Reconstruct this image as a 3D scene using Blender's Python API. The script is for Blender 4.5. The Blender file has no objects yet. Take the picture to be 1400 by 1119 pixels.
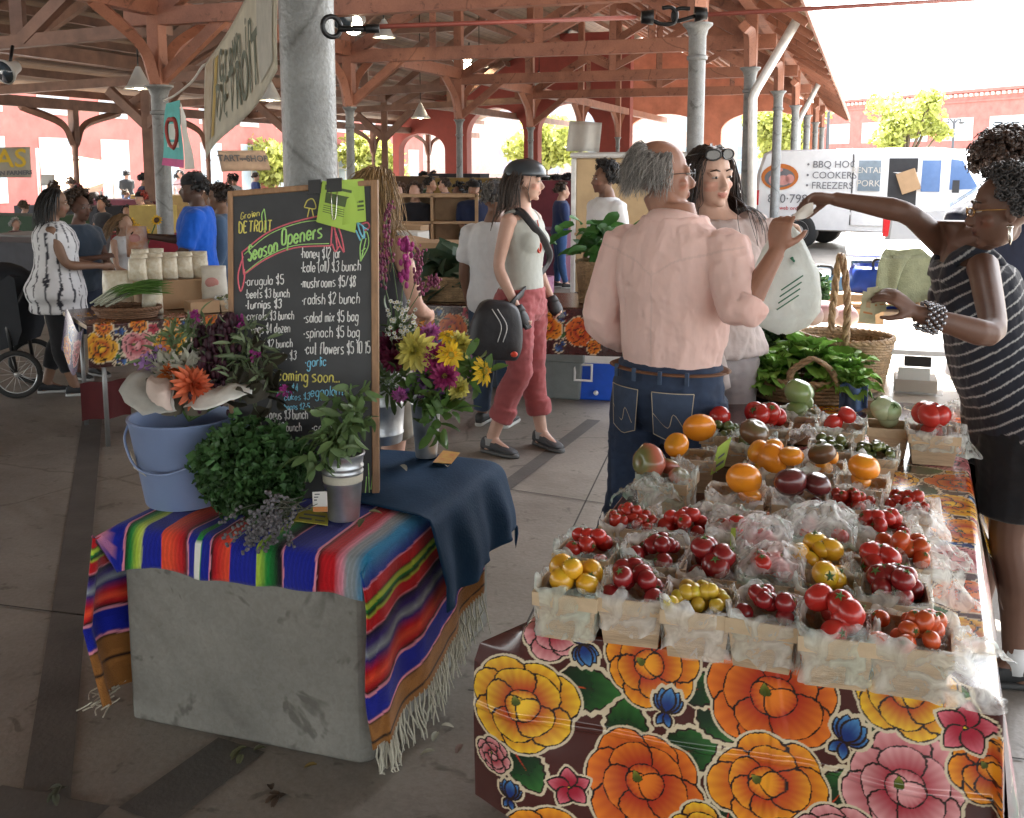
import bpy, bmesh, math, random
import numpy as np
from mathutils import Vector, Matrix
rnd = random.Random(7)
S = bpy.context.scene
COL = S.collection
R = math.radians
# ---------------------------------------------------------------- camera, sky, sun, exposure
EYE, FPX, PITCH, PCY = 1.65, 1420.0, R(7.97), 425.0
cam = bpy.data.cameras.new('camera')
camo = bpy.data.objects.new('camera', cam); COL.objects.link(camo)
camo.location = (0, 0, EYE); camo.rotation_euler = (R(90) - PITCH, 0, 0)
cam.sensor_width = 36; cam.sensor_fit = 'HORIZONTAL'; cam.lens = 36 * FPX / 1400
cam.shift_y = -(559.5 - PCY) / 1400
cam.clip_start = .05; cam.clip_end = 3000
cam.dof.use_dof = False
S.camera = camo
SUN_EL, SUN_AZ = R(51), R(13)            # azimuth measured from +Y towards +X
w = bpy.data.worlds.new('World'); S.world = w; w.use_nodes = True
nt = w.node_tree; bg = nt.nodes['Background']
sky = nt.nodes.new('ShaderNodeTexSky'); sky.sky_type = 'NISHITA'; sky.sun_disc = False
sky.sun_elevation = SUN_EL; sky.sun_rotation = SUN_AZ; sky.air_density = 1.2; sky.dust_density = 2.5
hs = nt.nodes.new('ShaderNodeHueSaturation'); hs.inputs['Saturation'].default_value = .35; nt.links.new(sky.outputs[0], hs.inputs['Color']); nt.links.new(hs.outputs[0], bg.inputs[0]); bg.inputs[1].default_value = .14
sl = bpy.data.lights.new('sun', 'SUN'); sl.energy = 4.5; sl.angle = R(.5); sl.color = (1, .95, .87)
so = bpy.data.objects.new('sun', sl); COL.objects.link(so)
sd = Vector((math.sin(SUN_AZ) * math.cos(SUN_EL), math.cos(SUN_AZ) * math.cos(SUN_EL), math.sin(SUN_EL)))
so.rotation_euler = sd.to_track_quat('Z', 'Y').to_euler(); so.location = (20, 20, 30)
S.view_settings.view_transform = 'Standard'; S.view_settings.look = 'None'
S.view_settings.exposure = 3.2; S.view_settings.gamma = 1
S.render.engine = 'CYCLES'
S.cycles.use_denoising = True
S.cycles.max_bounces = 10; S.cycles.diffuse_bounces = 5; S.cycles.transparent_max_bounces = 12
S.cycles.sample_clamp_indirect = 8; S.cycles.caustics_reflective = False; S.cycles.caustics_refractive = False
# ---------------------------------------------------------------- helpers
_cp, _sp = math.cos(PITCH), math.sin(PITCH)
def _ray(px, py):
    u = (px - 700) / FPX; v = (py - PCY) / FPX
    return np.array([u, _cp - v * _sp, -(_sp + v * _cp)])
def at(px, py, d):                        # world point seen along a sight line at forward distance d
    r = _ray(px, py); return np.array([0, 0, EYE]) + r * (d / r[1])
def on(px, py, z=0.0):                    # world point on the level z
    r = _ray(px, py); return np.array([0, 0, EYE]) + r * ((z - EYE) / r[2])
BD = R(18.7)
Bv = np.array([math.sin(BD), math.cos(BD), 0]); Nv = np.array([math.cos(BD), -math.sin(BD), 0])
def sn(s, n, z=0.0): return Bv * s + Nv * n + np.array([0, 0, z])     # building frame
A3 = lambda *a: np.array(a, float)
ORG = {}
def _hash(i, j, k):
    h = (i * 374761393 + j * 668265263 + k * 2147483647 + 1013904223) & 0xffffffff
    h = ((h ^ (h >> 13)) * 1274126177) & 0xffffffff
    return ((h ^ (h >> 16)) & 0xffff) / 65535.0
def vnoise(P, f=1.0, seed=0):             # vectorised value noise in 0..1
    P = np.asarray(P, float) * f + seed * 17.31
    I = np.floor(P).astype(np.int64); T = P - I; T = T * T * (3 - 2 * T); o = 0
    for a in (0, 1):
        for b in (0, 1):
            for c in (0, 1):
                wgt = (T[:, 0] if a else 1 - T[:, 0]) * (T[:, 1] if b else 1 - T[:, 1]) * (T[:, 2] if c else 1 - T[:, 2])
                o = o + wgt * _hash(I[:, 0] + a, I[:, 1] + b, I[:, 2] + c)
    return o
def fbm(P, f=1.0, seed=0): return (vnoise(P, f, seed) * .55 + vnoise(P, f * 2.1, seed + 3) * .3 + vnoise(P, f * 4.3, seed + 5) * .15) * 2 - 1
MATS = {}
def mat(name, c, r=.6, m=0., var=.15, vs=6., bump=.08, bs=60., alpha=1., col=False, c2=None, trans=0., spec=.5, coat=0., stretch=None, emit=None, sheen=0., thin=0.):
    if name in MATS: return MATS[name]
    mt = bpy.data.materials.new(name); mt.use_nodes = True; MATS[name] = mt
    t = mt.node_tree; N = t.nodes; L = t.links; p = N['Principled BSDF']
    tc = N.new('ShaderNodeTexCoord'); mp = N.new('ShaderNodeMapping'); L.new(tc.outputs['Object'], mp.inputs[0])
    if stretch: mp.inputs['Scale'].default_value = stretch
    nz = N.new('ShaderNodeTexNoise'); nz.inputs['Scale'].default_value = vs; nz.inputs['Detail'].default_value = 5; nz.inputs['Roughness'].default_value = .62
    L.new(mp.outputs[0], nz.inputs[0])
    rp = N.new('ShaderNodeValToRGB'); rp.color_ramp.elements[0].position = .3; rp.color_ramp.elements[1].position = .7
    cc = c2 if c2 else tuple(min(1, x * (1 + var)) for x in c); c1 = c if c2 else tuple(x * (1 - var) for x in c)
    rp.color_ramp.elements[0].color = (*c1, 1); rp.color_ramp.elements[1].color = (*cc, 1)
    L.new(nz.outputs['Fac'], rp.inputs[0]); out = rp.outputs[0]
    if col:
        at_ = N.new('ShaderNodeAttribute'); at_.attribute_name = 'Col'
        mx = N.new('ShaderNodeMix'); mx.data_type = 'RGBA'; mx.blend_type = 'MULTIPLY'; mx.inputs[0].default_value = 1
        L.new(out, mx.inputs[6]); L.new(at_.outputs['Color'], mx.inputs[7]); out = mx.outputs[2]
    L.new(out, p.inputs['Base Color'])
    p.inputs['Roughness'].default_value = r; p.inputs['Metallic'].default_value = m
    p.inputs['Specular IOR Level'].default_value = spec; p.inputs['Coat Weight'].default_value = coat
    p.inputs['Coat Roughness'].default_value = .15
    if sheen: p.inputs['Sheen Weight'].default_value = sheen
    if alpha < 1: p.inputs['Alpha'].default_value = alpha
    if trans: p.inputs['Transmission Weight'].default_value = trans
    if bump:
        n2 = N.new('ShaderNodeTexNoise'); n2.inputs['Scale'].default_value = bs; n2.inputs['Detail'].default_value = 3
        L.new(mp.outputs[0], n2.inputs[0]); b = N.new('ShaderNodeBump'); b.inputs['Strength'].default_value = bump; b.inputs['Distance'].default_value = .02
        L.new(n2.outputs['Fac'], b.inputs['Height']); L.new(b.outputs[0], p.inputs['Normal'])
    if emit:
        p.inputs['Emission Color'].default_value = (*emit[:3], 1); p.inputs['Emission Strength'].default_value = emit[3]
    if thin:                              # light shining through a thin leaf, cloth or film
        tr = N.new('ShaderNodeBsdfTranslucent'); L.new(out, tr.inputs[0]); ms = N.new('ShaderNodeMixShader'); ms.inputs[0].default_value = thin
        L.new(p.outputs[0], ms.inputs[1]); L.new(tr.outputs[0], ms.inputs[2]); L.new(ms.outputs[0], N['Material Output'].inputs[0])
    return mt
class MB:
    def __init__(s): s.v = []; s.f = []; s.c = []; s.mi = []; s.n = 0; s.cur = (1, 1, 1); s.m = 0
    def add(s, V, Fs, col=None):
        V = np.asarray(V, float).reshape(-1, 3); b = s.n; s.v.append(V); s.n += len(V)
        s.f.extend([tuple(i + b for i in f) for f in Fs]); s.mi.extend([s.m] * len(Fs))
        c = np.asarray(s.cur if col is None else col, float)
        s.c.append(np.broadcast_to(c, (len(V), 3)) if c.ndim == 1 else c)
        return s
    def box(s, c, d, rz=0., M=None):
        c = np.asarray(c, float); h = np.asarray(d, float) / 2
        V = np.array([[x, y, z] for x in (-1, 1) for y in (-1, 1) for z in (-1, 1)]) * h
        if M is not None: V = V @ np.asarray(M).T
        elif rz: k, q = math.cos(rz), math.sin(rz); V = V @ np.array([[k, q, 0], [-q, k, 0], [0, 0, 1]])
        return s.add(V + c, [(0, 1, 3, 2), (4, 6, 7, 5), (0, 4, 5, 1), (2, 3, 7, 6), (0, 2, 6, 4), (1, 5, 7, 3)])
    def beam(s, a, b, w, h, up=(0, 0, 1)):
        a = np.asarray(a, float); b = np.asarray(b, float); z = b - a; l = np.linalg.norm(z); z /= l
        u = np.asarray(up, float); x = np.cross(u, z)
        if np.linalg.norm(x) < 1e-3: x = np.cross((1, 0, .1), z)
        x /= np.linalg.norm(x); y = np.cross(z, x)
        return s.box((a + b) / 2, (w, h, l), M=np.stack([x, y, z], 1))
    def loft(s, rings, cap=True, close=True, cols=None):
        n = len(rings[0]); m = len(rings); V = np.concatenate([np.asarray(r, float) for r in rings]); Fs = []
        for i in range(m - 1):
            for j in range(n if close else n - 1):
                k = (j + 1) % n; Fs.append((i * n + j, i * n + k, (i + 1) * n + k, (i + 1) * n + j))
        if cap and close: Fs += [tuple(range(n))[::-1], tuple(range((m - 1) * n, m * n))]
        return s.add(V, Fs, None if cols is None else np.repeat(np.asarray(cols, float), n, 0))
    def tube(s, P, r, n=8, cap=True, flat=1., cols=None, up=None):
        P = np.asarray(P, float); m = len(P); r = np.broadcast_to(np.asarray(r, float), (m,)); T = np.gradient(P, axis=0)
        T /= np.linalg.norm(T, axis=1)[:, None] + 1e-9
        a = np.asarray(up, float) if up is not None else (A3(0, 0, 1) if abs(T[0][2]) < .9 else A3(1, 0, 0))
        x = np.cross(a, T[0]); x /= np.linalg.norm(x); rings = []; ang = np.arange(n) * 2 * math.pi / n
        for i in range(m):
            x = x - T[i] * np.dot(x, T[i]); x /= np.linalg.norm(x) + 1e-9; y = np.cross(T[i], x)
            rings.append(P[i] + (np.cos(ang)[:, None] * x + np.sin(ang)[:, None] * y * flat) * r[i])
        return s.loft(rings, cap, cols=cols)
    def lathe(s, prof, c=(0, 0, 0), n=24, cap=True, M=None, wob=None):
        ang = np.arange(n) * 2 * math.pi / n; rings = []
        for r, z in prof:
            q = np.stack([np.cos(ang) * r, np.sin(ang) * r, np.full(n, z)], 1)
            if M is not None: q = q @ np.asarray(M).T
            rings.append(q + np.asarray(c, float))
        return s.loft(rings, cap)
    def ell(s, c, rr, M=None, nu=14, nv=9, col=None, fn=None):
        rr = np.broadcast_to(np.asarray(rr, float), (3,)); V = [[0, 0, -1]]
        for i in range(1, nv):
            t = math.pi * i / nv
            for j in range(nu): a = 2 * math.pi * j / nu; V.append([math.sin(t) * math.cos(a), math.sin(t) * math.sin(a), -math.cos(t)])
        V.append([0, 0, 1]); V = np.array(V); Fs = []
        for j in range(nu): Fs.append((0, 1 + (j + 1) % nu, 1 + j))
        for i in range(nv - 2):
            for j in range(nu): a = 1 + i * nu; k = (j + 1) % nu; Fs.append((a + j, a + k, a + nu + k, a + nu + j))
        e = len(V) - 1; a = 1 + (nv - 2) * nu
        for j in range(nu): Fs.append((a + j, a + (j + 1) % nu, e))
        if fn is not None: V = fn(V)
        V = V * rr
        if M is not None: V = V @ np.asarray(M).T
        return s.add(V + np.asarray(c, float), Fs, col)
    def grid(s, P, col=None):             # P: (a,b,3) array of points
        P = np.asarray(P, float); a, b = P.shape[:2]
        I = (np.arange(a - 1)[:, None] * b + np.arange(b - 1)[None, :]).ravel()
        Fs = np.stack([I, I + 1, I + b + 1, I + b], 1)
        return s.add(P.reshape(-1, 3), [tuple(x) for x in Fs.tolist()], None if col is None else np.asarray(col).reshape(-1, 3))
    def verts(s): return np.concatenate(s.v)
    def build(s, name, m, parent=None, smooth=True, origin=None, ang=None):
        V = np.concatenate(s.v); me = bpy.data.meshes.new(name)
        if parent is not None: o0 = ORG[parent.name]
        elif origin is not None: o0 = np.asarray(origin, float)
        else: o0 = A3((V[:, 0].min() + V[:, 0].max()) / 2, (V[:, 1].min() + V[:, 1].max()) / 2, V[:, 2].min())
        me.from_pydata((V - o0).tolist(), [], s.f)
        for q in (m if isinstance(m, (list, tuple)) else [m]): me.materials.append(q)
        if any(s.mi): me.polygons.foreach_set('material_index', s.mi)
        ca = me.color_attributes.new('Col', 'FLOAT_COLOR', 'POINT')
        C = np.concatenate(s.c); ca.data.foreach_set('color', np.concatenate([C, np.ones((len(C), 1))], 1).astype(np.float32).ravel())
        if smooth: me.polygons.foreach_set('use_smooth', [True] * len(me.polygons))
        if smooth and ang: me.set_sharp_from_angle(angle=R(ang))
        me.update()
        o = bpy.data.objects.new(name, me); COL.objects.link(o)
        if parent is not None: o.parent = parent
        else: o.location = o0
        ORG[o.name] = o0
        return o
def tag(o, label=None, cat=None, group=None, kind=None):
    for k, v in (('label', label), ('category', cat), ('group', group), ('kind', kind)):
        if v: o[k] = v
    return o
def thing(name, label, cat, loc, group=None):
    o = bpy.data.objects.new(name, None); COL.objects.link(o); o.location = loc; o.empty_display_size = .1
    ORG[o.name] = np.asarray(loc, float); return tag(o, label, cat, group, 'thing')
def dup(root, loc=None, rz=None, label=None, group=None, scale=None):
    def cp(o, par):
        c = o.copy(); COL.objects.link(c); ORG[c.name] = ORG.get(o.name)
        if par is not None: c.parent = par
        for ch in list(o.children): cp(ch, c)
        return c
    c = cp(root, None)
    if loc is not None: c.location = loc; ORG[c.name] = np.asarray(loc, float)
    if rz is not None: c.rotation_euler = (0, 0, rz)
    if scale is not None: c.scale = scale
    return tag(c, label, None, group)
def bevel(o, w=.004, seg=2):
    b = o.modifiers.new('bevel', 'BEVEL'); b.width = w; b.segments = seg; b.limit_method = 'ANGLE'; return o
def bez(P, n=12):                         # smooth curve through the points (Catmull-Rom)
    P = np.asarray(P, float); Q = np.concatenate([[2 * P[0] - P[1]], P, [2 * P[-1] - P[-2]]]); out = []
    for i in range(1, len(Q) - 2):
        t = np.linspace(0, 1, n, endpoint=False)[:, None]
        out.append(.5 * (2 * Q[i] + (Q[i + 1] - Q[i - 1]) * t + (2 * Q[i - 1] - 5 * Q[i] + 4 * Q[i + 1] - Q[i + 2]) * t * t + (3 * Q[i] - Q[i - 1] - 3 * Q[i + 1] + Q[i + 2]) * t ** 3))
    return np.concatenate(out + [P[-1:]])
def frame(z, up=(0, 0, 1)):               # rotation matrix whose third column is z
    z = np.asarray(z, float); z = z / np.linalg.norm(z); x = np.cross(up, z)
    if np.linalg.norm(x) < 1e-4: x = np.cross((0, 1, 0), z)
    x = x / np.linalg.norm(x); return np.stack([x, np.cross(z, x), z], 1)
def rotz(a): k, q = math.cos(a), math.sin(a); return np.array([[k, -q, 0], [q, k, 0], [0, 0, 1]])
def text(name, body, size, origin, ex, ey, m, parent, off=.0015, align='CENTER', bold=0., depth=.0005):
    cu = bpy.data.curves.new('t', 'FONT'); cu.body = body; cu.size = size; cu.align_x = align; cu.align_y = 'CENTER'; cu.extrude = depth; cu.offset = bold; cu.resolution_u = 3
    to = bpy.data.objects.new('t', cu); COL.objects.link(to); bpy.context.view_layer.update()
    me = to.evaluated_get(bpy.context.evaluated_depsgraph_get()).to_mesh()
    V = np.array([v.co[:] for v in me.vertices]).reshape(-1, 3); Fs = [tuple(p.vertices) for p in me.polygons]
    ex = np.asarray(ex, float); ey = np.asarray(ey, float); ez = np.cross(ex, ey); ez /= np.linalg.norm(ez)
    W = np.asarray(origin, float) + V[:, :1] * ex + V[:, 1:2] * ey + (V[:, 2:] + off) * ez
    to.to_mesh_clear(); bpy.data.objects.remove(to); bpy.data.curves.remove(cu)
    b = MB(); b.add(W, Fs); return b.build(name, m, parent, smooth=False)
Y8 = A3(0, 0, 1)
# ---------------------------------------------------------------- ground and street
def stains(mt):
    t = mt.node_tree; N = t.nodes; L = t.links; p = N['Principled BSDF']; src = p.inputs['Base Color'].links[0].from_socket; tc = N.new('ShaderNodeTexCoord')
    for sc, lo, hi, dk, det in ((.55, .52, .66, .62, 6), (7., .60, .68, .55, 3), (55., .35, .75, .82, 2)):
        n = N.new('ShaderNodeTexNoise'); n.inputs['Scale'].default_value = sc; n.inputs['Detail'].default_value = det; n.inputs['Roughness'].default_value = .7; n.inputs['Distortion'].default_value = .6; L.new(tc.outputs['Object'], n.inputs[0])
        r = N.new('ShaderNodeValToRGB'); r.color_ramp.elements[0].position = lo; r.color_ramp.elements[0].color = (1, 1, 1, 1); r.color_ramp.elements[1].position = hi; r.color_ramp.elements[1].color = (dk, dk * .98, dk * .95, 1); L.new(n.outputs['Fac'], r.inputs[0])
        m = N.new('ShaderNodeMix'); m.data_type = 'RGBA'; m.blend_type = 'MULTIPLY'; m.inputs[0].default_value = 1; L.new(src, m.inputs[6]); L.new(r.outputs[0], m.inputs[7]); src = m.outputs[2]
    v = N.new('ShaderNodeTexVoronoi'); v.feature = 'DISTANCE_TO_EDGE'; v.inputs['Scale'].default_value = .33; nz = N.new('ShaderNodeTexNoise'); nz.inputs['Scale'].default_value = 2.5; nz.inputs['Detail'].default_value = 6; mxv = N.new('ShaderNodeMix'); mxv.data_type = 'RGBA'; mxv.inputs[0].default_value = .16; L.new(tc.outputs['Object'], nz.inputs[0]); L.new(tc.outputs['Object'], mxv.inputs[6]); L.new(nz.outputs['Color'], mxv.inputs[7]); L.new(mxv.outputs[2], v.inputs[0])
    r = N.new('ShaderNodeValToRGB'); r.color_ramp.elements[0].color = (.45, .43, .4, 1); r.color_ramp.elements[1].position = .0035; r.color_ramp.elements[1].color = (1, 1, 1, 1); L.new(v.outputs[0], r.inputs[0]); m = N.new('ShaderNodeMix'); m.data_type = 'RGBA'; m.blend_type = 'MULTIPLY'; m.inputs[0].default_value = .8; L.new(src, m.inputs[6]); L.new(r.outputs[0], m.inputs[7]); L.new(m.outputs[2], p.inputs['Base Color'])
mFloor = mat('concrete_floor', (.30, .275, .24), .62, var=.2, vs=1.6, bump=.12, bs=45, c2=(.19, .172, .15))
mStripe = mat('dark_strip', (.085, .08, .072), .55, var=.25, vs=5, bump=.1)
mAsph = mat('street_concrete', (.30, .29, .27), .8, var=.25, vs=.8, bump=.2, bs=20)
stains(mFloor); mFloor.node_tree.nodes['Principled BSDF'].inputs['Roughness'].default_value = .5
mJoint = mat('joint', (.05, .047, .042), .9)
b = MB(); b.add([(-150, -60, -.03), (200, -60, -.03), (200, 260, -.03), (-150, 260, -.03)], [(0, 1, 2, 3)])
tag(b.build('ground', mAsph, origin=(0, 0, -.03)), kind='structure')
g = np.array([[sn(s, n, 0) for n in np.linspace(-19, 3.6, 24)] for s in np.linspace(-26, 44, 40)])
b = MB(); b.grid(g[:, ::-1])
tag(b.build('floor', mFloor, origin=(0, 0, 0)), kind='structure')
def strip(name, P, wd, m, z=.004):
    b = MB()
    for a, c in zip(P[:-1], P[1:]):
        a = np.asarray(a, float); c = np.asarray(c, float); d = (c - a) / np.linalg.norm(c - a); q = np.array([-d[1], d[0], 0]) * wd / 2
        b.add([a - q, c - q, c + q, a + q], [(0, 1, 2, 3)])
    o = b.build(name, m, origin=(0, 0, 0)); o.location.z = z; return tag(o, kind='structure')
strip('floor_stripe', [on(60, 1119), on(128, 560)], .12, mStripe)
strip('floor_stripe', [on(195, 1119), on(330, 1020)], .17, mStripe)
strip('floor_stripe', [on(-20, 1095), on(130, 1125)], .12, mStripe, .008)
strip('floor_stripe', [on(660, 690), on(812, 575)], .09, mStripe)
strip('floor_joint', [on(-10, 827), on(170, 850)], .008, mJoint)
strip('floor_joint', [on(640, 945), on(1400, 1040)], .008, mJoint)
strip('floor_joint', [on(650, 1000), on(900, 480)], .008, mJoint)
strip('floor_joint', [on(1340, 940), on(1400, 945)], .01, mJoint)
strip('floor_joint', [on(560, 650), on(830, 690)], .008, mJoint)
# ---------------------------------------------------------------- the market shed
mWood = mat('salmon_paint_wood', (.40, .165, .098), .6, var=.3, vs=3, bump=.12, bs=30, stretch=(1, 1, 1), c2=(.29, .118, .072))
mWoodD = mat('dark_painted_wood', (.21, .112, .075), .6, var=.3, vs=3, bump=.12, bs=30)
mPlank = None
def plankmat(name, ax, c1, c2, per=.14):
    mt = mat(name, c1, .65, var=.25, vs=2.5, bump=0, c2=c2); t = mt.node_tree; N = t.nodes; L = t.links; p = N['Principled BSDF']
    tc = N.new('ShaderNodeTexCoord'); mp = N.new('ShaderNodeMapping'); mp.inputs['Rotation'].default_value = (0, 0, BD if ax == 's' else BD)
    L.new(tc.outputs['Object'], mp.inputs[0]); wv = N.new('ShaderNodeTexWave'); wv.bands_direction = 'X' if ax == 's' else 'Y'
    wv.inputs['Scale'].default_value = .3141 / per; wv.wave_profile = 'SAW'; wv.inputs['Distortion'].default_value = .15; L.new(mp.outputs[0], wv.inputs[0])
    cr = N.new('ShaderNodeValToRGB'); cr.color_ramp.elements[0].position = .0; cr.color_ramp.elements[0].color = (.25, .25, .25, 1); cr.color_ramp.elements[1].position = .12; cr.color_ramp.elements[1].color = (1, 1, 1, 1)
    L.new(wv.outputs['Fac'], cr.inputs[0]); mx = N.new('ShaderNodeMix'); mx.data_type = 'RGBA'; mx.blend_type = 'MULTIPLY'; mx.inputs[0].default_value = 1
    src = p.inputs['Base Color'].links[0].from_socket; L.new(src, mx.inputs[6]); L.new(cr.outputs[0], mx.inputs[7]); L.new(mx.outputs[2], p.inputs['Base Color'])
    bp = N.new('ShaderNodeBump'); bp.inputs['Strength'].default_value = .5; bp.inputs['Distance'].default_value = .02; L.new(cr.outputs[0], bp.inputs['Height']); L.new(bp.outputs[0], p.inputs['Normal'])
    return mt
mPl = plankmat('roof_board_bounce_tan', 's', (.56, .37, .23), (.44, .28, .17))  # right-hand boards: warm ground bounce is mixed into the tan
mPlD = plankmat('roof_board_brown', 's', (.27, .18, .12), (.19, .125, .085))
mShing = mat('roof_felt', (.09, .085, .08), .9)
mIron = mat('grey_column_paint', (.25, .26, .255), .4, var=.18, vs=9, bump=.25, bs=70, c2=(.17, .175, .175))
mGalv = mat('galvanised_pipe', (.62, .62, .6), .4, m=.3, var=.15, vs=8)
stains(mIron); stains(mWood)
NA, NB, NC = -8.1, -1.6, -16.5
def slab(b, P, th=.06):
    P = np.asarray(P, float); U = P + np.array([0, 0, th]); b.add(np.concatenate([P, U]), [(3, 2, 1, 0), (4, 5, 6, 7), (0, 1, 5, 4), (1, 2, 6, 5), (2, 3, 7, 6), (3, 0, 4, 7)])
s0, s1 = 5.6, 44
shed = thing('market_shed', 'long open market shed with salmon painted timber roof and plank ceiling', 'shed', sn(20, -8, 3.0))
def roofplane(name, n0, z0, n1, z1, m, a=s0, e=s1):
    b = MB(); slab(b, [sn(a, n0, z0), sn(e, n0, z0), sn(e, n1, z1), sn(a, n1, z1)]); o = b.build(name, m, shed, smooth=False)
    return o
RZ, RNn = 7.0, -9.0
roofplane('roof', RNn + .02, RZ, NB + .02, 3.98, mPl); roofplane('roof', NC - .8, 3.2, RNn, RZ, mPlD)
roofplane('roof', NB + .04, 3.95, -.72, 3.42, mPl)
roofplane('roof', -20, 4.45, 8.2, 4.45, mPlD, -26, 7.5)  # unseen roof overhead, stretched back to cut sky light and darken the foreground
for k in range(26):                        # rafters of the canopy
    s = s0 + .6 + k * 1.45
    b = MB(); b.beam(sn(s, NB + .1, 3.84), sn(s, -.76, 3.36), .06, .1); b.build('rafter', mWood, shed, smooth=False)
for k in range(13):                        # purlins run along the shed under both slopes
    f = (k + .4) / 13
    n = NC - .6 + f * (RNn - NC + .6); z = 3.2 + f * (RZ - 3.2) - .09
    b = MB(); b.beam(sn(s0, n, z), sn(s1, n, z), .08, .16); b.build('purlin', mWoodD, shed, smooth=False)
    n = NB + f * (RNn - NB); z = 3.98 + f * (RZ - 3.98) - .09
    b = MB(); b.beam(sn(s0, n, z), sn(s1, n, z), .08, .16); b.build('purlin', mWood, shed, smooth=False)
for n, z, m in ((NA, 3.52, mWood), (NB, 3.88, mWood), (NC, 2.95, mWoodD), (-12.3, 3.42, mWoodD)):
    b = MB(); b.beam(sn(s0, n, z), sn(s1, n, z), .16, .22); b.build('plate_beam', m, shed, smooth=False)
b = MB(); b.beam(sn(s0, -.72, 3.43), sn(s1, -.72, 3.43), .03, .17); b.build('fascia', mWood, shed, smooth=False)
SB = [10.3, 15.1, 20, 24.9, 29.8, 34.7, 39.6]
SA = [10.7, 15.6, 20.5, 25.4, 30.3, 35.2]
def truss(s, k):
    t = thing('roof_truss', 'salmon timber truss across the shed, number %d from the near end' % k, 'roof truss', sn(s, -4.85, 3.3), 'roof trusses of the shed')
    t['label'] = ['nearest salmon roof truss spanning above the white shirted man', 'second salmon roof truss from the near end of shed', 'third salmon roof truss along the shed ceiling', 'fourth salmon roof truss with lamps hanging beneath', 'fifth salmon roof truss close to the red arches', 'deepest salmon roof truss before the brick arches'][k]
    def part(nm, a, c, w=.15, h=.2, m=mWood):
        b = MB(); b.beam(a, c, w, h); b.build(nm, m, t, smooth=False)
    part('tie_beam', sn(s, NA - .4, 3.40), sn(s, NB + .3, 3.40), .16, .2)
    part('top_chord', sn(s + .01, NA + .1, 3.5), sn(s + .01, -4.85, 5.25), .13, .18); part('top_chord', sn(s + .01, NB - .1, 3.5), sn(s + .01, -4.85, 5.25), .13, .18)
    part('king_post', sn(s, -4.85, 3.45), sn(s, -4.85, 5.25), .13, .13)
    part('strut', sn(s + .012, -4.85, 3.55), sn(s + .012, -6.5, 4.35), .1, .12); part('strut', sn(s + .012, -4.85, 3.55), sn(s + .012, -3.2, 4.35), .1, .12)
    part('strut', sn(s - .012, -6.6, 3.45), sn(s - .012, -6.6, 4.3), .1, .1); part('strut', sn(s - .012, -3.1, 3.45), sn(s - .012, -3.1, 4.3), .1, .1)
    part('principal_rafter', sn(s + .03, NB, 3.8), sn(s + .03, RNn, 6.76), .13, .2)
    part('knee_brace', sn(s + .016, NA + .03, 2.66), sn(s + .016, NA + .95, 3.36), .1, .13); part('knee_brace', sn(s + .016, NB - .03, 3.02), sn(s + .016, NB - .6, 3.34), .1, .12)
for k, s in enumerate(SA[:4]): truss(s, k)
def aisle_truss(s, k):
    t = thing('aisle_truss', ['near', 'second', 'third', 'fourth', 'fifth', 'deepest'][k] + ' brown timber truss over the left aisle of shed', 'roof truss', sn(s, -12.3, 3.0), 'trusses of the aisle')
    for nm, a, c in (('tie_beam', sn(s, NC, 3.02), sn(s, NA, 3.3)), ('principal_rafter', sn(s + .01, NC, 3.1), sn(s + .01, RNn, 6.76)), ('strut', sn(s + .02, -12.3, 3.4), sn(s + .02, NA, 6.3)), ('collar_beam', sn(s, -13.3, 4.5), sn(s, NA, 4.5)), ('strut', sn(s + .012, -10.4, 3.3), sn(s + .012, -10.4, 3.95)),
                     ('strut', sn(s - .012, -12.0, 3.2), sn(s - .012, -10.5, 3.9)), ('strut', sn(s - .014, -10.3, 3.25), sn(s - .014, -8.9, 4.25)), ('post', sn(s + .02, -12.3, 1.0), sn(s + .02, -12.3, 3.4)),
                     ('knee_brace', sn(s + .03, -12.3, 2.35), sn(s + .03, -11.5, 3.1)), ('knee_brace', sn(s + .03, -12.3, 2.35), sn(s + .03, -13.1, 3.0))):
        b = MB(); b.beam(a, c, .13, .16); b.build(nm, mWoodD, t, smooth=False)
for k, s in enumerate(SA[:4]): aisle_truss(s + .25, k)
def column(x, y, zc, r, m, lab, ztop=3.85, base=0, wood=mWood, braces=True, grp='iron columns of the shed', bw=.8):
    t = thing('iron_column', lab, 'column', (x, y, base), grp)
    p = A3(x, y, 0); b = MB(); b.lathe([(r * 1.7, base), (r * 1.7, base + .06), (r * 1.25, base + .12), (r, base + .18), (r * .97, zc - .35)], p, 20); b.build('shaft', m, t, ang=40)
    b = MB(); b.lathe([(r * .97, zc - .35), (r * 1.18, zc - .34), (r * 1.18, zc - .31), (r, zc - .3), (r * 1.0, zc - .12), (r * 1.1, zc - .1), (r * 1.2, zc - .06), (r * 1.55, zc - .03), (r * 1.7, zc - .02), (r * 1.7, zc), (.03, zc)], p, 20); b.build('capital', m, t, ang=40)
    if ztop > zc:
        b = MB(); b.box(p + A3(0, 0, (zc + ztop) / 2), (.17, .17, ztop - zc), rz=-BD); bevel(b.build('timber_post', wood, t, smooth=False), .015)
        if braces:
            for q in (-1, 1):
                P = bez([p + A3(0, 0, zc + .02) + Bv * q * .07, p + A3(0, 0, zc + .45) + Bv * q * (.2 * bw + .1), p + A3(0, 0, min(ztop, 3.55) - .1) + Bv * q * (bw + .1)], 6)
                for a, c in zip(P[:-1], P[1:]): pass
                b = MB(); b.tube(P, .085, 4, up=Nv); b.build('brace', wood, t, smooth=False)
    return t
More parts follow.
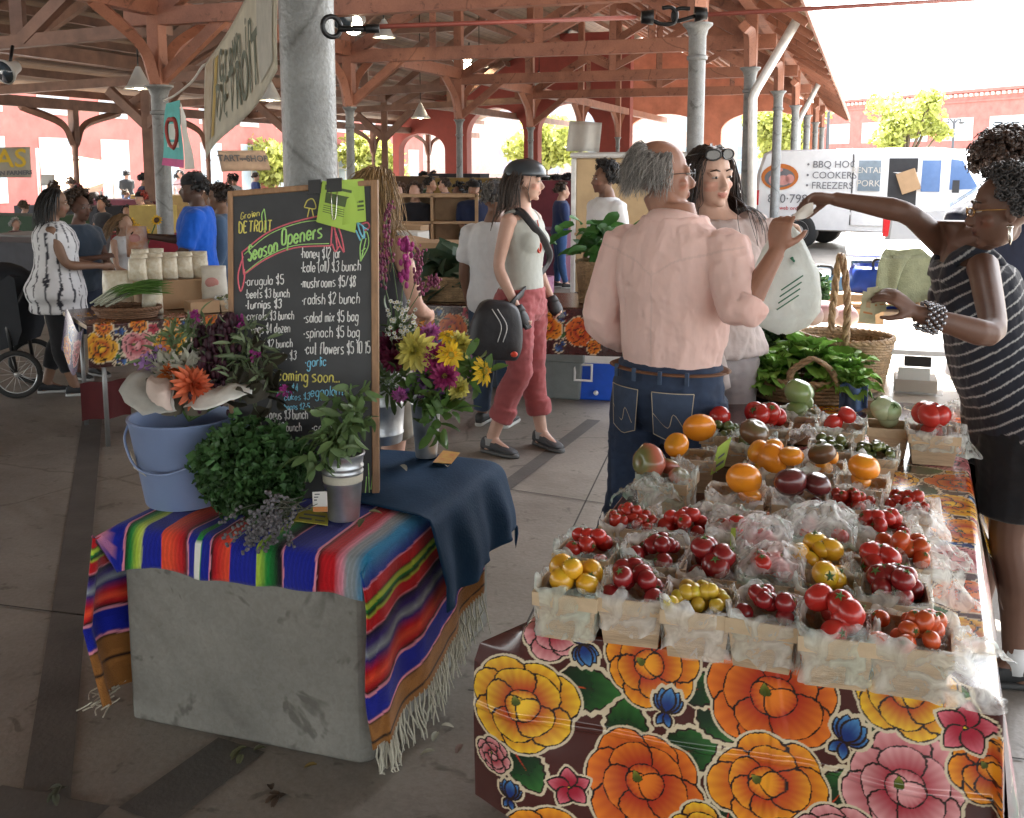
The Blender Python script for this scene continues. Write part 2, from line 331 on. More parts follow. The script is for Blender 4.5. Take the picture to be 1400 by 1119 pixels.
for k, s in enumerate(SB):
    p = sn(s, NB); column(p[0], p[1], 3.0, .085, mIron, ['grey iron column behind the dark haired woman and the man in pink', 'grey column with white downpipe beside the parking lane', 'third grey column along the open side of shed', 'fourth grey column beside the white van', 'fifth grey column along the parking side', 'sixth grey column along the parking side', 'last grey column at the far end of parking side'][k])
for k, s in enumerate(SA):
    p = sn(s, NA); column(p[0], p[1], 2.6, .1 if k == 0 else .07, mIron, ['grey column behind the man in blue t-shirt', 'grey column just right of the big banner column', 'thin grey column left of the first red arch', 'thin grey column between the two red arches', 'thin grey column before the hanging white cloth', 'deepest grey column of the inner row'][k], 6.55, bw=.75 if k else 1.0)
for k in range(7):
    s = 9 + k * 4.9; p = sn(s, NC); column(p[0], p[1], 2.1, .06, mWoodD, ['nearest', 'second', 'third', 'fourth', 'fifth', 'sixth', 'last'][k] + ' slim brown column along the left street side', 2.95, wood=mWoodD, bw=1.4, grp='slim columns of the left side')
# the big column on the concrete block
BIG = (-.665, 3.46)
t = thing('iron_column', 'thick grey painted column rising from the concrete block', 'column', (*BIG, .47), 'iron columns of the shed')
b = MB(); b.lathe([(.0885, .47), (.0885, 4.45)], (*BIG, 0), 32); b.build('shaft', mIron, t, ang=40)
mBlk = mat('black_iron', (.012, .012, .013), .4, m=.4)
mRod = mat('red_rod', (.30, .07, .05), .5)
def hooked(p, d):
    pass
p0 = at(455, 38, 3.22); p1 = at(893, 24, 3.6); p2 = at(1420, -6, 4.2)
t = thing('tie_rod', 'red iron tie rod with black turnbuckle hooks crossing the upper picture', 'tie rod', p0)
b = MB(); b.tube([p0 + A3(.06, 0, 0), p1 - A3(.06, 0, 0)], .0075, 8); b.tube([p1 + A3(.16, 0.02, .01), p2], .0075, 8); b.build('rod', mRod, t)
b = MB()
ring = lambda c, r, rr, e1, e2, a0=0., a1=6.2832, n=20: b.tube([c + r * (math.cos(q) * np.asarray(e1) + math.sin(q) * np.asarray(e2)) for q in np.linspace(a0, a1, n)], rr, 8)
ring(p0 + A3(.0, -.02, 0), .03, .008, (.8, .6, 0), (0, 0, 1)); b.tube([p0 + A3(.02, -.01, -.005), p0 + A3(.11, 0, -.004)], .009, 8); b.tube([p0 + A3(.10, 0, -.003), p0 + A3(.14, 0, -.003)], .014, 8)
b.build('column_hook', mBlk, t)
b = MB()
b.tube([p1 - A3(.04, 0, 0), p1 + A3(.0, 0, 0)], [.02, .026], 10); b.tube([p1 + A3(.14, 0, .01), p1 + A3(.18, 0, .012)], [.026, .02], 10)
b.tube(bez([p1 + A3(0, 0, -.012), p1 + A3(.03, 0, -.022), p1 + A3(.07, 0, -.018), p1 + A3(.078, 0, .012), p1 + A3(.06, 0, .032), p1 + A3(.03, 0, .03)], 6), .007, 8)
b.tube(bez([p1 + A3(.14, 0, .004), p1 + A3(.10, 0, -.008), p1 + A3(.072, 0.01, -.01), p1 + A3(.07, .01, .018), p1 + A3(.09, .01, .03), p1 + A3(.125, .01, .03)], 6), .007, 8)
b.build('turnbuckle', mBlk, t)
# downpipes
for pts, lab in (([at(1029, 330, 14.6), at(1029, 135, 14.6), at(1033, 124, 14.6), at(1096, 17, 13.9)], 'white downpipe slanting from the eave to the second column'), ([at(1091, 250, 26.5), at(1091, 172, 26.5), at(1095, 160, 26.5), at(1124, 106, 25.6)], 'smaller white downpipe further along the eave')):
    pts[0][2] = 0
    b = MB(); b.tube(np.array(pts), .065, 12); tag(b.build('downpipe', mGalv), lab, 'downpipe', 'white downpipes')
# red brick arcade walls
mBrick = mat('red_painted_brick', (.34, .065, .045), .7, var=.25, vs=3, bump=.3, bs=30, c2=(.26, .055, .04))
mPlaster = mat('salmon_plaster', (.5, .2, .13), .7, var=.2, vs=2)
def arcade(name, lab, s, n0, n1, ztop, arches, m, th=.5, z0=0., prof=None):
    # wall in the n-z plane with real arched openings, arches: (centre n, half width, spring z)
    xs = []; N_ = 24
    o = thing(name, lab, 'wall', sn(s, (n0 + n1) / 2, 0)); b = MB()
    def quad(na, za0, nb, zb0, za1, zb1):
        f = [sn(s, na, za0), sn(s, nb, zb0), sn(s, nb, zb1), sn(s, na, za1)]; k = [q + Bv * th for q in f]
        b.add(f + k, [(0, 1, 2, 3), (7, 6, 5, 4), (0, 4, 5, 1), (2, 6, 7, 3), (0, 3, 7, 4), (1, 2, 6, 5)])
    top = prof or (lambda n: ztop); cur = n0
    for cn, hw, zs, rz in arches:
        quad(cur, z0, cn - hw, z0, top(cur), top(cn - hw))
        for i in range(N_):
            a = math.pi * (1 - i / N_); c = math.pi * (1 - (i + 1) / N_); na, nb = cn + hw * math.cos(a), cn + hw * math.cos(c)
            quad(na, zs + rz * math.sin(a), nb, zs + rz * math.sin(c), top(na), top(nb))
        cur = cn + hw
    quad(cur, z0, n1, z0, top(cur), top(n1)); b.build('masonry', m, o, smooth=False); return o
# ---------------------------------------------------------------- brick walls closing the shed
roofz = lambda n: (RZ - (n - RNn) * (RZ - 3.98) / (NB - RNn) if n > RNn else 3.2 + (n - NC + .8) * (RZ - 3.2) / (RNn - NC + .8)) - .02
def solid_part(b, o, nm, m): return b.build(nm, m, o, smooth=False)
arcade('brick_arcade', 'tall red painted brick wall with round arches inside the shed', 36.6, -17.2, -8.0, 0, [(-16.0, .95, 2.2, .65), (-13.05, 1.12, 2.75, 1.0), (-10.3, 1.1, 2.8, 1.05)], mBrick, prof=lambda n: 5.0 if n < -14.4 else 6.3)
arcade('gable_wall', 'salmon plaster end wall with wide flat arched openings', 43.4, -9.9, -1.7, 0, [(-8.0, 1.55, 3.0, .75), (-3.95, 1.75, 3.0, .8)], mPlaster, prof=lambda n: roofz(n) - .1, th=.35)
mLamp = mat('bulb_glow', (1, .9, .7), .4, emit=(1, .85, .6, 14)); mLampS = mat('lamp_shade_enamel', (.5, .5, .47), .35, var=.1); mGlass = mat('dark_glass', (.05, .07, .09), .06, var=.1, spec=.7)
def pendant(px, py, d, ztop, lab, sz=.16):
    p = at(px, py, d); t = thing('pendant_lamp', lab, 'lamp', p, 'pendant lamps under the roof')
    b = MB(); b.lathe([(.03, .75 * sz * 2), (.06, .6 * sz * 2), (.75 * sz, .28 * sz), (sz, 0), (sz * .97, .0), (.7 * sz, .26 * sz), (.02, .55 * sz * 2)], p, 20, cap=False); b.build('lamp_shade', mLampS, t)
    b = MB(); b.ell(p + A3(0, 0, .35 * sz), sz * .4); b.build('bulb', mLamp, t)
    b = MB(); b.tube([p + A3(0, 0, sz * 1.45), A3(p[0], p[1], ztop)], .01, 6); b.build('cord', mBlk, t)
pendant(190, 122, 14.5, 5.0, 'lit grey pendant lamp left of the banner', .2); pendant(369, 138, 15.5, 5, 'grey pendant lamp beside the right end of the banner', .2)
pendant(575, 162, 24, 6.2, 'bell shaped pendant lamp above the helmeted woman', .23); pendant(655, 92, 27, 6, 'high pendant lamp among the floodlights near the brick wall', .25); pendant(737, 118, 29, 6, 'pendant lamp before the second brick arch', .25); pendant(525, 52, 16, 6, 'high pendant lamp beside the big column', .18)
def flood(px, py, d, lab, on_=True):
    p = at(px, py, d); t = thing('floodlight', lab, 'floodlight', p, 'floodlights on the trusses')
    M = frame((-.35, -.85, -.4)); b = MB(); b.lathe([(.02, -.16), (.07, -.14), (.09, -.05), (.15, .05), (.16, .08)], p, 16, M=M); b.build('housing', mLampS, t)
    b = MB(); b.lathe([(.002, .075), (.14, .083), (.001, .10)], p, 16, M=M, cap=False); b.build('lens', mLamp if on_ else mGlass, t)
    b = MB(); b.tube([p, p + A3(.02, .1, .3)], .02, 6); b.build('bracket', mBlk, t)
for a in ((470, 22, 12.5, 'unlit floodlight behind the hook of the big column', False), (486, 30, 13, 'lit floodlight beside the big column'), (640, 76, 25, 'lit floodlight in the middle of the truss cluster'), (627, 78, 25.4, 'unlit floodlight left in the truss cluster', False), (641, 92, 25.2, 'lit floodlight lowest of the truss cluster'), (735, 112, 29, 'unlit floodlight before the second arch', False), (12, 96, 13, 'small floodlight on the far left truss', False)): flood(*a)
# ---------------------------------------------------------------- buildings across the streets
mBr2 = mat('street_brick', (.40, .12, .10), .8, var=.2, vs=1.5, bump=.1); mTrim = mat('pale_stone_trim', (.62, .58, .52), .7); mWin = mat('window_glass_pale', (.35, .42, .47), .12, var=.3, vs=.6); mWhiteB = mat('pale_blue_tower', (.55, .62, .66), .5, var=.05)
def facade(name, lab, A, Bp, z1, rows, nw, wfrac=.66, m=mBr2, thick=6, z0=0, cornice=True):
    A = np.asarray(A, float); Bp = np.asarray(Bp, float); L = np.linalg.norm(Bp - A); e = (Bp - A) / L; nrm = np.array([e[1], -e[0], 0])
    if np.dot(nrm, -(A + Bp) / 2) < 0: nrm = -nrm
    t = thing(name, lab, 'building', (A + Bp) / 2); pt = lambda a, z, o=0.: A + e * a + nrm * o + A3(0, 0, z)
    def bx(nm, a0, a1, za, zb, o0, o1, mm):
        b = MB(); f = [pt(a0, za, o1), pt(a1, za, o1), pt(a1, zb, o1), pt(a0, zb, o1)]; k = [pt(a0, za, o0), pt(a1, za, o0), pt(a1, zb, o0), pt(a0, zb, o0)]
        b.add(f + k, [(0, 1, 2, 3), (7, 6, 5, 4), (0, 4, 5, 1), (1, 5, 6, 2), (2, 6, 7, 3), (3, 7, 4, 0)]); return b.build(nm, mm, t, smooth=False)
    bx('wall', 0, L, z0, z1, -thick, 0, m)
    if cornice:
        bx('cornice', -.2, L + .2, z1 + .003, z1 + .3, -.6, .35, m); bx('string_course', -.1, L + .1, z1 - 1.0, z1 - .8, .003, .12, m)
        b = MB()
        for i in range(int(L / .7)): b.box(pt(.35 + i * .7, z1 - .25, .12), (.34, .34, .3), rz=math.atan2(e[1], e[0]))
        b.build('dentil_band', mTrim, t, smooth=False)
    n_ = 0
    for za, zb in rows:
        for i in range(nw):
            c = (i + .5) * L / nw; hw = L / nw * wfrac / 2
            if n_ < 90:
                f = bx('window', c - hw, c + hw, za, zb, -.1, .03, mTrim); b = MB()
                for q in (0, 1):
                    for r_ in range(2):
                        x0 = c - hw + .06 + q * hw; zz = za + .06 + r_ * (zb - za) / 2; b.add([pt(x0, zz, .04), pt(x0 + hw - .1, zz, .04), pt(x0 + hw - .1, zz + (zb - za) / 2 - .1, .04), pt(x0, zz + (zb - za) / 2 - .1, .04)], [(0, 1, 2, 3)])
                ORG[f.name] = ORG[t.name]; b.build('pane', mWin, f, smooth=False)
            n_ += 1
    return t
facade('brick_warehouse', 'long red brick warehouse with rows of large windows across the parking lot', (32, 152, 0), (62, 82, 0), 9.3, [(1.2, 3.4), (4.3, 6.7)], 12)
facade('pale_tower', 'pale blue building rising behind the brick warehouse', (62, 150, 0), (95, 120, 0), 17, [], 0, m=mWhiteB, cornice=False)
facade('street_building', 'red brick shop building with pale window surrounds along the left street', sn(16, -27), sn(62, -27), 9.5, [(.4, 2.6), (3.4, 5.6)], 15, .5)
facade('end_building', 'pale brick building closing the street beyond the brick arches', sn(75, -50), sn(75, -6), 9, [(1, 3), (4, 6.4)], 12, .5, m=mat('pale_brick', (.55, .45, .38), .8))
# ---------------------------------------------------------------- trees outside
mBark = mat('bark', (.12, .09, .06), .9); mLeafY = mat('sunlit_leaves', (.40, .43, .12), .6, col=True, thin=.4, bump=0);  # leaf colour raised to paint in the overexposed sunlight
def tree(px, pyt, d, rad, lab, dark=1.):
    p = on(px, 300); p = at(px, 226, d); p[2] = 0; top = at(px, pyt, d)[2]; t = thing('street_tree', lab, 'tree', p, 'street trees outside the shed')
    b = MB(); b.tube([p, p + A3(.05, 0, top * .35), p + A3(0, .1, top * .75)], [.16, .12, .04], 8)
    q = np.random.RandomState(int(px)); cl = []
    for i in range(16):
        a = q.rand() * 6.28; r = rad * (.25 + .7 * q.rand()); z = top * (.42 + .5 * q.rand()); c = p + A3(math.cos(a) * r * .8, math.sin(a) * r * .8, z); c[2] = min(c[2], top - .3); cl.append((c, rad * (.25 + .25 * q.rand())))
        b.tube(bez([p + A3(0, 0, top * .3), (p + c) / 2 + A3(0, 0, top * .1), c], 3), [.06] * 6 + [.02] , 5)
    b.build('trunk', mBark, t); b = MB()
    for c, r in cl:
        n = 170; dv = q.normal(size=(n, 3)); dv /= np.linalg.norm(dv, axis=1)[:, None]; P = c + dv * r * (q.rand(n, 1) ** .4) * [1, 1, .8]
        a1 = q.normal(size=(n, 3)); a1 /= np.linalg.norm(a1, axis=1)[:, None]; a2 = np.cross(a1, q.normal(size=(n, 3))); a2 /= np.linalg.norm(a2, axis=1)[:, None]; sz = .16 * rad / 2
        V = np.stack([P - a1 * sz, P + a2 * sz * .6, P + a1 * sz, P - a2 * sz * .6], 1).reshape(-1, 3); sh = (.6 + .7 * q.rand(n)) * dark
        b.add(V, [(4 * i, 4 * i + 1, 4 * i + 2, 4 * i + 3) for i in range(n)], np.repeat(np.stack([sh, sh, sh * .9], 1), 4, 0))
    b.build('crown', mLeafY, t)
tree(1238, 118, 60, 2.4, 'yellow green tree standing before the brick warehouse'); tree(1075, 140, 62, 2.6, 'tree seen between the columns of the open side')
tree(745, 165, 62, 3, 'bright tree seen through the second brick arch'); tree(370, 195, 50, 2.2, 'leafy tree beside the tart shop sign'); tree(505, 190, 56, 2.2, 'tree seen through the left low arch'); tree(1160, 205, 66, 1.6, 'small tree behind the lamp post')
mPole = mat('dark_pole', (.08, .08, .085), .5)
for px, d, h, lab in ((1130, 60, 5.3, 'dark lamp post beside the shed eave'), (1301, 70, 4.7, 'twin headed lamp post before the warehouse')):
    p = at(px, 226, d); p[2] = 0; t = thing('street_lamp', lab, 'street lamp', p, 'street lamps'); b = MB(); b.tube([p, p + A3(0, 0, h)], [.12, .08], 8); b.build('pole', mPole, t)
    for q in (-1, 1):
        b = MB(); b.tube(bez([p + A3(0, 0, h * .93), p + A3(q * .3, 0, h), p + A3(q * .5, 0, h * .97)], 4), .05, 6); b.ell(p + A3(q * .5, 0, h * .95), (.2, .2, .12)); b.build('lantern', mPole, t)
# ---------------------------------------------------------------- vehicles
mVan = mat('white_van_paint', (.78, .78, .78), .25, var=.05, coat=.5, bump=0); mTyre = mat('tyre_rubber', (.02, .02, .02), .8); mRim = mat('steel_rim', (.5, .5, .5), .35, m=.6); mTail = mat('red_tail_lamp', (.5, .01, .015), .2, bump=0)
mGlassV = mat('van_glass', (.20, .25, .29), .1, bump=0, var=.2); mDark = mat('dark_interior', (.03, .03, .032), .7); mInk = mat('dark_lettering', (.16, .16, .17), .6, bump=0); mBlueG = mat('blue_tinted_glass', (.12, .2, .38), .08, bump=0, var=.1); mCard = mat('cardboard', (.42, .27, .15), .75, var=.12, vs=4)  # van glass and lettering lightened to paint in washed-out glare
def vehicle(name, lab, cat, p, ang, prof, wd, glass, wheels, wr, extra=None, tilt=.06):
    t = thing(name, lab, cat, (p[0], p[1], 0)); M = rotz(ang); p = A3(p[0], p[1], 0)
    L2W = lambda x, y, z: p + M @ A3(x, y, z)
    hb = [max(0, z - 1.0) * tilt * 1.6 for _, z in prof]; rings = []
    for f in (-1, -.93, .93, 1):
        k = 1 if abs(f) < 1 else .965; cx = sum(x for x, _ in prof) / len(prof); cz = sum(z for _, z in prof) / len(prof)
        rings.append([L2W(cx + (x - cx) * k, f * (wd / 2 - h), cz + (z - cz) * k) for (x, z), h in zip(prof, hb)])
    b = MB(); b.loft(rings); b.build('body', mVan, t, ang=35)
    ys = lambda z: wd / 2 - max(0, z - 1.0) * tilt * 1.6
    for nm, poly, m in glass:
        for sd in (-1, 1):
            P = [L2W(x, sd * (ys(z) + .006), z) for x, z in poly]; Q = [L2W(x, sd * (ys(z) - .01), z) for x, z in poly]; n = len(P)
            b = MB(); b.add(P + Q, [tuple(range(n)) if sd < 0 else tuple(range(n))[::-1]] + [(i, i + n, (i + 1) % n + n, (i + 1) % n) for i in range(n)]); b.build(nm, m, t, smooth=False)
    for x in wheels:
        for sd in (-1, 1):
            c = L2W(x, sd * (wd / 2 - .1), wr); Mw = M @ np.array([[1, 0, 0], [0, 0, sd], [0, 1, 0]], float)
            b = MB(); b.lathe([(wr * .6, -.1), (wr * .95, -.1), (wr, -.06), (wr, .07), (wr * .94, .11), (wr * .62, .115)], c, 28, M=Mw); w_ = b.build('wheel', mTyre, t)
            ORG[w_.name] = ORG[t.name]; b = MB(); b.lathe([(wr * .62, .105), (wr * .55, .118), (wr * .5, .09), (wr * .2, .125), (.01, .13)], c, 24, M=Mw); b.build('rim', mRim, w_)
    return t, L2W, ys
# van: x towards its nose, side -y faces the market
vp = [(-2.45, .45), (-2.5, .9), (-2.47, 1.5), (-2.36, 1.88), (-2.2, 1.95), (.9, 1.98), (1.2, 1.93), (1.75, 1.32), (2.55, 1.14), (2.75, 1.0), (2.78, .5), (2.6, .36), (-2.3, .36)]
van, L2W, ys = vehicle('cargo_van', 'white cargo van with black phone number lettering and open side door', 'van', (7.55, 20.75), math.atan2(-2.6, 4.1), vp, 1.95,
    [('side_window', [(-.42, 1.18), (.02, 1.18), (.02, 1.74), (-.42, 1.74)], mGlassV), ('window', [(.72, 1.16), (1.05, 1.16), (1.05, 1.74), (.72, 1.74)], mBlueG), ('front_window', [(1.22, 1.2), (1.72, 1.22), (1.42, 1.74), (1.22, 1.76)], mBlueG)], [-1.55, 1.85], .36)
ex = L2W(1, 0, 0) - L2W(0, 0, 0); ez = A3(0, 0, 1); side = lambda x, z, o=.012: L2W(x, -(ys(z) + o), z)
def panel(nm, x0, x1, z0, z1, m, o=.012, par=None):
    b = MB(); b.add([side(x0, z0, o), side(x1, z0, o), side(x1, z1, o), side(x0, z1, o), side(x0, z0, o - .02), side(x1, z0, o - .02), side(x1, z1, o - .02), side(x0, z1, o - .02)], [(0, 1, 2, 3), (0, 4, 5, 1), (1, 5, 6, 2), (2, 6, 7, 3), (3, 7, 4, 0)]); return b.build(nm, m, par or van, smooth=False)
panel('door_opening_shade', .12, .64, .55, 1.78, mDark, .008)  # flat dark panel stands in for the shaded van interior
d_ = panel('door', -.52, .08, .5, 1.84, mVan, .03); ORG[d_.name] = ORG[van.name]; panel('window', -.43, -.02, 1.16, 1.74, mGlassV, .04, d_); panel('seam', -.56, -.545, .5, 1.86, mDark, .012)
b = MB(); b.box(side(.5, 1.35, .03), (.34, .12, .4), M=rotz(math.atan2(-2.6, 4.1)) @ np.array([[.94, 0, -.34], [0, 1, 0], [.34, 0, .94]])); b.build('cargo_box', mCard, van, smooth=False)
panel('tail_light', -2.47, -2.39, .85, 1.15, mTail, .014); panel('mirror', 1.3, 1.42, 1.15, 1.38, mDark, .2)
ey = side(0, 1.6) - side(0, 1.2); ey /= np.linalg.norm(ey)
for i, (tx, z) in enumerate((('\u2022 BBQ HOGS', 1.66), ('\u2022 COOKERS', 1.45), ('\u2022 FREEZERS', 1.25))): text('lettering', tx, .19, side(-1.45, z, .016), ex, ey, mInk, van, align='LEFT')
text('lettering', '810\u00b7798\u00b72', .25, side(-2.2, .98, .016), ex, ey, mInk, van, align='LEFT'); text('lettering', 'RENTALS', .16, side(-.23, 1.55, .05), ex, ey, mTrim, van); text('lettering', 'PORK', .17, side(-.23, 1.3, .05), ex, ey, mTrim, van); text('lettering', 'web order', .11, side(-1.95, .8, .016), ex, ey, mTail, van, align='LEFT')
def ov(nm, x, z, a, h, m, o):
    b = MB(); P = [side(x, z, o)] + [side(x + a * math.cos(q), z + h * math.sin(q), o) for q in np.linspace(0, 6.2832, 25)[:-1]]; b.add(P, [(0, 1 + i, 1 + (i + 1) % 24) for i in range(24)]); return b.build(nm, m, van, smooth=False)
mOr = mat('orange_paint', (.55, .16, .03), .5, bump=0); mPk = mat('pink_paint', (.6, .28, .25), .5, bump=0)
ov('emblem', -1.98, 1.42, .38, .26, mOr, .014); ov('emblem', -1.98, 1.4, .31, .19, mInk, .017); ov('emblem', -2.1, 1.36, .1, .1, mPk, .02); ov('emblem', -1.9, 1.35, .13, .1, mPk, .02); ov('emblem', -1.77, 1.38, .09, .09, mPk, .02); ov('emblem', -1.98, 1.56, .06, .04, mPk, .02)
cp_ = [(-2.2, .35), (-2.3, .6), (-2.27, .92), (-2.15, 1.02), (-1.5, 1.06), (-.95, 1.45), (-.5, 1.52), (.5, 1.5), (1.2, 1.05), (2.1, .95), (2.3, .7), (2.25, .35)]
car, L2C, yc = vehicle('parked_car', 'white car parked nearest the market with a red tail light', 'car', (7.6, 14.3), math.atan2(-1.2, 3.0), cp_, 1.75, [('side_window', [(-1.25, 1.07), (-.2, 1.07), (-.2, 1.45), (-.8, 1.43)], mGlass), ('side_window', [(-.1, 1.07), (1.0, 1.07), (.45, 1.44), (-.1, 1.45)], mGlass)], [-1.4, 1.4], .32)
[setattr(c_.material_slots[0], 'material', mat('silver_car_paint', (.40, .41, .43), .25, m=.3, var=.05, coat=.5, bump=0)) for c_ in car.children if c_.name.startswith('body')]
for sd in (-1, 1):
    b = MB(); b.box(L2C(-2.27, sd * .68, .8), (.12, .34, .26), rz=math.atan2(-1.2, 3.0)); bevel(b.build('tail_light', mTail, car, smooth=False), .02)
b = MB(); b.box(L2C(-2.3, 0, .5), (.14, 1.5, .16), rz=math.atan2(-1.2, 3.0)); b.build('bumper', mVan, car, smooth=False)
b = MB(); b.box(L2C(-2.32, 0, .78), (.02, .36, .16), rz=math.atan2(-1.2, 3.0)); b.build('number_plate', mTrim, car, smooth=False)
b = MB(); b.add([L2C(-1.48, -.62, 1.085), L2C(-1.48, .62, 1.085), L2C(-.98, .55, 1.44), L2C(-.98, -.55, 1.44)], [(3, 2, 1, 0)]); b.build('rear_window', mGlass, car, smooth=False)
# ---------------------------------------------------------------- hanging banners and signs
mBan = mat('banner_canvas', (.56, .53, .44), .8, var=.12, vs=5, thin=.3); mBanE = mat('banner_old_print', (.33, .24, .14), .8, vs=7, c2=(.5, .45, .36)); mInkG = mat('faded_green_ink', (.10, .12, .085), .8)
ba, bb = at(282, 100, 9.2), at(384, 6, 5.7); z0, z1 = 0, 0
bt = thing('canvas_banner', 'long weathered canvas banner reading Grown in DETROIT hung on a cord', 'banner', (ba + bb) / 2)
AL, BL = at(282, 218, 9.2), at(384, 96, 5.7); AH, BH = at(282, 88, 9.2), at(384, -82, 5.7)
U = np.linspace(0, 1, 40); V_ = np.linspace(0, 1, 16); nb = np.cross(BL - AL, A3(0, 0, 1)); nb /= np.linalg.norm(nb)
if nb[1] > 0: nb = -nb
bp_ = lambda u, v, o=0.: (AL * (1 - u) + BL * u) * (1 - v) + (AH * (1 - u) + BH * u) * v + nb * (.03 * math.sin(u * 7 + v * 2) * (1 - v * .6) + o)
b = MB(); b.grid([[bp_(u, v) for u in U] for v in V_]); o = b.build('canvas', mBan, bt); sm = o.modifiers.new('thick', 'SOLIDIFY'); sm.thickness = .003
def bquad(nm, u0, u1, v0, v1, m):
    b = MB(); b.grid([[bp_(u, v, .006) for u in np.linspace(u0, u1, 14)] for v in np.linspace(v0, v1, 10)]); return b.build(nm, m, bt)
bquad('print_panel', .03, .17, .12, .95, mBanE); bquad('print_panel', .19, .235, .1, .9, mat('ochre_print', (.4, .28, .07), .8)); bquad('print_panel', .80, .97, .1, .92, mat('grey_print', (.4, .39, .34), .8, vs=9))
eu = (BL - AL) / np.linalg.norm(BL - AL)
def bword(s, size, u0, u1, v, m, sh=0):
    for i, ch in enumerate(s):
        if ch != ' ': u = u0 + (u1 - u0) * (i + .5) / len(s); text('lettering', ch, size, bp_(u, v + sh * (i % 2), .008), eu, A3(0, 0, 1), m, bt, bold=.006)
bword('DETROIT', .46, .25, .80, .34, mInkG); bword('Grown', .34, .26, .58, .72, mInkG, .04); bword('in', .3, .62, .74, .68, mInkG); 
b = MB(); b.tube(bez([at(224, 138, 12.6), at(240, 130, 11), at(262, 112, 10), at(276, 92, 9.3), AH], 5), .012, 6); b.tube([BH, BH + A3(.15, -.3, .1)], .012, 6); b.build('cord', mTrim, bt)
mTeal = mat('teal_print', (.10, .42, .42), .7, thin=.3); mPink2 = mat('pink_print', (.55, .08, .25), .7); mWhiteP = mat('white_paper', (.78, .77, .73), .7, var=.05, thin=.25)
t = thing('pennant', 'teal and pink printed pennant hanging from the banner cord', 'banner', at(238, 180, 11.4)); q = [at(227, 142, 11.6), at(246, 137, 11.2), at(251, 230, 11.2), at(221, 226, 11.6)]
lp = lambda u, v, o=0: (q[0] * (1 - u) + q[1] * u) * (1 - v) + (q[3] * (1 - u) + q[2] * u) * v + A3(.0, -o - .03 * math.sin(v * 6), 0)
def pq(nm, u0, u1, v0, v1, m, o): b = MB(); b.grid([[lp(u, v, o) for u in np.linspace(u0, u1, 6)] for v in np.linspace(v1, v0, 14)]); return b.build(nm, m, t)
pq('cloth', 0, 1, 0, 1, mTeal, 0); pq('border', 0, 1, .88, 1, mPink2, .006); b = MB(); b.tube([lp(.5 + .3 * math.cos(a), .5 + .22 * math.sin(a) - .08 * abs(math.cos(a)), .012) for a in np.linspace(0, 6.28, 18)], .025, 5); b.build('print', mat('red_print', (.4, .06, .05), .7), t); pq('print', .2, .8, .62, .7, mWhiteP, .008); pq('print', .3, .7, .34, .58, mWhiteP, .006)
t = thing('paper_streamer', 'narrow white paper sheet hanging beside the teal pennant', 'banner', at(258, 190, 11.2)); q = [at(247, 140, 11.2), at(254, 160, 11.2), at(266, 231, 11.1), at(252, 232, 11.1)]; b = MB(); b.grid([[lp(u, v) for u in np.linspace(0, 1, 5)] for v in np.linspace(1, 0, 12)]); b.build('sheet', mWhiteP, t)
def flatsign(name, lab, c4, m, lines, cat='sign', edge=None, sag=0.):
    q = [np.asarray(x, float) for x in c4]; t = thing(name, lab, cat, sum(q) / 4); e1 = q[1] - q[0]; W = np.linalg.norm(e1); e1 = e1 / W; e2 = q[0] - q[3]; Hh = np.linalg.norm(e2); e2 = e2 / Hh
    f = lambda u, v: (q[3] * (1 - u) + q[2] * u) * (1 - v) + (q[0] * (1 - u) + q[1] * u) * v
    nn = np.cross(e1, e2); b = MB(); b.grid([[f(u, v) - nn * sag * math.sin(u * 9) for u in np.linspace(0, 1, 12)] for v in np.linspace(0, 1, 6)]); o = b.build('sheet', m, t); sm = o.modifiers.new('thick', 'SOLIDIFY'); sm.thickness = .01
    for tx, u, v, sz, mm in lines: text('lettering', tx, sz * Hh, f(u, v), e1, e2, mm, t, off=.012 + sag, bold=.004)
    return t
mYel = mat('yellow_letter', (.75, .5, .02), .5, bump=0)
flatsign('stall_sign', 'patchwork sign with big yellow letters at the left edge', [at(-60, 203, 13), at(41, 201, 13.4), at(43, 243, 13.4), at(-60, 243, 13)], mBan, [('\u00d1AS', .58, .6, .9, mYel), ('MICHIGAN FARMERS', .62, .14, .2, mInk)])
flatsign('stall_sign', 'tan TART SHOP sign hanging right of the banner', [at(297, 206, 17), at(362, 206, 17), at(370, 233, 17), at(303, 235, 17)], mat('kraft_canvas', (.55, .40, .30), .8), [('TART', .22, .62, .42, mInk), ('open', .52, .6, .18, mInk), ('SHOP', .8, .58, .40, mInk)], sag=.02)
flatsign('paper_notice', 'white paper notice taped to a slim brown column', [at(56, 239, 18), at(74, 239, 18), at(74, 254, 18), at(56, 254, 18)], mWhiteP, [], 'notice')
flatsign('hanging_cloth', 'pale translucent cloth sheet hanging before the end wall', [at(779, 165, 27), at(823, 168, 27), at(819, 208, 27), at(774, 207, 27)], mWhiteP, [], 'cloth', sag=.08)
# awning tent left
mTent = mat('tan_tent_cloth', (.55, .36, .22), .8, thin=.35)
t = thing('canopy_tent', 'sunlit tan canopy tent on the left street', 'tent', at(100, 300, 26)); q = [at(50, 203, 25), at(153, 222, 27), at(138, 262, 24), at(66, 268, 23)]; b = MB(); b.grid([[(q[3] * (1 - u) + q[2] * u) * (1 - v) + (q[0] * (1 - u) + q[1] * u) * v - A3(0, 0, .15 * math.sin(u * 3.1) * math.sin(v * 3.1)) for u in np.linspace(0, 1, 9)] for v in np.linspace(0, 1, 9)]); b.build('canopy', mTent, t)
for k in range(4): b = MB(); b.tube([q[k], A3(q[k][0], q[k][1], 0)], .03, 6); b.build('pole', mGalv, t)
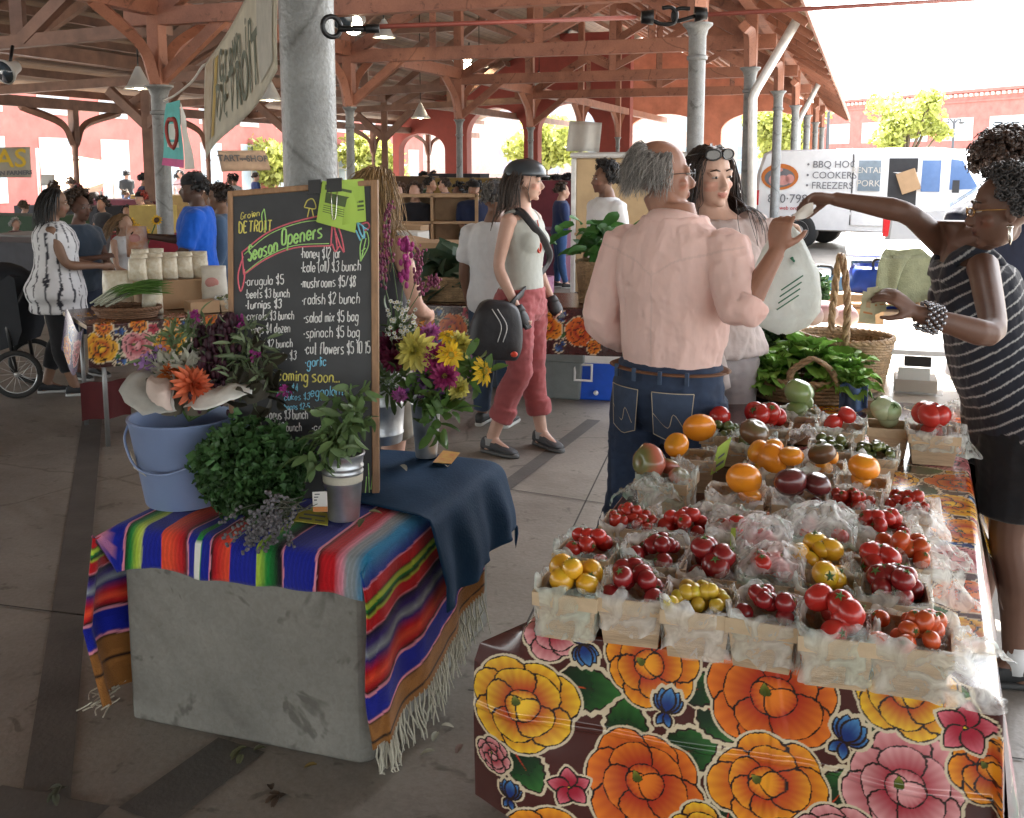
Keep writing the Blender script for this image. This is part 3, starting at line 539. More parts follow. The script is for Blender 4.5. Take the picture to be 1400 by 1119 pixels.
# ---------------------------------------------------------------- people
mSkin = mat('skin', (1, 1, 1), .5, col=True, var=.07, vs=40, bump=.05, bs=300, spec=.35)
mCloth = mat('woven_cloth', (1, 1, 1), .85, col=True, var=.08, vs=25, bump=.12, bs=400, sheen=.2, spec=.2)
mThinC = mat('thin_cotton', (1, 1, 1), .85, col=True, var=.06, vs=25, bump=.15, bs=60, thin=.3, spec=.2)
mHair = mat('hair', (1, 1, 1), .42, col=True, var=.25, vs=60, bump=0, spec=.4)
mEyeW = mat('eye_white', (.42, .39, .36), .2, bump=0); mEyeD = mat('eye_dark', (.015, .01, .008), .1, bump=0)
mShoe = mat('shoe_fabric', (1, 1, 1), .7, col=True, var=.15, vs=30); mSteel = mat('bright_metal', (.7, .68, .62), .25, m=1.)
WHITE = (.52, .315, .235); BROWN = (.15, .078, .05); DARK = (.095, .05, .034); TAN = (.36, .2, .13)
TM = [(.80, .10, .09, 0), (.86, .168, .112, -.005), (.93, .176, .122, -.014), (1.02, .158, .112, 0), (1.10, .150, .107, .005), (1.20, .160, .116, .008), (1.30, .176, .122, .005), (1.38, .176, .110, 0), (1.43, .148, .09, -.008), (1.47, .085, .07, -.012), (1.54, .058, .06, -.006)]
TF = [(.80, .10, .09, 0), (.86, .172, .115, -.008), (.93, .178, .125, -.018), (1.02, .148, .108, 0), (1.10, .130, .097, .005), (1.20, .140, .102, .008), (1.30, .152, .108, .005), (1.38, .154, .1, 0), (1.43, .128, .08, -.008), (1.47, .072, .06, -.012), (1.54, .05, .052, -.006)]
def remesh(b, vox, it=4):
    me = bpy.data.meshes.new('r'); me.from_pydata(np.concatenate(b.v).tolist(), [], b.f); o = bpy.data.objects.new('r', me); COL.objects.link(o)
    m = o.modifiers.new('r', 'REMESH'); m.mode = 'VOXEL'; m.voxel_size = vox
    if it: s = o.modifiers.new('s', 'SMOOTH'); s.iterations = it; s.factor = .5
    dg = bpy.context.evaluated_depsgraph_get(); e = o.evaluated_get(dg); m2 = e.to_mesh(); n = len(m2.vertices)
    V = np.zeros(n * 3); m2.vertices.foreach_get('co', V); Nn = np.zeros(n * 3); m2.vertices.foreach_get('normal', Nn); Fs = [tuple(p.vertices) for p in m2.polygons]
    e.to_mesh_clear(); bpy.data.objects.remove(o); bpy.data.meshes.remove(me)
    return V.reshape(-1, 3), Nn.reshape(-1, 3), Fs
def unit(v): v = np.asarray(v, float); return v / (np.linalg.norm(v) + 1e-9)
def hand(b, w, d, pn, sd, k, curl=.5, spread=.0, thumb=.4):
    # w wrist, d pointing direction, pn direction the palm faces, sd +1 thumb on d x pn side
    d = unit(d); pn = unit(pn - d * np.dot(pn, d)); lat = np.cross(d, pn) * sd
    for t, rw in ((.0, .024), (.03, .034), (.06, .040), (.088, .038)): pass
    rings = []
    for t, rw, th in ((-.01, .022, .019), (.02, .031, .019), (.05, .040, .017), (.08, .041, .014), (.092, .036, .010)):
        a = np.arange(10) * 2 * math.pi / 10; rings.append(w + d * t * k + (np.cos(a)[:, None] * lat * rw + np.sin(a)[:, None] * pn * th) * k)
    b.loft(rings)
    for i, (L, o) in enumerate(((.072, .030), (.081, .010), (.076, -.010), (.060, -.029))):
        p = w + (d * .082 + lat * o) * k; P = [p]; a = 0
        c = curl * (1 + .12 * i); dd = unit(d + lat * spread * (1.5 - i) * .3)
        for j, f in enumerate((.45, .32, .23)):
            a += c * (.75 if j == 0 else 1.0); q = dd * math.cos(a) + pn * math.sin(a); p = p + q * L * f * k; P.append(p)
        b.tube(np.array(P), np.array([.0095, .0088, .008, .0065]) * k, 7)
    p = w + (d * .025 + lat * .026) * k; q1 = unit(lat * .75 + d * .6 + pn * thumb); q2 = unit(lat * .35 + d * .85 + pn * thumb * 1.4); q3 = unit(d + pn * thumb * 1.6)
    b.tube(np.array([p, p + q1 * .036 * k, p + q1 * .036 * k + q2 * .032 * k, p + (q1 * .036 + q2 * .032 + q3 * .026) * k]), np.array([.015, .0115, .010, .0075]) * k, 7)
def strands(b, roots, d0, length, hc, ax, k, rad, col, rs, grav=.25, curl=0., steps=9, body=None, colv=.25, blow=(0, 0, 0)):
    n = len(roots); P = roots.copy(); D = d0.copy(); out = [P.copy()]; st = np.broadcast_to(np.asarray(length, float), (n,)) / steps; er = A3(.082, .1, .096) * k; ec = hc + ax @ (A3(0, -.012, .028) * k); ph = rs.rand(n) * 6.28
    lay = 1 + rs.rand(n) * .14
    for i in range(steps):
        D = D * (1 - grav) + A3(0, 0, -1) * grav + np.asarray(blow) + rs.normal(size=(n, 3)) * curl; D /= np.linalg.norm(D, axis=1)[:, None]
        P = P + D * st[:, None]
        q = ((P - ec) @ ax) / er; r = np.linalg.norm(q, axis=1); m = r < lay; q[m] = q[m] / r[m][:, None] * lay[m][:, None]; P = np.where(m[:, None], ec + (q * er) @ ax.T, P)
        for c, rr in (body or []):
            q = (P - c) / rr; r = np.linalg.norm(q, axis=1); m = r < 1; q[m] /= r[m][:, None]; P = np.where(m[:, None], c + q * rr, P)
        out.append(P.copy())
    out = np.stack(out, 1); sh = 1 + (rs.rand(n) - .5) * 2 * colv
    for i in range(n):
        r = np.linspace(1, .35, steps + 1) * rad * (.7 + .6 * rs.rand()); b.cur = np.asarray(col) * sh[i]; b.tube(out[i], r, 4, cap=False)
def scalp(n, rs, hc, ax, k, mask):
    out = []
    while len(out) < n:
        v = unit(rs.normal(size=3))
        if mask(v): out.append(v)
    v = np.array(out); return hc + (v * A3(.079, .098, .09) * k + A3(0, -.012, .028) * k) @ ax.T, v
def hairdo(t, hc, ax, k, h, seed=1):
    rs = np.random.RandomState(seed); col = np.asarray(h['col'], float); st = h['style']; b = MB(); b.cur = col * .8
    front = h.get('line', .55)
    mask = (lambda v: not (v[1] > front - .25 * abs(v[0]) and v[2] < .93) and v[2] > (-.35 if v[1] < .1 else .1)) if not h.get('bald') else (lambda v: v[2] > -.45 and v[1] < .25 and not (v[2] > .55 and v[1] > -.45))
    tmp = MB(); tmp.ell((0, 0, 0), 1, nu=26, nv=18); V = np.concatenate(tmp.v); keep = [f for f in tmp.f if mask(V[list(f)].mean(0) / (np.linalg.norm(V[list(f)].mean(0)) + 1e-9))]
    sc = h.get('puff', 1.0)
    vv = V * A3(.081, .1, .094) * sc * (1 + .05 * (vnoise(V, 5, seed)[:, None] - .5))
    b.add(hc + (vv * k + A3(0, -.012, .028) * k) @ ax.T, keep)
    dn = A3(0, 0, -1)
    if st == 'curly':
        rt, v = scalp(h.get('n', 260), rs, hc, ax, k, mask); L = h.get('len', .05)
        for p, d in zip(rt, v):
            d = ax @ d; r = (.010 + .010 * rs.rand()) * k * h.get('curl', 1); q = p + d * L * k * (rs.rand() ** .6); b.cur = col * (.6 + .8 * rs.rand()); b.ell(q, r * A3(1, 1, .8 + .4 * rs.rand()), nu=6, nv=4)
            if rs.rand() < .5: a = rs.rand() * 6.28; e1 = unit(np.cross(d, rs.normal(size=3))); e2 = np.cross(d, e1); b.tube([q + (e1 * math.cos(a + j * 1.3) + e2 * math.sin(a + j * 1.3)) * r * 1.3 + d * j * .004 for j in range(7)], .0028 * k, 4)
    else:
        n = h.get('n', 320); rt, v = scalp(n, rs, hc, ax, k, mask); V3 = v @ ax.T
        comb = ax @ unit(h.get('comb', (0, -1, -.3))); d0 = V3 * (.14 if h.get('vary') else .35) + comb + rs.normal(size=(n, 3)) * .12; d0 /= np.linalg.norm(d0, axis=1)[:, None]
        if st == 'long': sd = np.sign(v[:, :1] + .02) @ (ax[:, :1].T); d0 = d0 * .6 + sd * .5 + V3 * .2; d0 /= np.linalg.norm(d0, axis=1)[:, None]
        L = h.get('len', .07) * k * ((.35 + .9 * rs.rand(n)) if h.get('vary') else (.75 + .4 * rs.rand(n)))
        strands(b, rt, d0, L, hc, ax, k, h.get('rad', .0035) * k, col, rs, h.get('grav', .25), h.get('wave', .06), h.get('steps', 7), h.get('body'), h.get('colv', .3))
    o = b.build('hair', mHair, t); return o
def person(label, pos, az, H=1.72, fem=False, skin=WHITE, lean=(0, 0), hips=(0, 0), armL=None, armR=None, legs=None, head=(0, 0, 0), hpos=None, vox=.0055, top=None, bottom=None, hair=None, shoe=None, fat=1., group=None, face=True, extras=None, seed=1, nohand=False):
    k = H / 1.75; a = R(az); fw = A3(math.sin(a), math.cos(a), 0); rt = A3(math.cos(a), -math.sin(a), 0); p0 = A3(pos[0], pos[1], pos[2] if len(pos) > 2 else 0)
    W = lambda x, y, z: p0 + (rt * x + fw * y) * k + A3(0, 0, z * k)
    t = thing('person', label, 'person', p0, group); T = TF if fem else TM
    tt = lambda z: max(0, (z - .93) / .54)
    def off(z): q = tt(z); return (hips[0] * (1 - abs(q - 0) if q < 1 else 0) if q < 1 else 0) + lean[0] * q ** 1.15, (hips[1] * max(0, 1 - q)) + lean[1] * q ** 1.15
    def ring(z, rx, ry, yo, n=22): ox, oy = off(z); an = np.arange(n) * 2 * math.pi / n; return np.array([W(ox + math.cos(q) * rx, oy + yo + math.sin(q) * ry, z) for q in an])
    def torso(b, g=0., z0=.8, z1=1.6, fx=1.): rs_ = [ring(z, rx * (fat if z < 1.4 else 1) * fx + g, ry * (fat if z < 1.4 else 1) * fx + g, yo) for z, rx, ry, yo in T if z0 <= z <= z1]; b.loft(rs_); return b
    def bust(b, g=0.):
        if fem:
            for q in (-1, 1): ox, oy = off(1.28); b.ell(W(ox + q * .066, oy + .066, 1.275), (.068 + g) * k * fat ** .5)
    sw = (.165 if fem else .180); sx, sy = off(1.42)
    sh = {q: W(sx + q * sw, sy - .005, 1.405) for q in (-1, 1)}
    arms = {}
    for q, A in ((-1, armL), (1, armR)):
        if A is None: A = dict(e=(q * (sw + .055), -.03, 1.13), w=(q * (sw + .06), .07, .89))
        e = W(*A['e']) if not A.get('world') else np.asarray(A['e'], float); w_ = W(*A['w']) if not A.get('world') else np.asarray(A['w'], float)
        arms[q] = (e, w_, unit(A.get('d', w_ - e)) if A.get('world') or 'd' not in A else unit(rt * A['d'][0] + fw * A['d'][1] + A3(0, 0, A['d'][2])), A.get('pn', None), A.get('curl', .35), A.get('th', .4), A.get('fl', 1))
    mr = 1. if not fem else .86
    def arm(b, q, g=1., f0=0., f1=2., add=0., handy=True):
        e, w_, *_r = arms[q]; s_ = sh[q]; P = []; rr = []
        key = [(0, s_ - (e - s_) * .02, .054), (.5, s_ * .5 + e * .5, .048), (.9, s_ * .1 + e * .9, .041), (1.0, e, .039), (1.25, e * .75 + w_ * .25, .043), (1.6, e * .4 + w_ * .6, .034), (2.0, w_, .0265)]
        ts = np.linspace(f0, f1, 14); kt = [x[0] for x in key]
        for tv in ts: P.append([np.interp(tv, kt, [x[1][i] for x in key]) for i in range(3)]); rr.append(np.interp(tv, kt, [x[2] for x in key]) * mr * k * fat ** .5 * g + add)
        P = np.array(P)
        if f1 > 1.2: P[1:-1] = (P[:-2] + P[1:-1] * 2 + P[2:]) / 4
        b.tube(P, np.array(rr), 12); return b
    L = legs or {}
    lg = {}
    for q in (-1, 1):
        d = L.get(q, {}); kn = d.get('knee', (q * .095 + hips[0], hips[1] * .5 + .01, .50)); an = d.get('ank', (q * .1, -.02, .085)); lg[q] = (W(q * .088 + hips[0], hips[1], .90), W(*kn), W(*an), d.get('toe', 0))
    def leg(b, q, g=1., add=0., f0=0., f1=2., prof=None):
        h_, kn, an, _ = lg[q]; bk = -fw * .018 * k
        key = [(0, h_, .092), (.35, h_ * .65 + kn * .35, .084), (.85, h_ * .15 + kn * .85, .060), (1, kn, .056), (1.3, kn * .7 + an * .3 + bk, .057), (1.65, kn * .35 + an * .65 + bk * .5, .043), (2, an, .036)]
        kt = [x[0] for x in key]; P = []; rr = []
        for tv in np.linspace(f0, f1, 16):
            P.append([np.interp(tv, kt, [x[1][i] for x in key]) for i in range(3)]); rr.append((np.interp(tv, kt, [x[2] for x in key]) if prof is None else max(prof(tv), 0)) * k * fat ** .6 * g + add)
        b.tube(np.array(P), np.array(rr), 14, up=fw); return b
    # ---- body
    b = MB(); torso(b); bust(b)
    for q in (-1, 1):
        arm(b, q); b.ell(sh[q] + A3(0, 0, -.01 * k), .056 * k * mr * fat ** .3); leg(b, q)
        an, toe = lg[q][2], lg[q][3]; fd = fw * math.cos(R(toe)) + rt * math.sin(R(toe)); b.tube([an, an + fd * .05 * k - A3(0, 0, .035 * k), an + fd * .15 * k - A3(0, 0, .06 * k)], [.036 * k, .038 * k, .022 * k], 10); b.ell(an - fd * .02 * k - A3(0, 0, .045 * k), .034 * k)
        e, w_, d, pn, cu, th, fl = arms[q]
        if not nohand: hand(b, w_, d, np.asarray(pn, float) if pn is not None else -rt * q + fw * .2, -q * fl, k * (1.0 if not fem else .9), cu, thumb=th)
    nb = off(1.5); hc = W(nb[0], nb[1] + .025, 1.625) if hpos is None else np.asarray(hpos, float); ya, pi_, ro = (R(x) for x in head)
    f2 = unit((fw * math.cos(ya) + rt * math.sin(ya)) * math.cos(pi_) + A3(0, 0, math.sin(pi_))); r2 = unit(np.cross(f2, A3(0, 0, 1))); u2 = np.cross(r2, f2); r2, u2 = r2 * math.cos(ro) + u2 * math.sin(ro), u2 * math.cos(ro) - r2 * math.sin(ro)
    ax = np.stack([r2, f2, u2], 1); hk = k ** .5 * (1 if not fem else .96); HW = lambda x, y, z: hc + ax @ (A3(x, y, z) * hk)
    E = lambda c, r: b.ell(HW(*c), A3(*r) * hk, M=ax, nu=18, nv=12)
    E((0, -.012, .03), (.075, .094, .085)); E((0, .022, -.03), (.06, .066, .083)); E((0, .028, -.072), (.05, .05, .036)); E((0, .066, -.098), (.021, .017, .014))
    b.tube([HW(0, .076, .014), HW(0, .092, -.01), HW(0, .106, -.034)], np.array([.008, .010, .0125]) * hk, 8); E((0, .098, -.036), (.0175, .012, .009))
    for q in (-1, 1): E((q * .031, .066, .025), (.026, .018, .008)); E((q * .04, .052, -.026), (.021, .023, .018)); E((q * .077, -.006, -.008), (.009, .019, .031)); E((q * .031, .074, .0105), (.0165, .013, .0065))
    E((0, .083, -.058), (.023, .011, .0055)); E((0, .081, -.0685), (.019, .011, .0065))
    nkb = W(nb[0], nb[1] - .012, 1.47); b.tube([nkb, nkb * .5 + HW(0, -.015, -.06) * .5, HW(0, -.012, -.05)], np.array([.062, .056, .056]) * k * (1 if not fem else .86), 14)
    V, Nn, Fs = remesh(b, vox, 4 if vox < .008 else 2); Q = (V - hc) @ ax / hk
    C = np.tile(np.asarray(skin, float), (len(V), 1)) * (1 + .12 * fbm(V, 14, seed)[:, None])
    inh = (np.abs(Q).max(1) < .14); lip = inh & (np.abs(Q[:, 0]) < .024) & (Q[:, 1] > .082) & (Q[:, 2] < -.0525) & (Q[:, 2] > -.0755); C[lip] *= A3(.85, .55, .55)
    mo = inh & (np.abs(Q[:, 0]) < .022) & (Q[:, 1] > .08) & (np.abs(Q[:, 2] + .0632) < .0022); C[mo] *= .45
    chk = inh & (np.abs(np.abs(Q[:, 0]) - .04) < .018) & (Q[:, 1] > .04) & (np.abs(Q[:, 2] + .03) < .018); C[chk] *= A3(1.06, .88, .86)
    if hair and hair.get('stubble') is not None: sb = inh & (Q[:, 2] < -.045) & (Q[:, 1] > -.0) & ~lip; C[sb] *= hair['stubble']
    bo = MB(); bo.add(V, Fs, np.clip(C, 0, 1)); bo.build('body', mSkin, t)
    if face:
        for q in (-1, 1):
            c = HW(q * .031, .0765, .0045); b = MB(); b.ell(c, A3(.0135, .011, .0054) * hk, M=ax); e_ = b.build('eye', mEyeW, t); b = MB(); b.ell(HW(q * .031 , .0855, .0045), A3(.0062, .003, .0054) * hk, M=ax, nu=8, nv=6); ORG[e_.name] = ORG[t.name]; b.build('iris', mEyeD, e_)
            b = MB(); b.cur = np.asarray((hair or {}).get('brow', (.03, .02, .015))); b.tube([HW(q * .014, .086, .028), HW(q * .031, .0855, .034), HW(q * .050, .072, .028)], np.array([.0032, .0034, .0018]) * hk, 5); b.build('eyebrow', mHair, t)
    # ---- clothes
    if top:
        b = MB(); tuck = top.get('tuck'); g = top.get('loose', .012) * k; z0 = top.get('hem', .9); z1 = top.get('neck', 1.47); fl = top.get('flare', 0.)
        zs = [z0] + [z for z, *_ in T if z0 + .02 < z < z1 - .005] + [z1]; rs_ = []
        for z in zs:
            rx, ry, yo = (np.interp(z, [r_[0] for r_ in T], [r_[i] for r_ in T]) for i in (1, 2, 3)); f = fat if z < 1.4 else 1; ex = fl * max(0, 1.2 - z) / .3; bl = top.get('belly', 0) * math.exp(-((z - 1.08) / .12) ** 2)
            gg = (g / k) * (min(1, max(.15, (z - tuck) / .09)) if tuck else 1); rs_.append(ring(z, rx * f + gg + ex, ry * f + gg + ex + bl, yo + bl * .8, 26))
        b.loft(rs_); bust(b, g / k); f1 = top.get('sleeve', .6)
        for q in (-1, 1):
            fq = f1[0 if q < 0 else 1] if isinstance(f1, (tuple, list)) else f1
            if fq > 0: arm(b, q, top.get('sg', 1.12), 0, fq, g * .55); b.ell(sh[q] + A3(0, 0, -.016 * k), .055 * k * mr + g * .5)
            if fq > 0 and top.get('cuff'): 
                e, w_ = arms[q][:2]; s_ = sh[q]; pp = lambda tv: s_ * (1 - tv) + e * tv if tv < 1 else e * (2 - tv) + w_ * (tv - 1); b.tube([pp(fq - .14), pp(fq - .02)], [top['cuff']] * 2, 14)
        if not f1:
            for q in (-1, 1): n0, n1_ = off(z1), off(1.44); yb = .115 if fem else .125; b.tube(bez([W(n0[0] + q * .085, n0[1] + yb - .02, z1 - .05), W(n1_[0] + q * .095, n1_[1] + .055, 1.42), W(n1_[0] + q * .10, n1_[1] - .01, 1.455), W(n1_[0] + q * .095, n1_[1] - .07, 1.42), W(n0[0] + q * .085, n0[1] - yb + .03, z1 - .05)], 5), top.get('strap', .024) * k, 8, flat=.5, up=fw)
        V, Nn, Fs = remesh(b, top.get('vox', max(vox * 1.15, .006)), top.get('it', 9)); X = (V - p0)
        am = top.get('fold', .006); loc = np.stack([X @ rt, X @ fw, X[:, 2]], 1)
        n1 = fbm(loc * A3(1, 1, .35), 13, seed) * .7 + fbm(loc * A3(1, 1, 1.6), 9, seed + 9) * .5; n1 = 1 - np.abs(n1) * 2; n1 = n1 + .35 * (1 - 2 * np.abs(fbm(loc * A3(1, 1, .7), 26, seed + 5)))
        V = V + Nn * (n1 * am)[:, None]; c = top['col']; C = c(loc / k, n1) if callable(c) else np.tile(np.asarray(c, float), (len(V), 1))
        bo = MB(); bo.add(V, Fs, C); bo.build(top.get('name', 'shirt'), top.get('mat', mCloth), t)
    if bottom:
        b = MB(); g = bottom.get('loose', .012) * k; z1 = bottom.get('waist', 1.0); T2 = [r_ for r_ in T if r_[0] <= z1]; zt = bottom.get('waist', 1.0)
        rx, ry, yo = (np.interp(zt, [r_[0] for r_ in T], [r_[i] for r_ in T]) for i in (1, 2, 3))
        b.loft([ring(z, a_ * fat + g / k, b_ * fat + g / k, y_) for z, a_, b_, y_ in [r_ for r_ in T2 if r_[0] < zt - .01]] + [ring(zt, rx * fat + g / k, ry * fat + g / k, yo)])
        if bottom.get('skirt'):
            zb = bottom['skirt']; fr = bottom.get('flare', .02); b.loft([ring(z, .176 * fat + g / k + fr * (.9 - z), .12 * fat + g / k + fr * (.9 - z), -.01) for z in np.linspace(zb, .92, 6)])
        else:
            for q in (-1, 1): leg(b, q, bottom.get('lg', 1.05), g, 0, bottom.get('len', 1.95), bottom.get('prof'))
        if bottom.get('roll'):
            for q in (-1, 1): h_, kn, an, _ = lg[q]; f = bottom['len'] - 1; c = kn * (1 - f) + an * f; dd = unit(an - kn); b.tube([c - dd * .05, c + dd * .03], [bottom['roll'] * k] * 2, 14)
        V, Nn, Fs = remesh(b, max(vox * 1.15, .006), 4); loc = np.stack([(V - p0) @ rt, (V - p0) @ fw, V[:, 2] - p0[2]], 1)
        n1 = fbm(loc * A3(1, 1, 1.3), 11, seed + 2) * .7 + fbm(loc * A3(1, 1, 2.4), 14, seed + 4) * .4; n1 = 1 - np.abs(n1) * 2; V = V + Nn * (n1 * bottom.get('fold', .006))[:, None]
        c = bottom['col']; C = c(loc / k, n1) if callable(c) else np.tile(np.asarray(c, float), (len(V), 1)); bo = MB(); bo.add(V, Fs, C); bo.build(bottom.get('name', 'trousers'), bottom.get('mat', mCloth), t)
    if shoe:
        for q in (-1, 1):
            an, toe = lg[q][2], lg[q][3]; fd = fw * math.cos(R(toe)) + rt * math.sin(R(toe)); sd = np.cross(fd, A3(0, 0, 1)); z0 = an[2] - .085 * k; base = A3(an[0], an[1], z0)
            def sec(y, hw, zt, zb=0., n=14):
                q_ = np.arange(n) * 2 * math.pi / n; return np.array([base + fd * y * k + sd * hw * k * np.sign(math.cos(w_)) * abs(math.cos(w_)) ** .6 + A3(0, 0, k * (zb + (zt - zb) * (.5 + .5 * np.sign(math.sin(w_)) * abs(math.sin(w_)) ** .7))) for w_ in q_])
            s2 = MB(); s2.cur = shoe.get('sole', (.5, .5, .48)); s2.loft([sec(y, hw, .026) for y, hw in ((-.075, .02), (-.06, .034), (0, .036), (.07, .04), (.13, .046), (.175, .038), (.2, .018))]); 
            u = MB(); u.cur = shoe['col']; u.loft([sec(y, hw, zt, .022) for y, hw, zt in ((-.07, .024, .07), (-.055, .033, .095), (-.02, .036, .098), (.02, .037, .092), (.06, .038, .078), (.10, .041, .062), (.15, .039, .05), (.185, .025, .038))])
            o = u.build('shoe', mShoe, t); ORG[o.name] = ORG[t.name]; s2.build('sole', mShoe, o); l = MB(); l.cur = shoe.get('lace', (.3, .3, .3))
            for j in range(4): l.tube([base + fd * (.04 + .022 * j) * k + sd * x * .028 * k + A3(0, 0, k * (.088 - .011 * j - abs(x) * .012)) for x in (-1, -.5, 0, .5, 1)], .004 * k, 5)
            l.build('lace', mShoe, o)
            if shoe.get('sock'): c = MB(); c.cur = shoe['sock']; c.tube([an - A3(0, 0, .03), an + A3(0, 0, shoe.get('sh', .05))], [.041 * k, .042 * k], 12); c.build('sock', mCloth, t)
    if hair and hair.get('style') == 'long' and 'body' not in hair: o1, o2 = off(1.3); hair = dict(hair, body=[(W(o1, o2, 1.28), A3(.2, .17, .26) * k), (W(o1 - .13, o2, 1.36), A3(.1, .12, .12) * k), (W(o1 + .13, o2, 1.36), A3(.1, .12, .12) * k)])
    if hair and hair.get('style'): hairdo(t, hc, ax, hk, hair, seed)
    return dict(t=t, hc=hc, ax=ax, hk=hk, HW=HW, W=W, fw=fw, rt=rt, k=k, arms=arms, sh=sh, lg=lg, off=off)
def glasses(P, m, lens=None, up=0., back=0., rim=.0014, w=.024, h=.017):
    HW, hk = P['HW'], P['hk']; b = MB(); t = P['t']
    for q in (-1, 1):
        b.tube([HW(q * .033 + math.cos(a) * w, .099 - back - .25 * (math.cos(a) * w * q) , .002 + up + math.sin(a) * h + (up > 0) * 0) for a in np.linspace(0, 6.2832, 17)], rim * hk * 1.2, 6); b.tube([HW(q * .057, .094 - back, .006 + up), HW(q * .077, .06 - back, .008 + up), HW(q * .08, -.005 - back, .006 + up * .9)], rim * hk, 6)
    b.tube([HW(-.01, .1 - back, .005 + up), HW(.01, .1 - back, .005 + up)], rim * hk, 6); o = b.build('glasses', m, t)
    if lens is not None:
        b = MB()
        for q in (-1, 1): c = HW(q * .033, .099 - back, .002 + up); b.add([c] + [HW(q * .033 + math.cos(a) * w, .099 - back - .25 * math.cos(a) * w * q, .002 + up + math.sin(a) * h) for a in np.linspace(0, 6.2832, 17)[:-1]], [(0, 1 + i, 1 + (i + 1) % 16) for i in range(16)])
        ORG[o.name] = ORG[t.name]; b.build('lens', lens, o)
    return o
# ---------------------------------------------------------------- the people near the produce table
mDenimC = mat('denim', (1, 1, 1), .8, col=True, var=.25, vs=30, bump=.2, bs=500)
mBlackPl = mat('black_plastic', (.015, .015, .016), .3, bump=0); mLensC = mat('clear_lens', (.6, .6, .6), .05, alpha=.2, bump=0); mLensD = mat('dark_lens', (.02, .02, .02), .05, bump=0)
# man in the pink shirt, back to us
mLinen = mat('pink_linen', (1, 1, 1), .85, col=True, var=.07, vs=9, bump=.55, bs=16, stretch=(1, 1, .45), thin=.25, spec=.15, sheen=.2)
def shirt_c(l, n1):
    C = np.tile(A3(.92, .66, .60), (len(l), 1)) * (1 + .05 * n1)[:, None]; x, y, z = l.T; yk = np.abs(z - (1.345 + .035 * np.abs(x) / .15 - .03 * np.exp(-(x / .05) ** 2))) < .0035; pl = (np.abs(x) < .0035) & (z < 1.33); C[(yk | pl) & (y < -.02)] *= .9; return C
def jeans(l, n1):
    c = A3(.019, .034, .072); fade = np.exp(-((l[:, 2] - .62) / .2) ** 2) * .7 * (np.abs(np.abs(l[:, 0]) - .1) < .07); C = c * (1 + fade + .25 * n1)[:, None]
    seam = np.abs(l[:, 0]) < .0; return np.clip(C, .008, 1)
pm = person('grey haired man in a pale pink shirt and jeans handing over change', (.52, 3.36), 38, 1.74, skin=(.30, .15, .10), lean=(.0, .02), head=(44, 2, 0), hpos=at(905, 241, 3.40),
    armR=dict(world=1, e=at(1012, 432, 3.12), w=at(1062, 345, 3.17), d=(.12, .1, .9), pn=(.5, .6, .1), curl=.75, th=.7), armL=dict(e=(-.27, -.02, 1.13), w=(-.16, .2, 1.0), d=(.5, .8, 0)),
    legs={-1: dict(knee=(-.15, .0, .5), ank=(-.23, -.06, .085)), 1: dict(knee=(.09, .03, .5), ank=(.1, .02, .085))},
    top=dict(col=shirt_c, vox=.005, it=9, sleeve=(1.5, 1.24), hem=.99, tuck=1.005, loose=.026, neck=1.49, fold=.0075, mat=mLinen, cuff=.056, sg=1.12, belly=.012), bottom=dict(col=jeans, waist=1.015, loose=.016, mat=mDenimC, fold=.007, lg=1.06, len=2.0),
    hair=dict(style='short', bald=1, col=(.30, .28, .26), puff=.97, vary=1, len=.06, n=2400, rad=.0011, comb=(0, -.75, -.75), grav=.22, wave=.15, steps=7, colv=.6, brow=(.12, .11, .1), stubble=A3(.95, .93, .9)), shoe=dict(col=(.05, .04, .03)))
glasses(pm, mBlackPl, mLensC, h=.016)
W = pm['W']; t = pm['t']
b = MB(); b.cur = (.92, .66, .60)
o_ = pm['off'](1.48); b.tube([W(o_[0] + .082 * math.cos(a), o_[1] - .012 + .075 * math.sin(a), 1.475 + .022 * -math.sin(a)) for a in np.linspace(.7, 2 * math.pi + .7 - .2, 22)], .017, 8, flat=1.9); b.build('collar', mLinen, t)
e_, w_ = pm['arms'][1][:2]; b = MB(); b.cur = (.95, .72, .66); b.tube([e_ * (1 - f) + w_ * f for f in (.06, .10, .20, .25)], [.054, .060, .059, .053], 16); b.tube([e_ * (1 - f) + w_ * f for f in (.20, .27)], [.056, .055], 16); b.build('rolled_cuff', mLinen, t)
b = MB(); b.cur = (.6, .32, .25)      # yoke seam
def onback(x, z, o=.0): return W(pm['off'](z)[0] + x, pm['off'](z)[1] - .014 - math.sqrt(max(.02, 1 - (x / .225) ** 2)) * .148 - o, z)
b = MB(); b.cur = (.16, .07, .03); P_ = [W(.195 * math.cos(a), -.004 + .138 * math.sin(a), 1.0) for a in np.linspace(0, 2 * math.pi, 40)]; b.tube(P_, .017, 6, flat=.25, up=(0, 0, 1)); b.build('belt', mShoe, t)
def jp(x, z, o): y = -math.sqrt(max(.03, 1 - (x / .195) ** 2)) * .139 - .012 - o; return W(x, y, z)
for q in (-1, 1):
    b = MB(); b.cur = (.045, .07, .125); U_ = np.linspace(0, 1, 8); 
    cx = q * .088; G_ = [[jp(cx + (u - .5) * .125 * (1 - .15 * v), .945 - v * .135 - (.02 * (1 - abs(2 * u - 1)) if v == 1 else 0), .011) for u in U_] for v in np.linspace(0, 1, 7)]; b.grid(G_); b.build('pocket', mDenimC, t)
    b = MB(); b.cur = (.5, .42, .3); b.tube([g_ for g_ in G_[0]] , .0016, 4); b.tube([r_[0] for r_ in G_], .0014, 4); b.tube([r_[-1] for r_ in G_], .0014, 4); b.tube(G_[-1], .0014, 4); b.tube(bez([G_[3][0], G_[5][3], G_[3][4], G_[5][6]], 4), .0014, 4); b.build('stitching', mCloth, t)
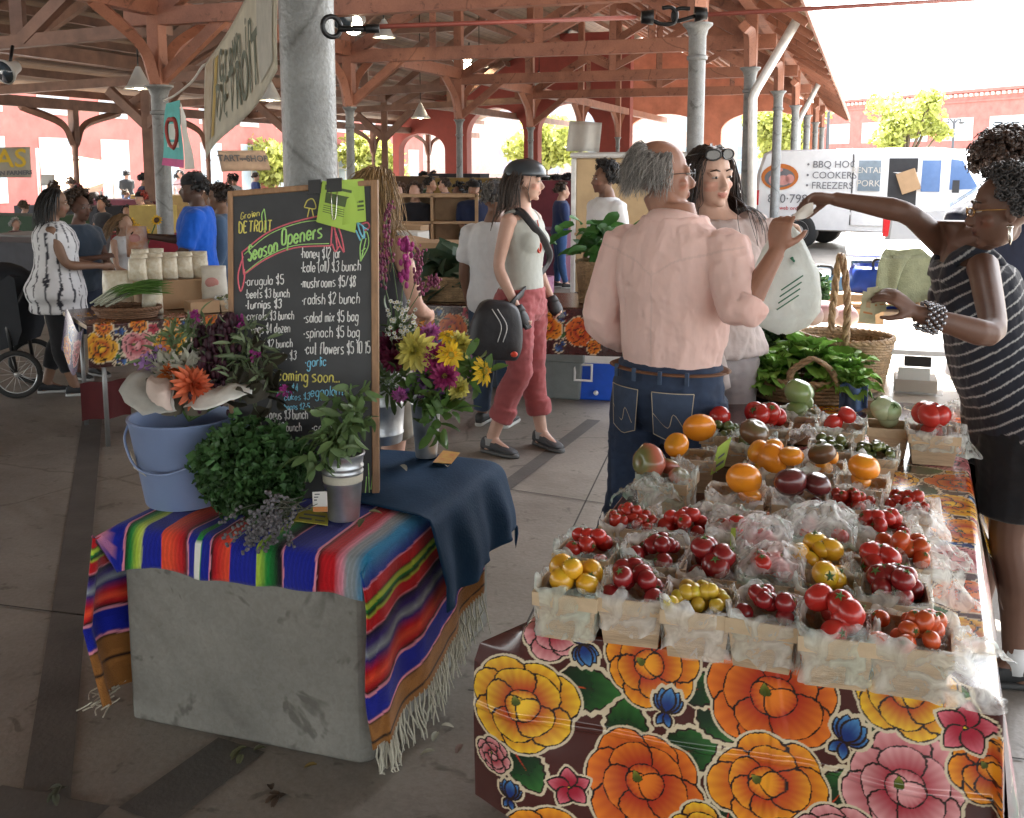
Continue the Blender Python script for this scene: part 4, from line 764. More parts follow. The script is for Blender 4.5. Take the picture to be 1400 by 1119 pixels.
for x in (-.13, -.045, .05, .13): b = MB(); b.cur = (.05, .08, .14); b.box(jp(x, .992, .007), (.012, .008, .042), rz=-R(38)); b.build('belt_loop', mDenimC, t, smooth=False)
# dark haired woman facing us
wc = (.755, 3.95)
def blouse(l, n1): return np.tile(A3(.72, .63, .61), (len(l), 1)) * (1 + .05 * n1)[:, None]
sh_ = at(985, 330, 3.95)
dw = person('smiling woman with long dark hair and sunglasses on her head in a pale blouse', wc, 172, 1.77, fem=True, skin=(.6, .39, .30), lean=(0, .0), head=(-14, -2, -3), hpos=at(972, 243, 3.93),
    armL=dict(world=1, e=at(1048, 420, 3.95), w=at(1082, 345, 3.62), d=(.05, -.1, .9), pn=(-.6, -.4, .2), curl=.8, th=.6), armR=dict(world=1, e=at(922, 430, 3.8), w=at(985, 405, 3.62)),
    top=dict(col=blouse, sleeve=(.72, 1.1), hem=.93, loose=.03, neck=1.42, fold=.012, mat=mThinC, sg=1.35, flare=.02, name='blouse'), bottom=dict(col=(.40, .36, .36), waist=1.0, loose=.012, lg=1.05, len=2.0),
    hair=dict(style='long', col=(.035, .02, .014), len=.56, n=900, rad=.0026, comb=(0, -.6, -.5), grav=.4, wave=.1, steps=15, line=.62, colv=.5, brow=(.05, .03, .02)), shoe=dict(col=(.1, .08, .06)), fat=1.03)
glasses(dw, mBlackPl, mLensD, up=.088, back=.03, w=.03, h=.02, rim=.003)
b = MB(); b.cur = (.68, .6, .58); c = dw['W'](.02, .16, .98); b.ell(c, (.03, .025, .03)); 
for q in (-1, 1): b.tube(bez([c, c + A3(q * .02, -.02, -.06), c + A3(q * .035, -.02, -.16)], 4), np.linspace(.012, .03, 9), 8, flat=.35)
b.build('tie_knot', mThinC, dw['t'])
# woman in the striped dress leaning in from the right
def dress(l, n1):
    u = l[:, 2] * .82 + l[:, 1] * .62 + .05 * l[:, 0] + .003 * n1; s_ = (u * 29) % 1; m = (s_ < .15) & (l[:, 2] > .84); C = np.tile(A3(.018, .02, .03), (len(l), 1)); C[m] = A3(.36, .36, .36); return C
sw_ = person('woman in a black and white striped dress reaching across with money', (1.60, 3.22), 280, 1.68, fem=True, skin=(.135, .07, .048), lean=(0, .20), head=(4, -4, 0), fat=1.08, hpos=at(1372, 288, 3.03),
    armR=dict(world=1, e=at(1242, 290, 3.2), w=at(1140, 272, 3.25), d=(-1, .0, .02), pn=(.0, -.5, -.9), curl=.55, th=.5), armL=dict(world=1, e=at(1362, 462, 2.72), w=at(1252, 428, 2.70), d=(-.75, .0, .55), pn=(-.3, .5, -.6), curl=.55, th=.5),
    legs={-1: dict(knee=(-.10, .03, .5), ank=(-.10, -.02, .085), toe=0), 1: dict(knee=(.10, .05, .5), ank=(.12, .06, .085))},
    top=dict(col=dress, vox=.0042, sleeve=0, hem=.74, loose=.02, neck=1.40, fold=.005, name='dress', flare=.02, belly=.02, strap=.034), bottom=dict(col=(.012, .012, .014), waist=.95, loose=.02, len=.78, lg=1.2, name='shorts'),
    hair=dict(style='curly', col=(.06, .055, .055), len=.014, n=1100, curl=.36, line=.62), shoe=dict(col=(.015, .015, .016), sole=(.03, .03, .03), lace=(.02, .02, .02), sock=(.6, .6, .6), sh=.06))
mGold = mat('gold_frame', (.5, .28, .08), .3, m=.9, bump=0); glasses(sw_, mGold, mLensC, w=.022, h=.013)
HW = sw_['HW']; t = sw_['t']
for q in (-1, 1): b = MB(); b.tube([HW(q * .084, -.0, -.04), HW(q * .088, .0, -.05), HW(q * .09, .0, -.085), HW(q * .086, 0, -.1)], [.003, .008, .006, .002], 8); b.ell(HW(q * .087, 0, -.045), (.01, .01, .006)); b.build('earring', mSteel, t)
w_ = at(1258, 431, 2.70); e_ = at(1362, 462, 2.72); dv = unit(e_ - w_); M = frame(dv)
b = MB(); rs = np.random.RandomState(4)
for row in range(5):
    for a in np.linspace(0, 2 * math.pi, 14)[:-1]: b.ell(w_ + dv * (.006 + .011 * row) + M @ A3(math.cos(a + row * .2) * .036, math.sin(a + row * .2) * .036, 0), .0062, nu=7, nv=5)
b.build('bracelet', mat('silver_beads', (.25, .25, .27), .25, m=.8), t)
b = MB(); b.cur = (.45, .45, .45)
WW = sw_['W']
# helmeted woman
hw = person('woman in a dark bicycle helmet grey tank top and rolled red trousers', (.06, 5.93), 118, 1.68, fem=True, skin=(.50, .31, .24), lean=(.0, .0), head=(-22, -3, 0),
    armL=dict(e=(-.22, -.03, 1.13), w=(-.2, .1, .90), curl=.6), armR=dict(e=(.22, -.05, 1.13), w=(.21, .08, .89), curl=.6),
    legs={1: dict(knee=(.12, .05, .5), ank=(.17, -.12, .085), toe=10), -1: dict(knee=(-.09, .03, .5), ank=(-.11, .08, .085), toe=25)},
    top=dict(col=(.42, .44, .41), sleeve=0, hem=.93, loose=.008, neck=1.40, fold=.003, it=24, name='tank_top'), bottom=dict(col=lambda l, n1: np.tile(A3(.29, .075, .08), (len(l), 1)) * (1 + .2 * n1)[:, None], waist=.99, loose=.012, lg=1.02, len=1.62, roll=.072, fold=.010),
    hair=dict(style='long', col=(.05, .03, .02), len=.3, n=160, rad=.004, comb=(0, -1, -.5), grav=.4, steps=9, line=.3), shoe=dict(col=(.05, .05, .055), sole=(.09, .09, .09), lace=(.25, .25, .25), sock=(.3, .3, .3), sh=.01), vox=.0065)
HW, hk, ax, t = hw['HW'], hw['hk'], hw['ax'], hw['t']
mHel = mat('helmet_shell', (.035, .045, .055), .32, coat=.3, bump=0)
b = MB()
rings = []
for i, f in enumerate(np.linspace(0, 1, 12)):
    ph = f * math.pi / 2; r_ = math.cos(ph) ** .75 if i < 11 else .01; rings.append(np.array([HW(.102 * r_ * math.cos(a), -.012 + .132 * r_ * math.sin(a), .036 + .098 * math.sin(ph) + .012 * (1 if math.sin(a) < 0 else 0) * -1 * (1 - f)) for a in np.linspace(0, 2 * math.pi, 29)[:-1]]))
b.loft([rings[0] * .0 + np.array([HW(.094 * math.cos(a), -.012 + .122 * math.sin(a), .034) for a in np.linspace(0, 2 * math.pi, 29)[:-1]])] + rings); o = b.build('helmet', mHel, t); ORG[o.name] = ORG[t.name]
b = MB()
for x in (-.045, 0, .045): b.tube([HW(x * 1.02, .06, .112 - abs(x) * .3), HW(x * 1.1, .0, .136 - abs(x) * .35), HW(x, -.07, .118 - abs(x) * .3)], [.006, .011, .006], 8, flat=.4)
b.build('vent', mBlackPl, o); b = MB(); b.tube([HW(.085 * math.cos(a), .01 + .115 * math.sin(a), .036) for a in np.linspace(.5, math.pi - .5, 12)], .016, 8, flat=.4); b.build('visor', mBlackPl, o)
for q in (-1, 1): b = MB(); b.tube([HW(q * .085, .035, .036), HW(q * .076, .02, -.06), HW(q * .02, .03, -.118), HW(0, .03, -.122)], .0055, 6, flat=.4); b.tube([HW(q * .085, -.06, .03), HW(q * .076, .02, -.05)], .005, 6, flat=.4); b.build('chin_strap', mBlackPl, o)
for q in (-1, 1):
    e, w_ = hw['arms'][q][:2]; d = unit(w_ - e); g = MB(); g.ell(w_ + d * .05, A3(.05, .036, .062), M=frame(d)); g.tube([w_ - d * .02, w_ + d * .02], [.034, .04], 10)
    for j in range(4): g.tube([w_ + d * .08 + frame(d) @ A3((j - 1.5) * .018, 0, 0), w_ + d * .12 + frame(d) @ A3((j - 1.5) * .017, .01, 0)], [.012, .010], 7)
    g.cur = (1, 1, 1); g.build('glove', mat('black_glove', (.02, .02, .022), .6), t)
W2 = hw['W']; mOrange = mat('red_sunglass', (.6, .06, .03), .3, bump=0)
b = MB()
for q in (-1, 1): c = W2(.025, .125, 1.27 + q * .032); b.tube([c + A3(.006 * 0, 0, math.sin(a) * .026) + hw['rt'] * math.cos(a) * .02 for a in np.linspace(0, 6.28, 14)], .006, 6)
b.tube([W2(.025, .11, 1.40), W2(.02, .13, 1.31)], .004, 6); b.build('hung_sunglasses', mOrange, t)
mBag = mat('black_nylon', (.018, .018, .022), .5, var=.3, vs=15, bump=.2, bs=20); mPipe = mat('reflective_piping', (.5, .5, .5), .4, bump=0)
bc = at(678, 450, 5.66); t2 = thing('shoulder_bag', 'black shoulder bag with light piping hanging at the helmeted woman\'s hip', 'bag', bc - A3(0, 0, .17))
rs = []
for z, wx, wy in ((-.17, .07, .03), (-.16, .13, .06), (-.08, .15, .075), (.04, .14, .075), (.13, .11, .06), (.16, .06, .03)):
    rs.append(np.array([bc + rotz(R(8)) @ A3(wx * np.sign(math.cos(a)) * abs(math.cos(a)) ** .6 + .12 * z, wy * np.sign(math.sin(a)) * abs(math.sin(a)) ** .6, z - .15 * wx * math.cos(a)) for a in np.linspace(0, 2 * math.pi, 21)[:-1]]))
rs = [q + (q - q.mean(0)) * (.22 * fbm(q, 11, 3))[:, None] for q in rs]; rs = [rs[0]] + [x for a_, c_ in zip(rs[:-1], rs[1:]) for x in ((a_ + c_) / 2 + (fbm((a_ + c_) / 2, 16, 8) * .012)[:, None], c_)]
b = MB(); b.loft(rs); o = b.build('bag_body', mBag, t2); sb = o.modifiers.new('s', 'SUBSURF'); sb.levels = 1; sb.render_levels = 1
b = MB()
for x in (0, .03): b.tube(bez([bc + A3(-.02 + x, -.07, .12), bc + A3(.03 + x, -.085, .03), bc + A3(.01 + x, -.085, -.06)], 5), .003, 5)
b.build('piping', mPipe, t2); b = MB(); b.ell(bc + A3(.10, -.07, -.13), (.02, .01, .016)); b.build('tag', mOrange, t2)
b = MB(); b.tube(bez([bc + A3(.08, .0, .13), W2(-.13, .10, 1.12), W2(-.02, .15, 1.25), W2(.09, .115, 1.37), W2(.115, .02, 1.455), W2(.05, -.12, 1.3), W2(-.1, -.13, 1.1), bc + A3(.04, .05, .1)], 6), .022, 6, flat=.15, up=hw['fw']); b.build('strap', mBag, t2)
# ---------------------------------------------------------------- concrete block with blankets, board and flowers
def lin(r, g, b): return tuple(((c / 255 + .055) / 1.055) ** 2.4 if c > 10 else c / 255 / 12.92 for c in (r, g, b))
mBlock = mat('cast_concrete', (.165, .16, .142), .8, var=.22, vs=3.5, bump=.25, bs=35, c2=(.24, .232, .207)); stains(mBlock)
BC = A3(-.394, 2.672, 0); BW, BDp, BZ = .79, .957, .6
bk = lambda a, b_, z: BC + Nv * (a - BW) + Bv * b_ + A3(0, 0, z)
b = MB(); ins = .004
P0 = [bk(0, 0, 0), bk(BW - .03, 0, 0), bk(BW, .03, 0), bk(BW, BDp, 0), bk(0, BDp, 0)]
top_ = [bk(0, 0, BZ), bk(BW - .03, 0, BZ), bk(BW, .03, BZ), bk(BW, BDp, BZ), bk(0, BDp, BZ)]
b.loft([P0, top_]); o = bevel(b.build('concrete_block', mBlock, smooth=False), .012)
tag(o, 'square cast concrete block carrying the striped blanket and chalkboard', 'concrete block')
# serape
navy, blk, pk, red, org, grn, ylg, gry, tel, tan, wht, pur = (lin(*c) for c in ((24, 36, 150), (14, 12, 20), (235, 150, 170), (196, 24, 34), (238, 84, 50), (30, 140, 60), (190, 215, 70), (150, 160, 165), (40, 140, 190), (150, 100, 50), (230, 230, 220), (60, 40, 120)))
ed = [(0, navy), (1.2, navy), (1.4, pk), (1.9, pk), (2, blk), (4, grn), (6.5, ylg), (8.0, (.6, .7, .2)), (8.2, navy), (14.5, navy), (14.6, org), (17, org), (21, red), (23, blk), (23.2, pk), (23.6, pk), (23.8, navy), (26.4, navy), (26.5, grn), (28.2, grn), (28.4, navy), (30.9, navy), (31, pk), (31.4, pk), (31.5, blk), (33, red), (37.5, org), (37.7, navy), (45.8, navy), (46, ylg), (49, grn), (52.5, blk), (53.8, blk), (54, pk), (54.5, pk), (54.6, navy), (64.3, navy), (64.5, pk), (65, pk), (65.2, blk), (67, red), (70, red), (72.5, pk), (74, gry), (76, gry), (79, tel)]
dr = [(0, tel), (3, (.02, .12, .4)), (5.5, navy), (6, pk), (6.4, pk), (6.5, red), (9.5, red), (9.8, blk), (10.5, ylg), (11.5, ylg), (11.8, grn), (13, blk), (14, ylg), (14.4, red), (17.5, red), (17.8, pk), (18.2, blk), (21, pur), (23.5, gry), (25, pur), (28, red), (30, org), (32, red), (33.5, blk), (34, pk), (34.6, pk), (34.8, navy), (41.5, navy), (41.8, pk), (42.3, pk), (42.5, blk), (43.5, tan), (48.5, tan), (49, blk), (49.5, blk), (49.7, tan), (52, tan)]
def stripe(U):                               # U in cm across the blanket; the two drops mirror each other
    q = np.where(U > 79, U - 79, np.where(U < 0, -U * 1.0 + 5.5, 0)); xs = np.array([x for x, _ in dr]); cs = np.array([c for _, c in dr]); xe = np.array([x for x, _ in ed]); ce = np.array([c for _, c in ed])
    qq = np.floor(q * 2.6) / 2.6; uu = np.floor(U * 2.6) / 2.6
    Cd = np.stack([np.interp(qq, xs, cs[:, i]) for i in range(3)], -1); Ce = np.stack([np.interp(uu, xe, ce[:, i]) for i in range(3)], -1)
    out_ = (U > 79) | (U < 0); C = np.where(out_[..., None], Cd, Ce); thin_ = ((np.abs(U * 2.6 % 1 - .5) < .2)); return C * np.where(thin_, 1.0, .82)[..., None]
Us = np.concatenate([np.arange(-.53, 0, .004), np.arange(0, BW, .003), np.arange(BW, BW + .523, .004)]); Vs = np.concatenate([np.linspace(-.115, 0, 12), np.linspace(.012, .7, 44)])
UU, VV = np.meshgrid(Us, Vs, indexing='ij'); Pb = np.zeros(UU.shape + (3,))
wv = lambda x, s=0: np.sin(x * 9 + s) * .5 + np.sin(x * 17.3 + 1.3 + s * 2) * .3 + np.sin(x * 31 + s) * .12
tp = BZ + .010 + .006 * np.abs(wv(UU * 1.3 + VV, 2)) * (VV > 0); sk = VV * .06                                       # skew
fr = np.clip(-VV, 0, 1); L_ = np.clip(-UU, 0, 1); R_ = np.clip(UU - BW, 0, 1); mid = (L_ == 0) & (R_ == 0)
rad = .02; hemwob = .012 * wv(UU * 1.2, 4)
fz = np.where(fr > 0, fr * (1 + hemwob * 8 / .9) + .028 * np.clip(.12 - UU, 0, .12) / .12, 0)
a_ = UU.copy(); bb = np.maximum(VV, 0); zz = tp - fz
bb = np.where(fr > 0, -.014 - .012 * (1 + wv(UU * 2.2, 1)) * np.clip(fr / .1, 0, 1), bb)
# right drop
fold = .024 * (1 + wv(VV * 1.6 + .3, 0.6)) * np.clip(R_ / .25, 0, 1); aR = BW + .016 + fold + .03 * np.clip(R_ / .5, 0, 1); bR = np.where(fr > 0, -.012 - fr * .36 + .02 * np.sin(R_ * 14), VV + .02 * np.sin(R_ * 9 + VV * 8)); aR = np.where(fr > 0, BW + .012 + .045 * np.clip(R_ / .3, 0, 1) * (1 - fr * 5.0), aR)
zR = BZ + .008 - R_ * (1 - .42 * np.clip(VV, 0, 1)) - .012 * np.clip(fr, 0, .1) / .1
a_ = np.where(R_ > 0, aR, a_); bb = np.where(R_ > 0, bR, bb); zz = np.where(R_ > 0, zR, zz)
aL = -.03 - .11 * np.clip(L_ / .3, 0, 1) * (.7 + .3 * np.sin(VV * 30 + 1)) + .06 * np.clip((L_ - .3) / .25, 0, 1); bL = np.where(fr > 0, -.03 - fr * .5, VV); zL = BZ + .006 - L_ * (1.0) + .0 * VV
a_ = np.where(L_ > 0, aL, a_); bb = np.where(L_ > 0, bL, bb); zz = np.where(L_ > 0, np.maximum(zL, .03), zz)
Pb = BC + Nv * (a_ - BW)[..., None] + Bv * bb[..., None]; Pb[..., 2] = zz
# ease the bends over the edges
for _ in range(3): Pb[1:-1, 1:-1] = (Pb[1:-1, 1:-1] * 2 + Pb[:-2, 1:-1] + Pb[2:, 1:-1] + Pb[1:-1, :-2] + Pb[1:-1, 2:]) / 6
Cb = stripe(UU * 100 + VV * 2 + .25 * wv(VV * 3)); m_ = (np.abs(UU - .273) < .012) & (VV < -.02); Cb[m_] = wht; Cb = np.where(((np.abs(UU - .273) < .006) & (VV > .1) & (VV < .2))[..., None], np.array(grn), Cb)
mSer = mat('striped_wool', (1, 1, 1), .9, col=True, var=.1, vs=60, bump=.35, bs=260, sheen=.15, spec=.15)
t = thing('serape_blanket', 'striped navy red and green woven blanket draped over the concrete block', 'blanket', bk(BW / 2, .3, BZ))
b = MB(); b.grid(Pb, Cb); o = b.build('blanket_cloth', mSer, t); sm = o.modifiers.new('thick', 'SOLIDIFY'); sm.thickness = .006; sm.offset = 1
rs = np.random.RandomState(3); b = MB(); b.cur = (.5, .47, .38)
for i in range(95):
    v = i / 95 * (Vs[-1] + .08) - .08; j = int(np.argmin(np.abs(Vs - v))); p = Pb[-1, j]; L = .10 + .03 * rs.rand(); q = p.copy(); P = [p + A3(0, 0, .008)]
    for s in range(4): q = q + A3(rs.normal() * .006, rs.normal() * .006, -L / 4) + Nv * .002; q[2] = max(q[2], .006); P.append(q.copy())
    b.tube(np.array(P), [.0022, .0028, .0026, .0024, .0018], 4)
for i in range(22):
    p = Pb[0, int(rs.rand() * 20)] + A3(rs.normal() * .02, rs.normal() * .02, .01); b.tube(bez([p, p + A3(-.02, -.01, -.01), p + A3(-.03 + rs.normal() * .02, -.03 + rs.normal() * .02, -.012)], 3), .0026, 4)
b.build('fringe', mSer, t)
# blue cloth
mBlueC = mat('navy_cotton', (.010, .04, .095), .8, var=.2, vs=14, bump=.12, bs=120, spec=.2, c2=(.014, .05, .11))
Us = np.linspace(.20, BW + .30, 90); Vs = np.linspace(.30, 1.02, 50); UU, VV = np.meshgrid(Us, Vs, indexing='ij'); vv0 = VV + .16 * np.clip((BW - UU) / .5, 0, 1) * (1 - (VV - .3) / .72); R_ = np.clip(UU - BW - .02, 0, 1)
wr = .004 * wv(UU * 1.2 + VV * 1.6, 1); dropk = (1 - .25 * np.clip(VV - .3, 0, 1))
a_ = np.where(R_ > 0, BW + .062 + .05 * np.clip(R_ / .2, 0, 1) + .03 * np.clip(R_ / .15, 0, 1) * wv(VV * 2.4, 2), UU + .02); zz = np.where(R_ > 0, BZ + .018 - R_ * dropk, BZ + .026 + wr)
back = np.clip(vv0 - .97, 0, 1); bb = np.minimum(vv0, .985); zz = zz - back * 2
Pc = BC + Nv * (a_ - BW)[..., None] + Bv * bb[..., None]; Pc[..., 2] = zz
for _ in range(14): Pc[1:-1, 1:-1] = (Pc[1:-1, 1:-1] * 2 + Pc[:-2, 1:-1] + Pc[2:, 1:-1] + Pc[1:-1, :-2] + Pc[1:-1, 2:]) / 6
b = MB(); b.grid(Pc); o = b.build('blue_cloth', mBlueC); sm = o.modifiers.new('thick', 'SOLIDIFY'); sm.thickness = .004; sm.offset = 1
tag(o, 'dark blue cotton cloth draped over the back corner of the block', 'cloth')
# ---- chalkboard
BR, BL_, TR, TL = at(519, 688, 3.17), at(312, 692, 3.13), at(517, 246, 3.30), at(312, 262, 3.27)
BL_ = BR + TL - TR
bd = lambda u, v, o=0.: (TL * (1 - u) + TR * u) * (1 - v) + (BL_ * (1 - u) + BR * u) * v + nbd * o
nbd = unit(np.cross(TR - TL, TL - BL_)); nbd = nbd if nbd[1] < 0 else -nbd
mBoard = mat('blackboard', (.022, .023, .025), .5, var=.35, vs=7, bump=.02); mOak = mat('oak_frame', (.26, .14, .065), .5, var=.25, vs=12, stretch=(6, 6, 1)); mChk = {}
def chalk(n, c): return mat('chalk_' + n, c, .95, var=.15, vs=90, bump=.3, bs=200, spec=.1)
cW, cY, cG, cP, cB = chalk('white', (.72, .72, .7)), chalk('yellow', (.7, .62, .16)), chalk('green', (.4, .68, .22)), chalk('pink', (.7, .16, .2)), chalk('blue', (.22, .55, .72))
t = thing('chalkboard', 'chalkboard with oak frame listing season openers and prices in chalk', 'chalkboard', bd(.5, 1)); cbt = t
fx, fy = .034, .018
def bar(nm, u0, u1, v0, v1, th, m, back=-.006):
    b = MB(); P = [bd(u0, v1, th), bd(u1, v1, th), bd(u1, v0, th), bd(u0, v0, th)]; Q = [bd(u0, v1, back), bd(u1, v1, back), bd(u1, v0, back), bd(u0, v0, back)]; b.add(P + Q, [(0, 1, 2, 3), (7, 6, 5, 4), (0, 4, 5, 1), (1, 5, 6, 2), (2, 6, 7, 3), (3, 7, 4, 0)]); return bevel(b.build(nm, m, t, smooth=False), .0025)
bar('panel', fx * .5, 1 - fx * .5, fy * .5, 1 - fy * .5, .004, mBoard, -.003); bar('frame', 0, fx, 0, 1, .014, mOak, -.012); bar('frame', 1 - fx - .014, 1, 0, 1, .014, mOak, -.022); bar('frame', fx, 1 - fx - .014, 0, fy, .0135, mOak, -.012); bar('frame', fx, 1 - fx - .014, 1 - fy, 1, .0135, mOak, -.012)
GL = dict(a="3627170604132334/3733", b="0a03/06173634231304", c="3627170604132334", d="3a33/3627170604132334", e="05353627170604132334", f="3a2a1913/0727", g="3627170604132334/3731201001", h="0a03/0617273633", i="0703/0908", j="171110/1918", k="0a03/370533", l="0a03", m="0703/06172623/26374643", n="0703/0617273633", o="271706041323343627", p="0700/0617273634231304", q="3627170604132334/3730", r="0703/061727", s="371706342303", t="1a141323/0727", u="0704132334/3733", v="071337", w="0713263347", x="0733/3703", y="07051434/37311000", z="07370333",
 G="392a1a08041323343626", D="030a1a2938352303", E="3a0a0333/0727", T="0a4a/2a23", R="030a2a39382707/1733", O="1a0904132334392a1a", I="0a2a/1a13/0323", S="392a1a08263523130 4".replace(' ', ''), K="0a03/3a0633")
GL.update({'1': "091a13", '2': "091a2a39380333", '3': "092a393827363423 1304".replace(' ', ''), '4': "2a0535/2a23", '5': "3a0a07273634231304", '6': "2a0804132334362706", '7': "0a3a13", '8': "27091a2a39170413233427", '9': "3817091a2a3934", '0': "1a0904132334392a1a", '$': "3919082634231404/2b22", '/': "3a03", '(': "1b080512", ')': "0b181502", '.': "0304", '*': "0506/0605", '-': "0626"})
cu_ = lambda cx, cy: ((cx - 22) / 475, (cy - 65 + 27 * (cx - 22) / 475) / (985))
def write(s, cx, cy, h, m, wd=.0017, slope=0., w1=None, name='lettering', al='l'):
    # h: x-height-to-ascender size in crop pixels; (cx, cy): baseline start
    adv = []; x = 0
    for ch in s:
        g = GL.get(ch); adv.append(x); x += 2.6 if g is None else max(int(q[i]) for q in g.split('/') for i in range(0, len(q), 2)) + 1.7
    sc = h / 7.; kx = sc * .92 if w1 is None else w1 / max(x - 1.2, 1); b = MB()
    for ch, x0 in zip(s, adv):
        if ch not in GL: continue
        jx, jy, jr = rnd.uniform(-.2, .2), rnd.uniform(-.3, .3), rnd.uniform(-.06, .06)
        for q in GL[ch].split('/'):
            P = [(int(q[i]), int(q[i + 1], 16) - 3) for i in range(0, len(q), 2)]
            if len(P) > 2: P = [tuple(z) for z in bez([(a, c, 0) for a, c in P], 3)[:, :2]]
            W_ = []
            for a, c in P:
                a2 = a + jx + c * (.08 + jr); c2 = c + jy - a * jr; X = cx + (x0 + a2) * kx; Yp = cy - c2 * sc + slope * (X - cx); u, v = cu_(X, Yp); W_.append(bd(u, v, .0047))
            b.tube(np.array(W_), wd * rnd.uniform(.85, 1.15), 5, flat=.35, up=nbd)
    return b.build(name, m, cbt)
for a in (("Grown", 62, 150, 20, cY, .0014, -.15), ("in", 97, 140, 16, cY, .0014), ("DETROIT", 56, 190, 32, cY, .0023, -.02, 104), ("Season", 84, 278, 44, cG, .0032, -.34, 92), ("Openers", 190, 232, 46, cG, .0034, -.18, 128), ("*arugula $5", 76, 350, 28, cW, .0016, -.02, 120), ("*beets $3 bunch", 76, 388, 26, cW, .0016, 0, 138), ("*turnips $3", 76, 420, 26, cW, .002, 0, 112), ("*carrots $3 bunch", 76, 455, 26, cW, .0016, 0, 152), ("eggs $4 dozen", 93, 495, 28, cW, .0018, 0, 122), ("herbs $2 bunch", 88, 540, 26, cW, .0018, .0, 134), ("braising mix $3", 96, 578, 26, cW, .0018, .0, 138),
    ("*honey $12 jar", 252, 272, 32, cW, .0017, 0, 124), ("*kale (all) $3 bunch", 252, 313, 32, cW, .0017, 0, 188), ("*mushrooms $5/$8", 252, 360, 31, cW, .0017, 0, 172), ("*radish $2 bunch", 256, 412, 33, cW, .0017, 0, 180), ("*salad mix $5 bag", 260, 466, 32, cW, .0017, 0, 172), ("*spinach $5 bag", 260, 512, 32, cW, .0017, .01, 176), ("*cut flowers $5 10 15", 262, 562, 35, cW, .002, .01, 208), ("*garlic", 264, 600, 30, cB, .0018, 0, 66), ("coming soon...", 174, 640, 36, cY, .0024, .06, 198), ("*okra $4", 168, 676, 24, cB, .0016, 0, 72), ("*eggplant", 274, 690, 30, cB, .0018, .0, 110), ("cukes $3", 196, 700, 20, cB, .0014, 0, 80), ("beans $2-5", 196, 728, 18, cB, .0014, .02, 80), ("asparagus $3 bunch", 100, 755, 30, cW, .0018, .02, 170), ("*melon", 284, 745, 24, cW, .0016, 0, 70), ("bok choi $3 bunch", 100, 792, 26, cW, .0016, .02, 150), ("*corn", 284, 795, 22, cW, .0016, 0, 60)): write(*a)
def doodle(nm, m, wd, *paths):
    b = MB()
    for p in paths: b.tube(bez([bd(*cu_(*q), .0046) for q in p], 5), wd, 5, flat=.35, up=nbd)
    b.build(nm, m, cbt)
doodle('ribbon_drawing', cP, .0026, [(65, 250), (150, 190), (250, 157), (342, 150), (346, 236)], [(70, 318), (140, 272), (230, 240), (346, 236)], [(65, 250), (70, 318)], [(68, 262), (52, 320), (60, 368), (72, 330), (72, 300)], [(344, 160), (372, 186), (388, 256), (374, 238), (360, 254), (350, 230)], [(352, 170), (376, 240)], [(358, 180), (366, 245)])
doodle('ribbon_drawing', cG, .0016, [(72, 256), (152, 197), (250, 164), (336, 157)], [(76, 310), (140, 266), (230, 233), (340, 229)])
doodle('leaf_drawing', cG, .002, [(440, 285), (440, 235), (458, 195), (466, 235), (440, 285)], [(442, 280), (458, 215)], [(444, 255), (456, 245)]); doodle('beet_drawing', cB, .003, [(430, 168), (440, 200), (452, 215), (448, 180), (430, 168)], [(448, 182), (466, 190)], [(425, 190), (440, 222)]); doodle('beet_drawing', cP, .003, [(444, 172), (462, 168), (468, 182), (452, 192)])
doodle('mushroom_drawing', cY, .002, [(262, 118), (272, 98), (290, 94), (298, 122), (262, 118)], [(278, 122), (272, 148)], [(286, 122), (292, 150)]); doodle('leaf_drawing', cG, .0018, [(132, 185), (128, 140), (136, 120)], [(142, 185), (140, 150), (136, 120)], [(465, 990), (462, 900)], [(452, 990), (456, 940)], [(470, 980), (476, 930)])
mFly = mat('lime_paper', (.42, .62, .10), .6, var=.05, thin=.2, bump=0); mPrint = mat('flyer_print', (.06, .09, .03), .7, bump=0)
def flyer(lab, c, off, prints):
    t = thing('paper_flyer', lab, 'flyer', bd(*cu_(*c[0]), off)); q = [np.array(bd(*cu_(*x), 0)) for x in c]
    f = lambda u, v, o=0: (q[0] * (1 - u) + q[1] * u) * (1 - v) + (q[3] * (1 - u) + q[2] * u) * v + nbd * (off + o + .012 * v * v + .004 * math.sin(u * 5))
    b = MB(); b.grid([[f(u, v) for u in np.linspace(0, 1, 9)] for v in np.linspace(1, 0, 9)]); b.build('sheet', mFly, t)
    for u0, u1, v0, v1 in prints: b = MB(); b.grid([[f(u, v, .0012) for u in np.linspace(u0, u1, 5)] for v in np.linspace(v1, v0, 4)]); b.build('print', mPrint, t)
lines_ = [(.12, .88, .56 + .05 * i, .575 + .05 * i) for i in range(4)]
flyer('rear lime green paper flyer clipped to the chalkboard', [(362, 40), (452, 36), (460, 165), (372, 178)], .016, [(.72, .95, .5, .55), (.72, .95, .6, .65), (.72, .95, .7, .73)])
flyer('front lime green paper flyer with a dark printed panel clipped to the chalkboard', [(322, 40), (440, 62), (426, 200), (304, 165)], .021, [(.14, .8, .26, .5), (.1, .22, .08, .2), (.5, .8, .1, .16)] + lines_)
